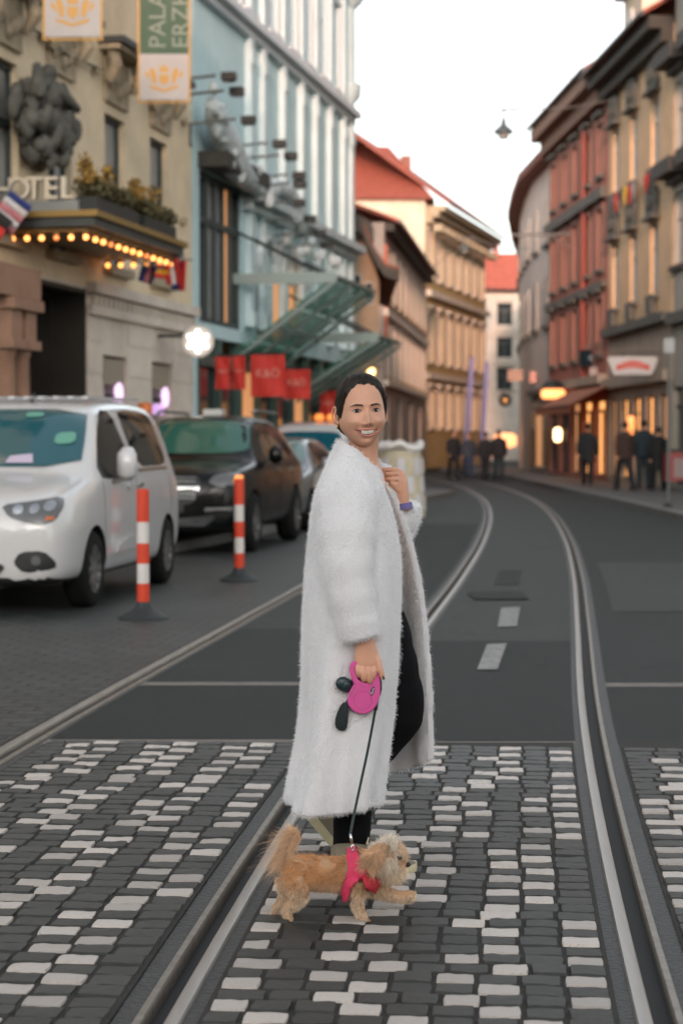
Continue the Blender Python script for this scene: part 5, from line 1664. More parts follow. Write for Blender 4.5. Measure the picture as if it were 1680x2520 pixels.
MB().tube([(0.0, 2.1, 1.80), (0.02, 2.14, 1.86)], [.03, .012], 8).build('roof_aerial', M_black_pl, V.root)
# ---- black SUV
SUVS = dict(w=.985, wr=.38, axles=(.88, 3.87), under=.34, tw=.26, st=[
    (-.02, .36, .72, .80, .66, .5), (.05, .30, .90, 1.0, .84, .68), (.25, .28, .99, 1.08, .935, .76), (.7, .28, 1.05, 1.14, .975, .80), (1.2, .28, 1.08, 1.18, .985, .82),
    (1.36, .28, 1.10, 1.22, .985, .81), (1.75, .28, 1.12, 1.50, .985, .74), (2.1, .28, 1.13, 1.72, .985, .68), (2.4, .28, 1.13, 1.77, .985, .66), (3.4, .28, 1.14, 1.77, .985, .66),
    (4.3, .30, 1.14, 1.70, .97, .65), (4.72, .34, 1.12, 1.38, .94, .66), (4.90, .42, 1.0, 1.1, .86, .64)])
M_bp = mat('black_paint', (0.003, 0.0035, 0.004), .22, spec=.28, coat=.05)
S = Car('black_suv', 'glossy black SUV with a wide barred grille parked behind the white van', place(24.1), HEAD, SUVS, M_bp, 'vehicles parked along the left kerb', 'car')
S.root.location.x -= .25
S.patch('windscreen', [(-.78, 1.25), (.78, 1.25), (.71, 1.48), (.62, 1.69), (-.62, 1.69), (-.71, 1.48)], 'front', M_ws_g, .008)
g = S.patch('grille', [(-.42, .98), (.42, .98), (.47, .88), (.40, .68), (.30, .62), (-.30, .62), (-.40, .68), (-.47, .88)], 'front', M_black_pl, .01, it=1)
S.patch('grille_bar', [(-.45, .80), (.45, .80), (.45, .845), (-.45, .845)], 'front', M_chrome, .035, g, it=0)
for z in (.70, .75, .90, .945): S.patch('grille_mesh', [(-.40, z), (.40, z), (.40, z + .018), (-.40, z + .018)], 'front', mat('grille_grey', (.26, .27, .27), .4, metal=.6), .02, g, it=0)
for sx in (1, -1):
    h = S.patch('headlight', [(sx * a, b) for a, b in ((.55, .90), (.62, 1.0), (.86, 1.02), (.93, .96), (.90, .87), (.70, .84))], 'front', M_lamp, .008, it=1)
    S.patch('turn_lamp', [(sx * a, b) for a, b in ((.84, .90), (.91, .90), (.91, .98), (.85, .98))], 'front', mat('amber_glow', (.6, .2, .05), .3, emit=(1, .30, .06), es=.4), .016, h, it=0)
    S.patch('air_intake', [(sx * a, b) for a, b in ((.50, .44), (.55, .60), (.84, .62), (.86, .46))], 'front', M_under, .006, it=1)
    S.patch('intake_blade', [(sx * a, b) for a, b in ((.52, .545), (.84, .555), (.84, .60), (.52, .59))], 'front', M_rim, .02, it=0)
sk = S.patch('lower_trim', [(-.64, .50), (-.50, .415), (.50, .415), (.64, .50), (.64, .455), (.51, .365), (-.51, .365), (-.64, .455)], 'front', M_chrome, .02, it=0, smoothit=False)
S.patch('number_plate', [(-.26, .53), (.26, .53), (.26, .62), (-.26, .62)], 'front', M_black_pl, .03, it=0)
S.patch('side_window', [(1.78, 1.18), (2.55, 1.18), (2.55, 1.66), (2.32, 1.66), (2.05, 1.50)], 'right', M_cglass, .006, it=1)
S.patch('side_window', [(2.64, 1.18), (3.62, 1.19), (3.62, 1.64), (2.64, 1.67)], 'right', M_cglass, .006, it=1)
S.patch('side_window', [(3.72, 1.20), (4.40, 1.22), (4.2, 1.58), (3.72, 1.63)], 'right', M_cglass, .006, it=1)
for y in (1.62, 2.62, 3.62): S.patch('door_seam', [(y, .48), (y + .014, .48), (y + .014, 1.1), (y, 1.1)], 'right', M_under, .003, it=0)
for y in (2.35, 3.35): S.patch('door_handle', [(y, 1.0), (y + .22, 1.01), (y + .22, 1.05), (y, 1.04)], 'right', M_rim, .025, it=1)
S.mirror(1.06, 1.86, 1.24, M_bp, .2)
for sx in (1, -1): MB().tube([(sx * .66, 2.3, 1.80), (sx * .66, 2.5, 1.83), (sx * .66, 4.0, 1.81), (sx * .66, 4.15, 1.76)], .022, 8).build('roof_rail', M_rim, S.root)
MB().box(-.12, .14, 2.7, 2.95, 1.775, 1.86).build('roof_sign', mat('roof_sign_white', (.5, .5, .48), .4), S.root)
# ---- grey estate and second white van
EST = dict(w=.90, wr=.32, axles=(.85, 3.5), under=.28, st=[
    (-.00, .30, .60, .68, .60, .45), (.06, .24, .72, .80, .78, .60), (.25, .22, .80, .88, .86, .70), (.8, .22, .88, .96, .895, .74), (1.15, .22, .92, 1.0, .90, .74),
    (1.3, .22, .95, 1.06, .90, .73), (1.75, .22, .97, 1.33, .90, .66), (2.05, .22, .98, 1.45, .90, .60), (2.4, .22, .98, 1.49, .90, .59), (3.4, .22, .98, 1.47, .90, .59),
    (4.2, .24, .97, 1.36, .88, .58), (4.5, .30, .9, 1.05, .82, .6), (4.58, .40, .8, .88, .78, .58)])
M_sp = car_paint('grey_paint', (0.23, 0.24, 0.25), .25, metal=.5)
E = Car('grey_car', 'silver grey car between the black SUV and the second white van', (-1.48, 30.0, 0), HEAD, EST, M_sp, 'vehicles parked along the left kerb', 'car')
E.patch('windscreen', [(-.70, 1.06), (.70, 1.06), (.62, 1.25), (.55, 1.42), (-.55, 1.42), (-.62, 1.25)], 'front', mat('windscreen_pale', (.14, .22, .22), .08, spec=.9), .008)
for sx in (1, -1):
    E.patch('headlight', [(sx * a, b) for a, b in ((.48, .70), (.60, .78), (.80, .80), (.84, .72), (.78, .66))], 'front', M_lamp, .008, it=1)
E.patch('grille', [(-.36, .74), (.36, .74), (.32, .55), (-.32, .55)], 'front', M_black_pl, .008, it=1)
E.patch('lower_grille', [(-.6, .42), (.6, .42), (.55, .30), (-.55, .30)], 'front', M_black_pl, .008, it=1)
E.patch('side_window', [(1.6, 1.02), (2.5, 1.02), (2.5, 1.40), (2.2, 1.40), (1.9, 1.25)], 'right', M_cglass, .006, it=1)
E.patch('side_window', [(2.6, 1.02), (3.6, 1.03), (3.9, 1.10), (3.5, 1.38), (2.6, 1.41)], 'right', M_cglass, .006, it=1)
E.mirror(.98, 1.72, 1.06, M_sp, .16)
V2 = Car('white_van', 'second white van with a blue tinted windscreen parked behind the grey car', (-.86, 36.2, 0), HEAD, VAN, M_wp, 'vehicles parked along the left kerb', 'van')
V2.patch('windscreen', [(-.72, 1.20), (.72, 1.20), (.67, 1.42), (.60, 1.60), (-.60, 1.60), (-.67, 1.42)], 'front', mat('windscreen_blue', (.006, .075, .11), .05, spec=.9), .008)
for sx in (1, -1):
    V2.patch('headlight', [(sx * a, b - .06) for a, b in hl], 'front', M_lamp, .008, it=1)
V2.patch('grille', [(-.28, .84), (.28, .84), (.24, .62), (-.24, .62)], 'front', M_black_pl, .008, it=1)
V2.patch('lower_grille', [(-.44, .395), (.44, .395), (.33, .27), (-.33, .27)], 'front', M_black_pl, .008, it=1)
V2.patch('side_window', [(1.20, 1.14), (2.16, 1.17), (2.13, 1.69), (1.92, 1.70), (1.60, 1.52)], 'right', M_cglass, .006, it=1)
V2.patch('side_window', [(2.44, 1.18), (3.40, 1.18), (3.30, 1.70), (2.38, 1.71)], 'right', M_cglass, .006, it=1)
V2.mirror(1.02, 1.62, 1.22, M_wp, .27)
for i, x in enumerate((.05, .3)):
    MB().lathe([(.09, 0), (.10, .05), (.07, .12), (.02, .13)], 12, (x, 2.4, 1.83)).build('roof_beacon', mat('beacon_orange', (.6, .16, .03), .3, emit=(1, .28, .05), es=.35), V2.root)

# ------------------------------------------------------------------ delineator posts
M_po = mat('post_red', (0.60, 0.045, 0.012), .45, var=.08, scale=8)
M_pw = mat('post_white', (0.62, 0.58, 0.55), .45, var=.08, scale=8)
M_rub = mat('post_rubber', (0.018, 0.024, 0.024), .6)
for i, (px, py, lab) in enumerate(((353, 1523, 'nearer red and white road post on black rubber foot beside the white van'), (589, 1430, 'farther red and white road post in front of the black SUV'))):
    p = G(px, py)
    T = thing('road_post', lab, 'bollard', tuple(p), .3 * i, 'red and white posts between lane and parking')
    MB().lathe([(.20, 0), (.20, .015), (.17, .03), (.09, .075), (.065, .10), (.06, .13), (.05, .14)], 24).build('foot', M_rub, T, smooth='auto')
    zz = [.115, .285, .445, .605, .775, 1.03]
    for k in range(5):
        e = .0 if k % 2 == 0 else -.002
        pr = [(.051 + e, zz[k]), (.051 + e, zz[k + 1] - .001)] + ([(.045, zz[k + 1] + .006), (.01, zz[k + 1] + .009)] if k == 4 else [])
        MB().lathe(pr, 24).build('red_band' if k % 2 == 0 else 'white_band', M_po if k % 2 == 0 else M_pw, T, smooth='auto')
# orange topped post behind the van
p = (XA(357, 27), 27, 0.0)
T = thing('traffic_beacon', 'orange drum topped post just above the white van roof', 'beacon', (p[0], p[1], .115))
ztop = AT(357, 990, 27).z - .115
MB().tube([(0, 0, 0), (0, 0, ztop - .2)], .04, 10).build('post', M_metal_d, T)
MB().lathe([(.09, ztop - .26), (.1, ztop - .22), (.1, ztop - .02), (.02, ztop)], 18).build('drum', mat('orange_plastic', (.62, .16, .03), .5), T)
MB().lathe([(.25, 0), (.25, .05), (.1, .12)], 16).build('foot', M_rub, T)

# ------------------------------------------------------------------ white planter behind the woman
pp = G(985, 1272)
T = thing('planter_tub', 'tall white and beige tub with a wavy pale rim behind the woman', 'planter', tuple(pp))
Mw = mat('tub_white', (0.52, 0.48, 0.42), .7, var=.12, scale=4)
rt, rb_, hh = .36, .46, 1.36
mb = MB(); n = 40
rings = []
for z, f in ((0, 1), (.35, .96), (.7, .92), (1.05, .86), (1.24, .82)):
    rings.append([((rb_ * f) * math.cos(2 * math.pi * k / n), (rb_ * f) * math.sin(2 * math.pi * k / n), z) for k in range(n)])
mb.loft(rings, True, True)
mb.build('tub', mat('tub_beige', (0.42, 0.37, 0.27), .75, var=.2, scale=5), T, smooth='auto')
for k in range(16):
    a = 2 * math.pi * k / 16
    for j, (z, f) in enumerate(((.12, .99), (.46, .955), (.80, .91))):
        if (k + j) % 2: continue
        x, y = math.cos(a), math.sin(a)
        MB().bar((x * rb_ * f, y * rb_ * f, z), (x * rb_ * (f - .035), y * rb_ * (f - .035), z + .3), .13, .03, up=(x, y, 0)).build('panel', mat('tub_panel', (.48, .47, .50), .7), T)
rings = []
for dr, dz in ((.0, 0), (.05, .05), (.06, .11), (.0, .14), (-.06, .10)):
    ring = []
    for k in range(n):
        a = 2 * math.pi * k / n
        wv = .05 * math.sin(3 * a + .6) + .02 * math.sin(7 * a)
        ring.append(((rb_ * .82 + dr) * math.cos(a), (rb_ * .82 + dr) * math.sin(a), 1.24 + dz + wv))
    rings.append(ring)
MB().loft(rings, True, True).build('wavy_rim', mat('rim_white', (.66, .64, .62), .6), T, smooth=True)
# ------------------------------------------------------------------ walkers in the background
M_skin = mat('skin', (0.62, 0.325, 0.215), .48, var=.09, scale=12, sss=.12)
def remesh_parts(mb, name, m, vox, smooth=4, extra=()):
    me = mb.mesh(name, m)
    me = evaluated(me, [('REMESH', dict(mode='VOXEL', voxel_size=vox, adaptivity=0.0)), ('SMOOTH', dict(factor=.5, iterations=smooth))] + list(extra), name)
    me.materials.clear(); me.materials.append(m)
    return set_smooth(me)
def walker(lab, px, py, hgt, face, stride, coat_c, leg_c, hair_c, bag=None, group='people walking in the distance', z=0.0, long=.0, at=None):
    p = G(px, py, z) if at is None else at
    T = thing('person', lab, 'person', tuple(p), face, group)
    T.scale = (hgt / 1.74,) * 3
    b = MB()
    hip, sh = .90, 1.42
    b.tube([(0, 0, hip - .04), (0, 0, 1.1), (0, -.01, 1.3), (0, 0, 1.42)], [.15, .14, .16, .12], 12, flat=.62, up=(0, 1, 0))
    b.tube([(0, 0, 1.40), (0, -.01, 1.52), (0, -.02, 1.58)], [.06, .055, .055], 10)
    b.ball((0, -.02, 1.62), (.075, .092, .118), 16, 12)
    b.ball((0, -.11, 1.60), (.012, .02, .02), 8, 6)
    for sx in (-1, 1):
        f = stride * sx
        b.tube([(sx * .09, 0, hip), (sx * .10, -f * .5 - .02, .48), (sx * .10, -f + .02, .09)], [.085, .06, .042], 10)
        b.tube([(sx * .10, -f + .06, .06), (sx * .10, -f - .14, .045)], [.045, .04], 8)
        b.tube([(sx * .18, 0, 1.38), (sx * .235, f * .25 + .02, 1.12), (sx * .24, f * .55 - .05, .88), (sx * .24, f * .6 - .06, .78)], [.055, .045, .034, .036], 10)
    obj('body', remesh_parts(b, 'body', M_skin, .022, 3), T)
    mc = mat('cloth_%s' % '_'.join('%d' % (c * 1000) for c in coat_c), coat_c, .85, var=.15, scale=7, bump=.2, bscale=40)
    ml = mat('cloth_%s' % '_'.join('%d' % (c * 1000) for c in leg_c), leg_c, .85, var=.15, scale=7)
    mh = mat('hair_%s' % '_'.join('%d' % (c * 1000) for c in hair_c), hair_c, .6, var=.2, scale=20)
    c = MB()
    c.tube([(0, 0, .80 - long), (0, 0, .95), (0, 0, 1.15), (0, -.01, 1.34), (0, 0, 1.45), (0, 0, 1.50)], [.235, .205, .20, .215, .15, .08], 18, flat=.68, up=(0, 1, 0))
    for sx in (-1, 1):
        f = stride * sx
        c.tube([(sx * .17, 0, 1.41), (sx * .245, f * .25 + .02, 1.12), (sx * .25, f * .5 - .04, .86)], [.085, .07, .058], 12)
    obj('jacket', remesh_parts(c, 'jacket', mc, .022, 3), T)
    l = MB()
    for sx in (-1, 1):
        f = stride * sx
        l.tube([(sx * .085, 0, .96), (sx * .10, -f * .5 - .02, .48), (sx * .10, -f + .04, .06)], [.115, .085, .072], 12)
        s_ = MB(); s_.tube([(sx * .10, -f + .10, .05), (sx * .10, -f, .06), (sx * .10, -f - .15, .04)], [.05, .055, .042], 10, flat=.8)
        s_.build('shoe', M_black_pl, T, smooth=True)
    obj('trousers', remesh_parts(l, 'trousers', ml, .022, 2), T)
    hb = MB(); hb.ball((0, .008, 1.655), (.085, .098, .105), 16, 10)
    hb.build('hair', mh, T, smooth=True)
    if bag:
        MB().box(-.16, .16, .12, .26, 1.0, 1.42).build('backpack', bag, T)
    return T
dk = (0.014, 0.015, 0.018)
walker('person in a dark coat walking alone on the right footway', 1444, 1195, 1.80, R(170), .24, dk, (.012, .012, .014), (.02, .015, .012), z=.125, long=.1)
walker('person in a brown jacket at the left of the pair by the lit windows', 1535, 1207, 1.80, R(200), .26, (.050, .027, .02), (.013, .014, .018), (.03, .02, .015), z=.125)
walker('person in a navy jacket and grey jeans beside the brown jacket', 1582, 1205, 1.84, R(175), .14, (.012, .022, .03), (.03, .038, .045), (.012, .01, .01), z=.125)
walker('person dressed in black just right of the navy jacket', 1618, 1207, 1.66, R(190), .16, (.008, .008, .009), (.008, .008, .009), (.012, .01, .01), z=.125, long=.25)
walker('distant person in black by the violet flags, left one', 1115, 1180, 1.80, R(20), .22, dk, dk, (.02, .015, .01))
walker('distant person in blue trousers between the violet flags', 1152, 1180, 1.72, R(0), .18, (.04, .045, .06), (.03, .045, .09), (.03, .02, .015))
walker('distant person in a dark jacket right of the flags, left of the two', 1194, 1181, 1.74, R(160), .2, (.018, .016, .018), dk, (.02, .015, .01))
walker('distant person in dark teal trousers beside the far orange glow', 1226, 1182, 1.82, R(180), .24, dk, (.015, .03, .035), (.02, .015, .01))
walker('person with reddish fair hair whose head shows over the black SUV', 522, 1180, 1.76, R(30), .1, (.10, .05, .05), dk, (.34, .16, .12), at=Vector((XA(522, 36.8), 36.8, .115)))
# ------------------------------------------------------------------ the woman
YC = 6.38
def Z3(zx, zy, Y): return AT(700 + zx / 4.356, 880 + zy / 4.356, Y)      # head and shoulders
def Z6(zx, zy, Y): return AT(780 + zx / 7.84, 1560 + zy / 7.84, Y)       # near hand and leash case
def Z5(zx, zy, Y): return AT(600 + zx / 3.409, 1950 + zy / 3.409, Y)     # dog and feet
foot = G(860, 2150)
W0 = Vector((D(805, 1900, YC).x, YC, 0))
WOM = thing('person', 'smiling woman in a long fluffy white coat crossing the tracks with a dog', 'person', tuple(W0))
def rel(p): return Vector(p) - W0
def wobj(name, me, parent=None):
    o = obj(name, me, parent or WOM)
    return o
def shift(me, off):
    me.transform(Matrix.Translation(-Vector(off))); return me

# ---- coat: nine control columns from the near front edge round the back to the far front edge
ty = [1085, 1110, 1150, 1200, 1250, 1300, 1400, 1500, 1600, 1700, 1780, 1835, 1875]
tl = [752, 744, 733, 724, 718, 714, 709, 705, 702, 693, 679, 666, 661]
tn = [860, 872, 888, 906, 915, 919, 917, 913, 906, 896, 885, 877, 873]
tf = [878, 892, 911, 929, 943, 956, 974, 984, 988, 991, 993, 995, 996]
xl = lambda y: float(np.interp(y, ty, tl))
xn = lambda y: float(np.interp(y, ty, tn))
xf = lambda y: float(np.interp(y, ty, tf))
hems = [1848, 1861, 1873, 1870, 1838, 1815, 1790, 1766, 1747]
rows = [1120, 1160, 1220, 1300, 1400, 1500, 1600, 1700, 1780, 1835]
top = [(857, 1077, -.02), (832, 1052, -.05), (806, 1029, -.06), (790, 1015, -.02), (783, 1011, .05), (792, 1014, .12), (822, 1030, .15), (848, 1048, .13), (862, 1058, .08)]
shd = [(866, 1098, -.06), (846, 1086, -.12), (802, 1070, -.16), (774, 1058, -.09), (765, 1058, .05), (773, 1064, .20), (800, 1076, .26), (848, 1082, .22), (880, 1082, .12)]
cols_ = []
for c in range(9):
    col = [D(top[c][0], top[c][1], YC + top[c][2]), D(shd[c][0], shd[c][1], YC + shd[c][2])]
    for yi in rows:
        y = 1120 + (yi - 1120) * (hems[c] - 1120) / (1835 - 1120)
        d = float(np.interp(y, [1120, 1300, 1600, 1870], [.205, .235, .25, .28]))
        a, b, f = xl(y), xn(y), xf(y)
        x = [b, b - .24 * (b - a), b - .55 * (b - a), b - .88 * (b - a), a, a + .10 * (f - a), a + .45 * (f - a), a + .82 * (f - a), f][c]
        dy = [-.40 * d, -.84 * d, -1.0 * d, -.66 * d, .05 * d, .72 * d, 1.0 * d, .9 * d, .55 * d][c]
        col.append(D(x, y, YC + dy))
    cols_.append(col)
CN = np.array([[tuple(rel(p)) for p in col] for col in cols_])          # 9 x rows x 3
NT, NS = 110, 130
g = []
for j in range(NS):
    s = (CN.shape[1] - 1) * j / (NS - 1)
    ring = np.array([catmull(CN[c], s) for c in range(9)])
    line = []
    fs = j / (NS - 1)
    for i in range(NT):
        t = 8.0 * i / (NT - 1)
        p = catmull(ring, t)
        q = catmull(ring, min(t + .05, 8)) - catmull(ring, max(t - .05, 0))
        nrm = np.array([q[1], -q[0], 0]); nrm /= (np.linalg.norm(nrm) + 1e-9)
        edge = min(1, min(t, 8 - t) / .8)
        fold = .020 * fs * math.sin(t * 4.3 + .8 * math.sin(fs * 4)) + .013 * fs * fs * math.sin(t * 9.1 + 1.3) + .004 * math.sin(fs * 17 + t * 2)
        nz = noise.noise(Vector((t * 1.4, fs * 5.0, 2.0))) * .012
        p = p + nrm * (fold + nz) * edge * (0.35 if 3.6 < t < 4.4 else 1)
        line.append(tuple(p))
    g.append(line)
coat_sheet = evaluated(MB().grid(g).mesh('coat', MATS['skin']), [('SOLIDIFY', dict(thickness=.026, offset=0.0))])
cm = MB()
cm.add([v.co for v in coat_sheet.vertices], [tuple(p.vertices) for p in coat_sheet.polygons])
# sleeves
def sleeve(pts, rads, flat=.8):
    P = np.array([tuple(rel(p)) for p in pts]); n = len(P)
    m_ = 28
    pp = [Vector(catmull(P, (n - 1) * k / m_)) for k in range(m_ + 1)]
    rr = [float(np.interp((n - 1) * k / m_, range(n), rads)) for k in range(m_ + 1)]
    rr = [r * (1 + .035 * math.sin(k * 1.35) * (1 if 6 < k < 25 else .3)) for k, r in enumerate(rr)]
    return pp, rr
sp, srd = sleeve([D(800, 1082, YC - .08), D(797, 1150, YC - .18), D(795, 1240, YC - .245), D(800, 1330, YC - .272), D(816, 1410, YC - .278), D(829, 1466, YC - .275)],
                 [.070, .098, .088, .076, .066, .062])
cm.tube(sp, srd, 22, flat=.92)
sp2, srd2 = sleeve([D(862, 1090, YC + .17), D(870, 1160, YC + .24), D(880, 1215, YC + .26), D(898, 1222, YC + .235), D(922, 1196, YC + .21), D(936, 1150, YC + .195)], [.075, .075, .072, .066, .062, .047])
cm.tube(sp2, srd2, 20)
M_coat = mat('fleece_white', (0.78, 0.77, 0.78), .9, var=.05, scale=8, bump=.5, bscale=230, sheen=.4)
coat_me = remesh_parts(cm, 'coat', M_coat, .0085, 3)
coat = wobj('coat', coat_me)
# plush pile
M_pile = mat('pile_white', (0.85, 0.84, 0.85), .8, sheen=.0)
pts, nrm = scatter(coat_me, 140000, 3)
rsn = np.random.RandomState(5)
flow = np.tile(np.array([[.15, 0, -.7]]), (len(pts), 1)) + rsn.normal(0, .35, (len(pts), 3))
dirs = nrm * .8 + flow * .55
dirs /= np.linalg.norm(dirs, axis=1)[:, None]
fur = hair('coat_pile', pts - nrm * .001, dirs, .0045 + .005 * rsn.rand(len(pts)), M_pile, coat, radius=.00042, npts=3, droop=.1, curl=.4, seed=6, tip=.5)
fur['kind'] = 'stuff'

# ---- body: torso, neck, arms, legs and hands in one mesh; head joined on
M_trous = mat('black_trousers', (0.004, 0.004, 0.005), .9, spec=.15, var=.1, scale=6)
bm_ = MB()
def T_(pts, rads, n=14, flat=1.0): bm_.tube([rel(p) for p in pts], rads, n, flat=flat)
T_([D(825, 1390, YC + .02), D(815, 1300, YC + .02), D(812, 1200, YC + .02), D(812, 1110, YC + .02), D(812, 1085, YC + .02)], [.12, .105, .105, .11, .07])
T_([Z3(868, 770, YC + .00), Z3(850, 880, YC + .01), Z3(836, 1000, YC + .02), Z3(830, 1120, YC + .03), Z3(815, 1260, YC + .035)], [.047, .049, .051, .057, .085], 20)
T_([sp[0] + W0, sp[8] + W0, sp[16] + W0, sp[-1] + W0], [.05, .045, .036, .027])
T_([sp2[0] + W0, sp2[10] + W0, sp2[20] + W0, sp2[-1] + W0], [.05, .042, .034, .026])
legN = [D(835, 1400, YC - .02), D(900, 1560, YC + .0), D(900, 1640, YC + .02), D(830, 1770, YC + .03), D(808, 1935, YC + .02)]
legF = [D(830, 1400, YC + .12), D(815, 1560, YC + .16), D(800, 1690, YC + .20), D(745, 1790, YC + .26), D(715, 1855, YC + .28)]
T_(legN, [.09, .075, .062, .05, .04]); T_(legF, [.09, .075, .06, .045, .035])
# near hand: palm, four fingers over the grip, thumb
YH_ = YC - .275
def ell(c, a, b, n=18):
    return [Vector(c) + Vector((a * math.cos(2 * math.pi * k / n), b * math.sin(2 * math.pi * k / n), 0)) for k in range(n)]
hn = MB()
palm = [((925, -120), .027, .024), ((928, 90), .0300, .021), ((936, 230), .0325, .019), ((950, 420), .038, .018), ((962, 560), .0395, .017), ((968, 660), .037, .014), ((970, 700), .030, .010)]
hn.loft([ell(rel(Z6(c[0], c[1], YH_)), a, b) for c, a, b in palm], True, True)
def finger(pts, r0, r1, mb=hn, f=Z6):
    P = np.array([tuple(rel(f(*p))) for p in pts]); n = len(P); m_ = 12
    pp = [Vector(catmull(P, (n - 1) * k / m_)) for k in range(m_ + 1)]
    rr = [r0 + (r1 - r0) * k / m_ for k in range(m_ + 1)]
    # knuckle swelling and rounded tip
    for q in range(1, n - 1):
        kk = round(q * m_ / (n - 1)); rr[kk] *= 1.08
    rr[-1] *= .55
    mb.tube(pp, rr, 12)
finger([(790, 560, YH_ + .002), (782, 690, YH_ - .010), (800, 800, YH_ - .004), (830, 830, YH_ + .022), (850, 760, YH_ + .034)], .0085, .0066)
finger([(870, 580, YH_ + .000), (868, 740, YH_ - .016), (900, 880, YH_ - .010), (920, 905, YH_ + .020), (925, 820, YH_ + .036)], .0092, .0072)
finger([(975, 590, YH_ + .000), (990, 760, YH_ - .018), (1015, 915, YH_ - .012), (1015, 930, YH_ + .020), (1005, 830, YH_ + .038)], .0095, .0074)
finger([(1075, 570, YH_ + .002), (1095, 720, YH_ - .012), (1085, 850, YH_ - .004), (1065, 880, YH_ + .024), (1050, 790, YH_ + .036)], .0090, .0070)
finger([(1085, 330, YH_ + .004), (1165, 520, YH_ - .004), (1215, 690, YH_ - .010), (1280, 880, YH_ - .010)], .0130, .0080)
# far hand: fist holding the lapel
YF_ = YC + .135
fh_ = MB()
fpalm = [((1275, 1640), .021, .021), ((1262, 1540), .0235, .021), ((1240, 1430), .028, .024), ((1218, 1330), .032, .026), ((1205, 1250), .030, .024), ((1200, 1205), .020, .018)]
fh_.loft([ell(rel(Z3(c[0], c[1], YF_ + .01)), a, b) for c, a, b in fpalm], True, True)
for (k, e, r) in (((1215, 1208), (1048, 1206), .0086), ((1232, 1258), (1062, 1254), .0090), ((1238, 1316), (1085, 1310), .0088), ((1230, 1374), (1112, 1364), .0078)):
    mx, my = (k[0] + e[0]) / 2, (k[1] + e[1]) / 2 - 6
    finger([(k[0], k[1], YF_ + .006), (mx + 20, my, YF_ - .020), (e[0], e[1], YF_ - .014), (e[0] + 12, e[1] + 14, YF_ + .012), (e[0] + 60, e[1] + 16, YF_ + .022)], r, r * .82, fh_, Z3)
finger([(1225, 1440, YF_ - .004), (1170, 1370, YF_ - .02), (1120, 1290, YF_ - .012), (1100, 1240, YF_ + .008)], .0105, .0080, fh_, Z3)
hand_me = []
for q, nm in ((hn, 'near'), (fh_, 'far')):
    hand_me.append(remesh_parts(q, 'hand', M_skin, .0022, 4))
body_me = remesh_parts(bm_, 'torso', M_skin, .010, 5)

# ---- head, built in its own axes: x to the viewer's right, -y out of the face, z up, origin between the eyes' height and the ears
HD_O = Z3(822, 577, YC - .01)
HROT = Matrix.Rotation(R(11), 4, 'Z') @ Matrix.Rotation(R(-1), 4, 'X') @ Matrix.Rotation(R(-3.0), 4, 'Y')
def g2(x, z, cx, cz, sx, sz): return math.exp(-((x - cx) / sx) ** 2 - ((z - cz) / sz) ** 2)
def sstep(a, b, x):
    t = min(max((x - a) / (b - a), 0), 1); return t * t * (3 - 2 * t)
RX_, RYF, RYB, RZT, RZB = .0735, .094, .098, .117, .120
def head_point(d, hair_off=0.0):
    n = 2.25
    k = (abs(d.x) ** n + abs(d.y) ** n + abs(d.z) ** n) ** (1 / n)
    d = d / k
    x, y, z = d.x * RX_, d.y * (RYF if d.y < 0 else RYB), d.z * (RZT if d.z > 0 else RZB)
    if z < 0:
        t = -z / RZB
        x *= 1 - .24 * sstep(.42, .95, t) + .05 * g2(t, 0, .32, 0, .25, 1)
        if y > 0: y *= 1 - .55 * sstep(.1, .9, t)
        else: y = y * (1 - .02 * t) - .006 * sstep(.5, .95, t) * (-d.y if d.y < 0 else 0)
    else:
        x *= 1 + .03 * sstep(.2, .8, z / RZT)
    if y < 0:
        w = sstep(0, .05, -y)
        ax = abs(x)
        o = 0
        # nose
        pz = sstep(.016, -.040, z) ** 1.15 * (1 - sstep(-.0415, -.0570, z))
        o += .0250 * pz * math.exp(-(x / (.0082 + .0055 * sstep(-.01, -.045, z))) ** 2)
        o += .0080 * g2(ax, z, .0140, -.0430, .0062, .0060)
        # brows, sockets, lids
        o += .0040 * g2(ax, z, .030, .0190, .020, .0080)
        o -= .0085 * g2(ax, z, .0310, -.0005, .0165, .0105)
        o -= .0045 * g2(ax, z, .014, .004, .006, .010)
        o += .0050 * g2(ax, z, .0310, -.001, .0125, .0075)
        # cheeks lifted by the smile, furrow from nose to mouth
        o += .0095 * g2(ax, z, .0430, -.0380, .0180, .0160)
        o -= .0035 * g2(ax, z, .0310 + .10 * max(0, -.05 - z), -.0560, .0045, .0120)
        # muzzle of the lips, corner dents, dip under the lip, chin
        o += .0070 * g2(x, z, 0, -.070, .030, .016)
        o -= .0050 * g2(ax, z, .0370, -.0630, .006, .008)
        o -= .0040 * g2(x, z, 0, -.0900, .018, .0055)
        o += .0085 * g2(x, z, 0, -.1050, .020, .0120)
        o -= .0015 * g2(x, z, 0, -.0560, .003, .006)
        # temples
        o -= .003 * g2(ax, z, .066, .03, .012, .03)
        y -= o * w
    return Vector((x, y, z))
NU, NV = 260, 190
hp = []
dirs_h = []
for j in range(NV + 1):
    ph = math.pi * (j + .15) / (NV + .3)
    row = []
    for i in range(NU):
        u = i / NU
        # azimuth, denser at the face: 0 is the middle of the face
        a = 2 * math.pi * (u - .5)
        a = a - .55 * math.sin(a)
        d = Vector((math.sin(a) * math.sin(ph), -math.cos(a) * math.sin(ph), math.cos(ph)))
        row.append((d, a))
    dirs_h.append(row)
hm = MB()
hm.loft([[head_point(d) for d, a in row] for row in dirs_h], True, True)
head_me = hm.mesh('head', M_skin, True)
hbvh = bvh_of(head_me)
def on_face(x, z, off=0.0):
    h, n_, _, _ = hbvh.ray_cast(Vector((x, -.3, z)), Vector((0, 1, 0)))
    return h + Vector((0, -off, 0)) if h is not None else Vector((x, -.08 - off, z))
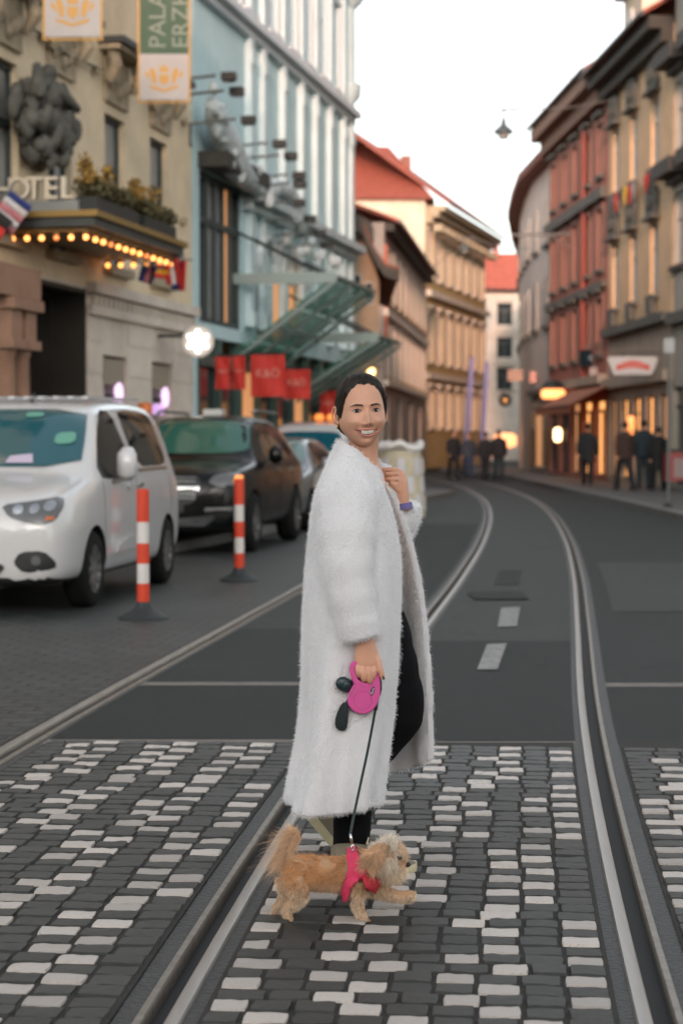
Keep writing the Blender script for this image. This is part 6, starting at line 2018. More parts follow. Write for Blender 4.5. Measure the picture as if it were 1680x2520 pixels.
# ears
em = MB()
for sx in (-1, 1):
    rot = Matrix.Rotation(R(-22 * sx), 3, 'Z')
    em.ball((sx * .0775, .016, -.010), (.007, .0165, .030), 14, 10, rot=rot)
    ring = [Vector((sx * (.0815 + .004), .018, -.010)) + rot @ Vector((0, .0155 * math.cos(a), .0285 * math.sin(a))) for a in [math.pi * (-.35 + 1.5 * k / 14) for k in range(15)]]
    em.tube(ring, .0035, 8)
    em.ball((sx * .0785, .010, -.034), (.0055, .0075, .0085), 10, 8)
ear_me = em.mesh('ear', M_skin, True)
# join head, ears, torso, hands into one body
bmx = bmesh.new()
for me_, M_ in ((head_me, Matrix.Translation(rel(HD_O)) @ HROT), (ear_me, Matrix.Translation(rel(HD_O)) @ HROT), (body_me, Matrix()), (hand_me[0], Matrix()), (hand_me[1], Matrix())):
    c = me_.copy(); c.transform(M_); bmx.from_mesh(c)
whole = bpy.data.meshes.new('body'); bmx.to_mesh(whole); bmx.free()
whole.materials.append(M_skin); set_smooth(whole)
BODY = wobj('body', whole)
HEADF = rel(HD_O)
def hobj(name, me, parent=None):
    me.transform(Matrix.Translation(HEADF) @ HROT)
    return obj(name, me, parent or WOM)
# hair: slicked back cap
def hairline(a):
    a = abs(a)
    return float(np.interp(a, [0, .06, .25, .5, .78, .98, 1.15, 1.32, 1.5, 1.75, 2.2, math.pi], [.0835, .0860, .0900, .0850, .0700, .0420, .006, -.022, -.010, -.045, -.085, -.095]))
M_hair = mat('dark_brown_hair', (0.016, 0.0095, 0.0065), .5, var=.5, scale=90, bump=.5, bscale=140, stretch=(1, .12, .3), spec=.3)
hm2, idx, NVk = MB(), {}, 0
grid_keep = []
for j, row in enumerate(dirs_h):
    for i, (d, a) in enumerate(row):
        p = head_point(d)
        z_h = hairline(a)
        e = (p.z - z_h)
        off = .0075 * sstep(-.001, .024, e) * (1 + .25 * sstep(0, .06, p.z)) - .0030 * (1 - sstep(-.006, .001, e)) + .0004
        nrm_ = Vector((p.x / RX_ ** 2, p.y / .095 ** 2, p.z / .12 ** 2)).normalized()
        q = p + nrm_ * (off + .0012 * noise.noise(Vector((p.x * 160, p.y * 18, p.z * 40))))
        hm2.v.append(tuple(q)); grid_keep.append(e > -.010)
for j in range(NV):
    for i in range(NU):
        f = (j * NU + i, j * NU + (i + 1) % NU, (j + 1) * NU + (i + 1) % NU, (j + 1) * NU + i)
        if all(grid_keep[k] for k in f): hm2.f.append(f); hm2.m.append(0)
# low knot at the nape
hm2.ball((.01, .105, -.045), (.034, .030, .036), 16, 12)
hair_me = hm2.mesh('hair', M_hair, True)
hair_o = hobj('hair', hair_me)
pts, nrm = scatter(hair_me, 5200, 8)
hb_ = bvh_of(hair_me)
knot = HEADF + HROT.to_3x3() @ Vector((.008, .104, -.03))
rsn = np.random.RandomState(2)
NPT = 6
HP = np.empty((len(pts), NPT, 3), 'f')
for k_, (p, n_) in enumerate(zip(pts, nrm)):
    p = Vector(p); n_ = Vector(n_)
    jit = Vector(rsn.normal(0, .12, 3))
    stp = rsn.uniform(.007, .013)
    lift = rsn.uniform(.0002, .0016)
    for q in range(NPT):
        HP[k_, q] = p + n_ * lift
        d = (knot - p); d -= n_ * d.dot(n_)
        if d.length < 1e-4: d = Vector((0, 1, 0))
        p2 = p + (d.normalized() + jit * .4).normalized() * stp
        h, n2, _, _ = hb_.find_nearest(p2)
        if h is not None: p, n_ = h, n2
hc = bpy.data.hair_curves.new('hair_strands'); hc.add_curves([NPT] * len(pts))
hc.attributes['position'].data.foreach_set('vector', HP.ravel())
if 'radius' not in hc.attributes: hc.attributes.new('radius', 'FLOAT', 'POINT')
hc.attributes['radius'].data.foreach_set('value', np.full(len(pts) * NPT, .0004, 'f'))
M_strand = mat('hair_strand', (0.022, 0.013, 0.008), .38, spec=.55)
hc.materials.append(M_strand)
st = obj('hair_strands', hc, hair_o); st['kind'] = 'stuff'
# a few loose wisps at the nape
base = np.array([tuple(rel(Z3(590 + 20 * k / 12, 690 + 3 * k, YC + .02))) for k in range(14)])
wd = rsn.normal(0, .35, (14, 3)) + np.array([[-.25, 0, -1]]); wd /= np.linalg.norm(wd, axis=1)[:, None]
st = hair('loose_wisps', base, wd, .03 + .02 * rsn.rand(14), M_hair, hair_o, radius=.00028, npts=5, curl=.5, seed=4); st['kind'] = 'stuff'
# eyes
M_eye = mat('eye_white', (0.62, 0.57, 0.54), .2)
M_iris = mat('iris_dark', (0.016, 0.009, 0.006), .5, spec=.2)
M_lash = mat('lash_dark', (0.012, 0.008, 0.007), .6)
M_brow = mat('brow_brown', (0.065, 0.037, 0.025), .8, var=.4, scale=300)
M_lip = mat('lip_rose', (0.47, 0.175, 0.135), .45, var=.1, scale=60)
M_tooth = mat('tooth_ivory', (0.82, 0.74, 0.64), .25)
def patch2(poly, off, m, name, bulge=0.0):
    cx = sum(a for a, _ in poly) / len(poly); cz = sum(b for _, b in poly) / len(poly)
    rings = []
    for k in (1, .75, .5, .25, .05):
        rings.append([on_face(cx + (a - cx) * k, cz + (b - cz) * k, off + bulge * (1 - k * k)) for a, b in poly])
    return hobj(name, MB().loft(rings, True, True).mesh(name, m, True))
for sx in (-1, 1):
    ex, ez = sx * .0312, -.0005
    n = 20
    alm = []
    for k in range(n):
        a = 2 * math.pi * k / n
        ca, sa = math.cos(a), math.sin(a)
        alm.append((ex + .0146 * ca, ez + (.0058 if sa > 0 else .0046) * math.copysign(abs(sa) ** 1.2, sa) + .0010 * ca * sx))
    patch2(alm, .0006, M_eye, 'eye', .0012)
    ir = []
    for k in range(n):
        a = 2 * math.pi * k / n
        zz = .0068 * math.sin(a)
        ir.append((ex - .0008 + .0066 * math.cos(a), ez + max(min(zz, .0053), -.0044)))
    patch2(ir, .0021, M_iris, 'iris', .0006)
    patch2([(ex + .0010 + .0011 * math.cos(a), ez + .0022 + .0010 * math.sin(a)) for a in [k * math.pi / 4 for k in range(8)]], .0031, mat('eye_glint', (.5, .5, .5), .4), 'eye_glint')
    up = [on_face(ex - sx * .0145 + sx * .0298 * t, ez + .0010 * (2 * t - 1) + .0062 * math.sin(math.pi * t), .0022) for t in [k / 12 for k in range(13)]]
    hobj('eyelashes', MB().tube(up, [.0005 + .0011 * math.sin(math.pi * min(1, .15 + .85 * k / 12)) for k in range(13)], 8).mesh('eyelashes', M_lash, True))
    cr = [on_face(ex - sx * .0145 + sx * .030 * t, ez + .004 + .0056 * math.sin(math.pi * t), .0004) for t in [k / 12 for k in range(13)]]
    hobj('eyelid', MB().tube(cr, [.0006 + .0012 * math.sin(math.pi * k / 12) for k in range(13)], 8).mesh('eyelid', M_skin, True))
    lo = [on_face(ex - sx * .0130 + sx * .0270 * t, ez - .0050 * math.sin(math.pi * t), .0012) for t in [k / 12 for k in range(13)]]
    hobj('lower_lid', MB().tube(lo, [.0004 + .0009 * math.sin(math.pi * k / 12) for k in range(13)], 8).mesh('lower_lid', mat('lid_shadow', (.26, .12, .085), .5), True))
    br = [on_face(sx * (.0125 + .0385 * t), .0150 + .0045 * math.sin(math.pi * (.10 + .72 * t)) - .0035 * max(0, t - .72) / .28, .0003) for t in [k / 14 for k in range(15)]]
    hobj('eyebrow', MB().tube(br, [(.0018 if k < 9 else .0018 * (1 - (k - 8) / 7.5)) * (.6 if k == 0 else 1) for k in range(15)], 8, flat=1.8).mesh('eyebrow', M_brow, True))
# mouth: dark gap, teeth, lips
HWM = .0358
zu = lambda x: -.0640 + .0030 * (x / HWM) ** 2
zl = lambda x: -.0800 + .0190 * (x / HWM) ** 2
xs = [-HWM + 2 * HWM * k / 20 for k in range(21)]
gap = [(x, zu(x)) for x in xs] + [(x, zl(x)) for x in reversed(xs[1:-1])]
patch2(gap, .0004, mat('mouth_dark', (.035, .010, .010), .6), 'mouth')
tw = [.0032, .0038, .0042, .0046, .0053, .0053, .0046, .0042, .0038, .0032]
x = -sum(tw) / 2
for w_ in tw:
    x0, x1 = x + .0001, x + w_ - .0001; xc = (x0 + x1) / 2
    zt2, zb2 = zu(xc) - .0004, max(zl(xc) + .0016, zu(xc) - .0135)
    if zt2 - zb2 > .001:
        poly = [(x0, zt2), (x1, zt2), (x1, zb2 + .0010), (xc + .0008, zb2), (xc - .0008, zb2), (x0, zb2 + .0010)]
        patch2(poly, .0012, M_tooth, 'tooth', .0006)
    x += w_
xs2 = [-HWM * 1.06 + 2 * HWM * 1.06 * k / 24 for k in range(25)]
upl = [on_face(x, zu(x) + .0016 - .0006 * math.exp(-(x / .004) ** 2), .0008) for x in xs2]
hobj('upper_lip', MB().tube(upl, [.0008 + .0022 * math.sin(math.pi * k / 24) ** .7 for k in range(25)], 10).mesh('upper_lip', M_lip, True))
lol = [on_face(x, zl(x) - .0022, .0012) for x in xs2]
hobj('lower_lip', MB().tube(lol, [.0007 + .0036 * math.sin(math.pi * k / 24) ** .9 for k in range(25)], 10).mesh('lower_lip', M_lip, True))
# nostrils
for sx in (-1, 1):
    h, n_, _, _ = hbvh.ray_cast(Vector((sx * .0065, -.3, -.0475)), Vector((0, 1, 0)))
    if h: hobj('nostril', MB().ball(h + Vector((0, .0008, 0)), (.0030, .0022, .0018), 10, 8).mesh('nostril', mat('nostril_dark', (.22, .09, .06), .6), True))
# gold hoop in the near ear
M_ring = mat('gold', (0.75, 0.48, 0.20), .22, metal=1.0)
ec = Vector((-.0815, .006, -.046))
hobj('earring', MB().tube([ec + Vector((.002 * math.cos(a), .0070 * math.cos(a), .0085 * math.sin(a))) for a in [2 * math.pi * k / 20 for k in range(21)]], .0016, 8).mesh('earring', M_ring, True))
# nails, ring, cuff of the lilac jumper
M_nail = mat('nail_dark', (0.012, 0.014, 0.014), .15)
shift_ = lambda p: rel(p)
a, b = shift_(Z6(1262, 805, YH_ - .0165)), shift_(Z6(1292, 880, YH_ - .0165))
MB().tube([a, a.lerp(b, .5), b], [.0030, .0045, .0030], 10, flat=.6).build('thumb_nail', M_nail, WOM, smooth=True)
MB().ball(shift_(Z3(1078, 1243, YF_ - .026)), .0028, 10, 8).build('finger_ring', M_ring, WOM, smooth=True)
w0, w1 = shift_(Z3(1274, 1625, YF_ + .012)), shift_(Z3(1265, 1560, YF_ + .012))
cu = MB(); ax = (w1 - w0).normalized()
cu.tube([w0, w1], [.033, .0305], 20); cu.build('jumper_cuff', mat('jumper_lilac', (.16, .14, .34), .85, bump=.3, bscale=200), WOM, smooth='auto')
MB().tube([rel(Z3(890, 1215, YC - .01)), rel(Z3(935, 1240, YC - .01)), rel(Z3(965, 1290, YC + .01)), rel(Z3(985, 1360, YC + .03))], [.02, .030, .03, .03], 14).build('jumper', mat('jumper_white', (.60, .57, .62), .85), WOM, smooth=True)
# ---- trousers: the near leg comes forward, knee bent
tr = MB()
def TT(pts, rads):
    P = np.array([tuple(rel(p)) for p in pts]); n = len(P)
    pp = [Vector(catmull(P, (n - 1) * k / 24)) for k in range(25)]
    rr = [float(np.interp((n - 1) * k / 24, range(n), rads)) for k in range(25)]
    rr = [r * (1 + .03 * math.sin(k * 2.2)) for k, r in enumerate(rr)]
    tr.tube(pp, rr, 20)
TT([D(838, 1380, YC + .0), D(868, 1480, YC + .0), D(894, 1570, YC + .01), D(903, 1640, YC + .02), D(842, 1735, YC + .03), D(812, 1850, YC + .02), D(806, 1982, YC + .015)], [.12, .115, .105, .100, .078, .063, .064])
TT([D(830, 1380, YC + .10), D(815, 1560, YC + .13), D(800, 1690, YC + .16), D(760, 1775, YC + .22), D(735, 1820, YC + .25)], [.12, .11, .095, .08, .075])
trm = remesh_parts(tr, 'trousers', M_trous, .011, 4)
wobj('trousers', trm)
# ---- shoes: taupe uppers on thick cream soles
M_upper = mat('shoe_taupe', (0.20, 0.17, 0.12), .85, var=.12, scale=20, bump=.2, bscale=120)
M_sole = mat('shoe_sole_cream', (0.50, 0.44, 0.28), .7, var=.1, scale=14)
def shoe(mw):
    """heel at x=-.07, toe at x=.20, sole at z=0"""
    st_ = [(-.075, .022, .035, .085), (-.055, .032, .03, .092), (-.01, .035, .028, .095), (.04, .037, .028, .090), (.09, .041, .026, .075), (.14, .044, .024, .058), (.18, .036, .024, .046), (.202, .016, .028, .036)]
    up_, so = [], []
    for x, w_, zb, zt in st_:
        up_.append([(x, w_ * math.cos(a), zb * .9 + (zt - zb * .9) * (max(0, math.sin(a)) ** .75)) for a in [math.pi * k / 12 for k in range(13)]] + [(x, -w_ * .8, zb * .8), (x, w_ * .8, zb * .8)])
        w2 = w_ + .005
        so.append([(x * 1.03, w2 * u, z) for u, z in ((1, .012), (1, zb), (.92, zb + .006), (-.92, zb + .006), (-1, zb), (-1, .012), (-.9, 0), (.9, 0))])
    U = MB().loft(up_, True, True).mesh('shoe', M_upper, True)
    S_ = MB().loft(so, True, True).mesh('sole', M_sole, 'auto')
    for me in (U, S_): me.transform(mw)
    o = obj('shoe', U, WOM); obj('sole', S_, o)
    lc = MB()
    for k in range(4):
        x = .045 + .022 * k
        lc.tube([(x, -.028, .098 - .017 * k), (x + .004, 0, .112 - .018 * k), (x, .028, .098 - .017 * k)], .003, 6)
    lm = lc.mesh('shoe_lace', M_sole, True); lm.transform(mw); obj('shoe_lace', lm, o)
toe = rel(G(1020, 2150)); 
shoe(Matrix.Translation(Vector((toe.x - .200, toe.y + .03, -W0.z))) @ Matrix.Rotation(R(-5), 4, 'Z'))
t2 = rel(G(832, 2092))
mw = Matrix.Translation(Vector((t2.x, t2.y, 0.0))) @ Matrix.Rotation(R(-12), 4, 'Z') @ Matrix.Rotation(R(47), 4, 'Y') @ Matrix.Translation(Vector((-.19, 0, 0))) 
shoe(mw)
# ------------------------------------------------------------------ leash case, leash and dog
YL = YH_ + .004
def p6(pts, Y=YL): return [Z6(a, b, Y) for a, b in pts]
O = Z6(900, 1200, YL)
LC = thing('leash_reel', 'pink leash reel with oval badge held in the woman\'s hand', 'leash reel', tuple(O))
def rc(p): return Vector(p) - O
outer = [(690, 560), (655, 620), (648, 700), (668, 800), (706, 900), (728, 960), (690, 1030), (640, 1120), (608, 1220), (612, 1310), (645, 1385), (710, 1455), (800, 1500), (900, 1512), (1000, 1480), (1085, 1410), (1145, 1310), (1182, 1190), (1192, 1050), (1186, 920), (1170, 810), (1140, 700), (1050, 600), (900, 550), (780, 535)]
hole = [(716, 612), (708, 700), (735, 810), (782, 896), (870, 945), (985, 970), (1065, 930), (1108, 850), (1120, 770), (1070, 670), (920, 610), (790, 590)]
cu = bpy.data.curves.new('case', 'CURVE'); cu.dimensions = '2D'; cu.fill_mode = 'BOTH'; cu.extrude = .010; cu.bevel_depth = .004; cu.bevel_resolution = 3
for pl_ in (outer, hole):
    sp_ = cu.splines.new('BEZIER'); sp_.use_cyclic_u = True
    sp_.bezier_points.add(len(pl_) - 1)
    for q, (a, b) in zip(sp_.bezier_points, pl_):
        v = rc(Z6(a, b, YL)); q.co = (v.x, v.z, 0); q.handle_left_type = q.handle_right_type = 'AUTO'
o_ = bpy.data.objects.new('tmp', cu); LINK(o_)
dg = bpy.context.evaluated_depsgraph_get(); dg.update()
cme = bpy.data.meshes.new_from_object(o_.evaluated_get(dg)); bpy.data.objects.remove(o_)
cme.transform(Matrix.Rotation(R(90), 4, 'X'))
cme.materials.clear()
M_pinkp = mat('pink_plastic', (0.62, 0.085, 0.30), .38, var=.06, scale=40)
cme.materials.append(M_pinkp); set_smooth(cme)
try: cme.set_sharp_from_angle(angle=R(50))
except Exception: pass
obj('case', cme, LC)
fy = -.0145
def ring_at(c, r, rad, m, name, par=LC, arc=(0, 2 * math.pi), dy=fy):
    c = rc(Z6(c[0], c[1], YL)); r = r / 6060.
    MB().tube([c + Vector((r * math.cos(a), dy, r * math.sin(a))) for a in [arc[0] + (arc[1] - arc[0]) * k / 40 for k in range(41)]], rad, 6).build(name, m, par, smooth=True)
M_pinkd = mat('pink_plastic_dark', (0.40, 0.05, 0.17), .45)
ring_at((880, 1270), 175, .0007, M_pinkd, 'cover_groove')
c_ = rc(Z6(1068, 1090, YL))
b_ = MB().prism([(c_.x + (.0062 * math.cos(a)) * math.cos(.2) + .0145 * math.sin(a) * math.sin(.2), c_.z + .0145 * math.sin(a) * math.cos(.2) - .0062 * math.cos(a) * math.sin(.2)) for a in [2 * math.pi * k / 24 for k in range(24)]], fy - .001, fy + .003).build('badge', M_black_pl, LC)
tm = text_mesh('flexi', .0125, mat('badge_white', (.7, .68, .66), .4), .0004)
obj('lettering', tm, b_, (c_.x, fy - .0016, c_.z), (R(90), R(-78), 0))
MB().tube([rc(Z6(a, b, YL)) for a, b in ((1180, 830), (1204, 930), (1206, 1060), (1192, 1180))], [.006, .0075, .0075, .005], 10).build('brake_button', M_black_pl, LC, smooth=True)
MB().tube([rc(Z6(a, b, YL)) for a, b in ((1165, 1250), (1140, 1340), (1125, 1420), (1128, 1470))], [.005, .006, .0075, .006], 10).build('outlet', M_black_pl, LC, smooth=True)
M_cord = mat('leash_cord', (0.010, 0.028, 0.030), .6, bump=.6, bscale=500)
DOGY = 5.70
le = [Z6(1128, 1440, YL), D(845, 1720, YL - .06), D(830, 1790, YL - .14), D(815, 1860, YL - .24), Z5(893, 345, DOGY - .03)]
P = np.array([tuple(p) for p in le])
lp = [Vector(catmull(P, 4 * k / 40)) for k in range(41)]
o = MB().tube(lp, .0044, 8).build('leash', M_cord, None, smooth=True)
tag(o, 'thin dark green leash running from the pink reel down to the dog', 'leash')
# clip at the dog's end
CL = thing('leash_clip', 'small steel snap clip joining the leash to the pink harness', 'clip', tuple(Z5(893, 345, DOGY - .03)))
O2 = Z5(893, 345, DOGY - .03)
MB().tube([Z5(a, b, DOGY - .032) - O2 for a, b in ((893, 345), (898, 390), (906, 430))], [.003, .0045, .0035], 10).build('swivel', M_chrome, CL, smooth=True)
MB().tube([Z5(a, b, DOGY - .032) - O2 for a, b in ((906, 430), (922, 450), (924, 480), (908, 492), (898, 470), (906, 432))], .0020, 8).build('hook', M_chrome, CL, smooth=True)
# bag dispenser and pouch hanging from the reel
BD = thing('bag_dispenser', 'dark green round bag dispenser clipped beside the pink leash reel', 'dispenser', tuple(Z6(490, 950, YL)))
O3 = Z6(490, 950, YL)
M_dg = mat('dispenser_green', (0.012, 0.030, 0.032), .35)
MB().tube([Vector((-.004, -.016, .002)), Vector((0, -.012, 0)), Vector((.012, .006, -.009)), Vector((.022, .018, -.014))], [.016, .0225, .0225, .017], 24).build('capsule', M_dg, BD, smooth=True)
MB().ball((-.0005, -.016, .001), (.0215, .012, .0215), 20, 12).build('end_cap', M_dg, BD, smooth=True)
MB().tube([Z6(a, b, YL - .004) - O3 for a, b in ((640, 900), (700, 950), (740, 930), (770, 900))], .0025, 8).build('strap', M_black_pl, BD)
MB().box(-.0235, -.0205, -.012, -.008, -.019, -.013).build('bag_end', mat('bag_orange', (.5, .10, .03), .5), BD)
PU = thing('pouch', 'small black fabric pouch dangling below the dispenser', 'pouch', tuple(Z6(480, 1600, YL)))
O4 = Z6(480, 1600, YL)
pp_ = [(500, 1330), (560, 1322), (612, 1335), (604, 1500), (594, 1700), (570, 1810), (520, 1858), (440, 1860), (370, 1810), (345, 1740), (352, 1640), (385, 1530), (440, 1410)]
pm2 = MB().prism([((Z6(a, b, YL) - O4).x, (Z6(a, b, YL) - O4).z) for a, b in pp_], -.011, .011).mesh('bag', mat('pouch_black', (0.010, 0.015, 0.016), .75, bump=.3, bscale=300))
pm2 = evaluated(pm2, [('BEVEL', dict(width=.0018, segments=2))], 'bag')
obj('bag', set_smooth(pm2), PU)
MB().bar(Z6(610, 1225, YL - .012) - O4, Z6(725, 1010, YL - .012) - O4, .0095, .002, up=(0, 1, 0)).build('printed_strap', mat('strap_white', (.55, .5, .5), .6), PU)
for k in range(6):
    a = Z6(628 + 17 * k, 1200 - 32 * k, YL - .0135) - O4
    MB().box(a.x - .0032, a.x + .0032, a.y - .0012, a.y, a.z - .0009, a.z + .0009).build('strap_print', mat('strap_ink', (.2, .12, .13), .6), PU)
MB().tube([Z6(a, b, YL - .006) - O4 for a, b in ((560, 1330), (590, 1280), (625, 1230))], .0035, 8).build('cord', M_black_pl, PU)

# ------------------------------------------------------------------ the dog
DO = Vector((Z5(680, 1100, DOGY).x, DOGY, 0))
DOG = thing('dog', 'small curly apricot and cream dog in a pink harness stepping forward', 'dog', tuple(DO))
rd = lambda zx, zy, dy=0.0: Z5(zx, zy, DOGY + dy) - DO
dm = MB()
def chain(pts, rads, n=16, flat=1.0):
    P = np.array([tuple(rd(*p)) for p in pts]); m_ = 6 * (len(pts) - 1)
    pp = [Vector(catmull(P, (len(pts) - 1) * k / m_)) for k in range(m_ + 1)]
    rr = [float(np.interp((len(pts) - 1) * k / m_, range(len(pts)), rads)) for k in range(m_ + 1)]
    dm.tube(pp, rr, n, flat=flat)
chain([(350, 640), (405, 648), (560, 664), (720, 672), (860, 676), (960, 682), (1040, 695)], [.030, .043, .045, .046, .049, .046, .032], 20)
chain([(900, 640), (1010, 600), (1100, 570), (1180, 540)], [.042, .040, .038, .040])
dm.ball(rd(1230, 520), (.046, .042, .046), 20, 14)
dm.ball(rd(1300, 600), (.028, .024, .022), 16, 12)
dm.ball(rd(1235, 630), (.034, .03, .032), 16, 12)
dm.ball(rd(1345, 604), (.013, .013, .012), 12, 10)
chain([(415, 720, -.030), (466, 850, -.034), (440, 915, -.034), (362, 985, -.034), (388, 1090, -.034), (415, 1108, -.034), (488, 1114, -.036)], [.040, .030, .021, .0140, .0138, .0160, .0140])
chain([(385, 720, .032), (372, 850, .034), (330, 920, .036), (266, 985, .038), (280, 1055, .04), (335, 1082, .04)], [.040, .030, .021, .0140, .0145, .0140])
chain([(960, 740, -.030), (945, 860, -.034), (955, 940, -.034), (985, 1030, -.034), (1005, 1095, -.034), (1040, 1108, -.034), (1118, 1118, -.034)], [.040, .025, .0185, .0150, .0148, .0160, .0140])
chain([(1030, 760, .030), (1130, 815, .034), (1210, 850, .034), (1310, 872, .034), (1390, 868, .034), (1432, 880, .034)], [.038, .027, .021, .0175, .019, .013])
chain([(350, 600), (378, 520), (415, 440), (440, 370), (415, 330), (370, 340)], [.018, .013, .0115, .011, .011, .008], 10)
M_dskin = mat('dog_coat', (0.42, 0.25, 0.14), .9, var=.2, scale=20)
dog_me = remesh_parts(dm, 'body', M_dskin, .0045, 6)
DB = obj('body', dog_me, DOG)
# ear flap on the near side, another on the far side
def flap(dy, sgn):
    f = MB()
    P = [rd(1195, 450, dy), rd(1140, 480, dy + sgn * .006), rd(1085, 535, dy + sgn * .012), rd(1062, 590, dy + sgn * .012), rd(1066, 625, dy + sgn * .010)]
    f.tube(P, [.012, .020, .025, .020, .009], 14, flat=.35, up=(0, 1, 0))
    return f.mesh('ear', M_dskin, True)
ear_n = flap(-.040, -1); EN = obj('ear', ear_n, DOG)
ear_f = flap(.040, 1); obj('ear', ear_f, DOG)
zoom_of = lambda P3: ((840 + FPX * (P3[:, 0] + DO.x) / (P3[:, 1] + DO.y) * 1.0) - 600) * 3.409
s_px = (rd(1000, 600) - rd(0, 600)).x / 1000.0
x0_ = rd(0, 0).x; z0_ = rd(0, 0).z; s_pz = -(rd(0, 1000) - rd(0, 0)).z / 1000.0
def side(P3): return (P3[:, 0] - x0_) / s_px, (z0_ - P3[:, 2]) / s_pz
def inpoly(x, y, poly):
    ins = np.zeros(len(x), bool); n = len(poly)
    for i in range(n):
        (x1, y1), (x2, y2) = poly[i], poly[(i + 1) % n]
        c = ((y1 > y) != (y2 > y)) & (x < (x2 - x1) * (y - y1) / (y2 - y1 + 1e-9) + x1)
        ins ^= c
    return ins
harn = [(880, 470), (960, 500), (1030, 600), (1090, 690), (1150, 740), (1100, 815), (1060, 800), (1000, 735), (955, 712), (922, 750), (912, 840), (890, 900), (838, 870), (834, 760), (846, 660), (862, 560)]
strapp = [(985, 640), (1040, 640), (1150, 740), (1085, 840), (1020, 780), (965, 715)]
AP, CR, PALE = np.array([.64, .335, .155]), np.array([.76, .60, .44]), np.array([.80, .71, .61])
def dog_fur(me, n, parent, seed, kind='body'):
    pts, nrm = scatter(me, n, seed)
    zx, zy = side(pts)
    rs_ = np.random.RandomState(seed)
    m_ = len(pts)
    flow = np.zeros((m_, 3)); ln = np.full(m_, .015); mixf = np.full(m_, .45)
    col = np.tile(AP, (m_, 1))
    bodyz = (zx > 300) & (zx < 1010) & (zy < 860)
    flow[:] = (-.5, 0, -.8)
    flow[bodyz] = (-.85, 0, -.45)
    # cream towards belly and legs
    t = np.clip((zy - 690) / 170, 0, 1)[:, None]
    col = AP * (1 - t) + CR * t
    rump = np.clip((380 - zx) / 120, 0, 1)[:, None] * (zy > 560)[:, None]
    col = col * (1 - .6 * rump) + CR * .6 * rump
    legs = zy > 840; ln[zx < 420] = .010
    ln[legs] = .0075; flow[legs] = (-.15, 0, -1)
    col[legs] = CR * .7 + PALE * .15 + AP * .15
    hd = (zx > 1050) & (zy < 720)
    flow[hd] = (-.25, 0, -.9); ln[hd] = .021
    col[hd] = CR * .55 + PALE * .45
    crown = hd & (zy < 510)
    flow[crown] = (.15, 0, .45); ln[crown] = .017; col[crown] = PALE
    muz = hd & (zx > 1290)
    ln[muz] = .013; flow[muz] = (.2, 0, -1); col[muz] = CR * .8 + AP * .2
    snout = muz & (zy < 590) & (zy > 540)
    ln[snout] = .007; flow[snout] = (-.6, 0, .5); col[snout] = AP * .55 + CR * .35
    beard = hd & (zy > 620); ln[beard] = .022; flow[beard] = (.05, 0, -1); col[beard] = CR
    tail = (zx < 460) & (zy < 540)
    col[tail] = AP * .55 + CR * .45; flow[tail] = (-1.0, 0, -.75); ln[tail] = .014 + .022 * rs_.rand(tail.sum()); mixf[tail] = .25
    tip = tail & (zy < 400); flow[tip] = (-.8, 0, .05); ln[tip] *= .8
    if kind == 'ear':
        flow[:] = (-.62, 0, -.85); ln[:] = .016 + .014 * rs_.rand(m_); mixf[:] = .14
        col[:] = AP * .6 + CR * .4
    v = np.clip(rs_.normal(1, .22, (m_, 1)), .45, 1.5)
    # clumps: hair lean together in curls
    q = np.array([noise.noise_vector(Vector(p) * 55.0) for p in pts])
    nzv = np.array([noise.noise(Vector(p) * 38.0) for p in pts])[:, None]
    col = np.clip(col * v * (1 + .22 * nzv), 0, 1)
    dirs = nrm * mixf[:, None] + flow * .75 + q * .75 + rs_.normal(0, .14, (m_, 3))
    dirs /= np.linalg.norm(dirs, axis=1)[:, None]
    keep = np.ones(m_, bool)
    if kind == 'body':
        keep &= ~inpoly(zx, zy, harn) & ~inpoly(zx, zy, strapp)
        keep &= ~((np.hypot(zx - 1306, zy - 552) < 20) & (zx > 1200)) & ~(np.hypot(zx - 1366, zy - 602) < 22)
        floor = pts[:, 2] < .006
        ln[floor] *= .5
    o = hair('fur', (pts - nrm * .001)[keep], dirs[keep], (ln * (.7 + .5 * rs_.rand(m_)))[keep], M_fur, parent, radius=.00042, npts=5, droop=.18, curl=.30, cols=col[keep], seed=seed, tip=.35)
    o['kind'] = 'stuff'
    return o
M_fur = mat('fur', AP, .65, spec=.3)
nt = M_fur.node_tree
at_ = nt.nodes.new('ShaderNodeAttribute'); at_.attribute_name = 'fur_colour'
nt.links.new(at_.outputs['Color'], nt.nodes['Principled BSDF'].inputs['Base Color'])
dog_fur(dog_me, 48000, DB, 31)
dog_fur(ear_n, 5000, EN, 32, 'ear')
# plume of the tail, fuller
tp = [(360, 570), (385, 500), (420, 430), (442, 360), (410, 325)]
P = np.array([tuple(rd(*p)) for p in tp])
rs_ = np.random.RandomState(77)
roots = np.array([catmull(P, 4 * rs_.rand()) for _ in range(2600)]) + rs_.normal(0, .006, (2600, 3))
dv = np.tile(np.array([[-.9, 0, -.5]]), (2600, 1)) + rs_.normal(0, .28, (2600, 3)); dv /= np.linalg.norm(dv, axis=1)[:, None]
cl = (AP * .5 + CR * .5)[None, :] * rs_.normal(1, .15, (2600, 1))
o = hair('tail_plume', roots, dv, .02 + .055 * rs_.rand(2600) ** 2.2, M_fur, DB, radius=.0004, npts=6, droop=.25, curl=.35, cols=np.clip(cl, 0, 1), seed=12, tip=.25); o['kind'] = 'stuff'
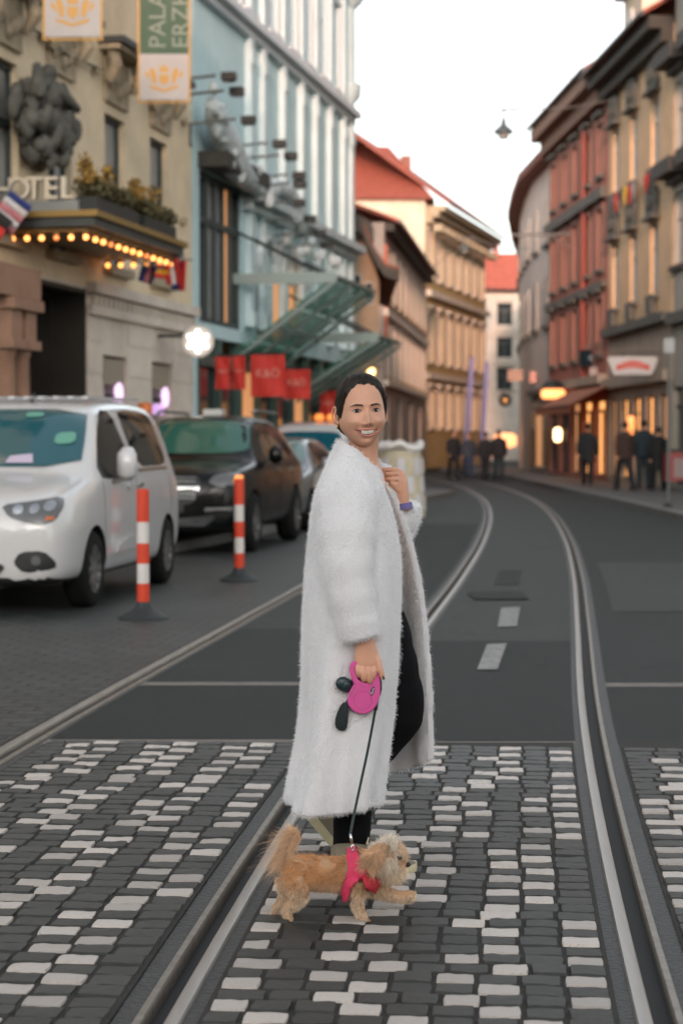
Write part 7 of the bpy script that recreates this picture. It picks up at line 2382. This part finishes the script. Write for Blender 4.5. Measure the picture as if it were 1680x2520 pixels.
# nose, eye, mouth
MB().ball(rd(1374, 604, -.006), (.0095, .011, .0085), 14, 10).build('nose', mat('dog_nose', (.010, .009, .009), .3), DOG, smooth=True)
MB().ball(rd(1306, 552, -.036), (.0070, .0070, .0070), 14, 10).build('eye', mat('dog_eye', (.006, .004, .003), .08), DOG, smooth=True)
MB().ball(rd(1318, 552, .026), (.0065, .0055, .0065), 14, 10).build('eye', mat('dog_eye', (.006, .004, .003), .08), DOG, smooth=True)
# harness: a shell cut from the body's own surface
def shell(poly, off, name, m, thick=.004):
    bm = bmesh.new(); bm.from_mesh(dog_me)
    co = np.array([v.co for v in bm.verts]); zx, zy = side(co)
    ins = inpoly(zx, zy, poly)
    nv = [v.normal.copy() for v in bm.verts]
    legf = co[:, 2] < rd(0, 880).z
    bmesh.ops.delete(bm, geom=[f for f in bm.faces if not all(ins[v.index] and not legf[v.index] for v in f.verts)], context='FACES')
    for v in bm.verts: v.co += v.normal * off
    me = bpy.data.meshes.new(name); bm.to_mesh(me); bm.free()
    me = evaluated(me, [('SMOOTH', dict(factor=.5, iterations=4)), ('SOLIDIFY', dict(thickness=thick, offset=1.0))], name)
    me.materials.clear(); me.materials.append(m)
    return obj(name, set_smooth(me), DOG)
M_har = mat('harness_pink', (0.62, 0.035, 0.10), .7, var=.1, scale=60, bump=.3, bscale=400)
M_harr = mat('harness_red', (0.42, 0.018, 0.030), .7, var=.1, scale=60, bump=.3, bscale=400)
H = shell(harn, .017, 'harness', M_har)
shell(strapp, .021, 'chest_strap', M_harr).parent = H
MB().bar(rd(1040, 775, -.062), rd(1088, 742, -.058), .012, .003, up=(0, 1, 0)).build('harness_label', mat('label_grey', (.42, .44, .45), .5), H)
for k in range(4):
    a = rd(1020 + 14 * k, 668 + 12 * k, -.060)
    MB().bar(a, a + Vector((.006, 0, -.009)), .0018, .002, up=(0, 1, 0)).build('harness_print', mat('label_ink', (.03, .02, .02), .6), H)
MB().tube([rd(895, 520, -.010), rd(905, 490, -.02), rd(915, 500, -.028), rd(905, 545, -.03)], .0045, 8).build('back_loop', M_black_pl, H)
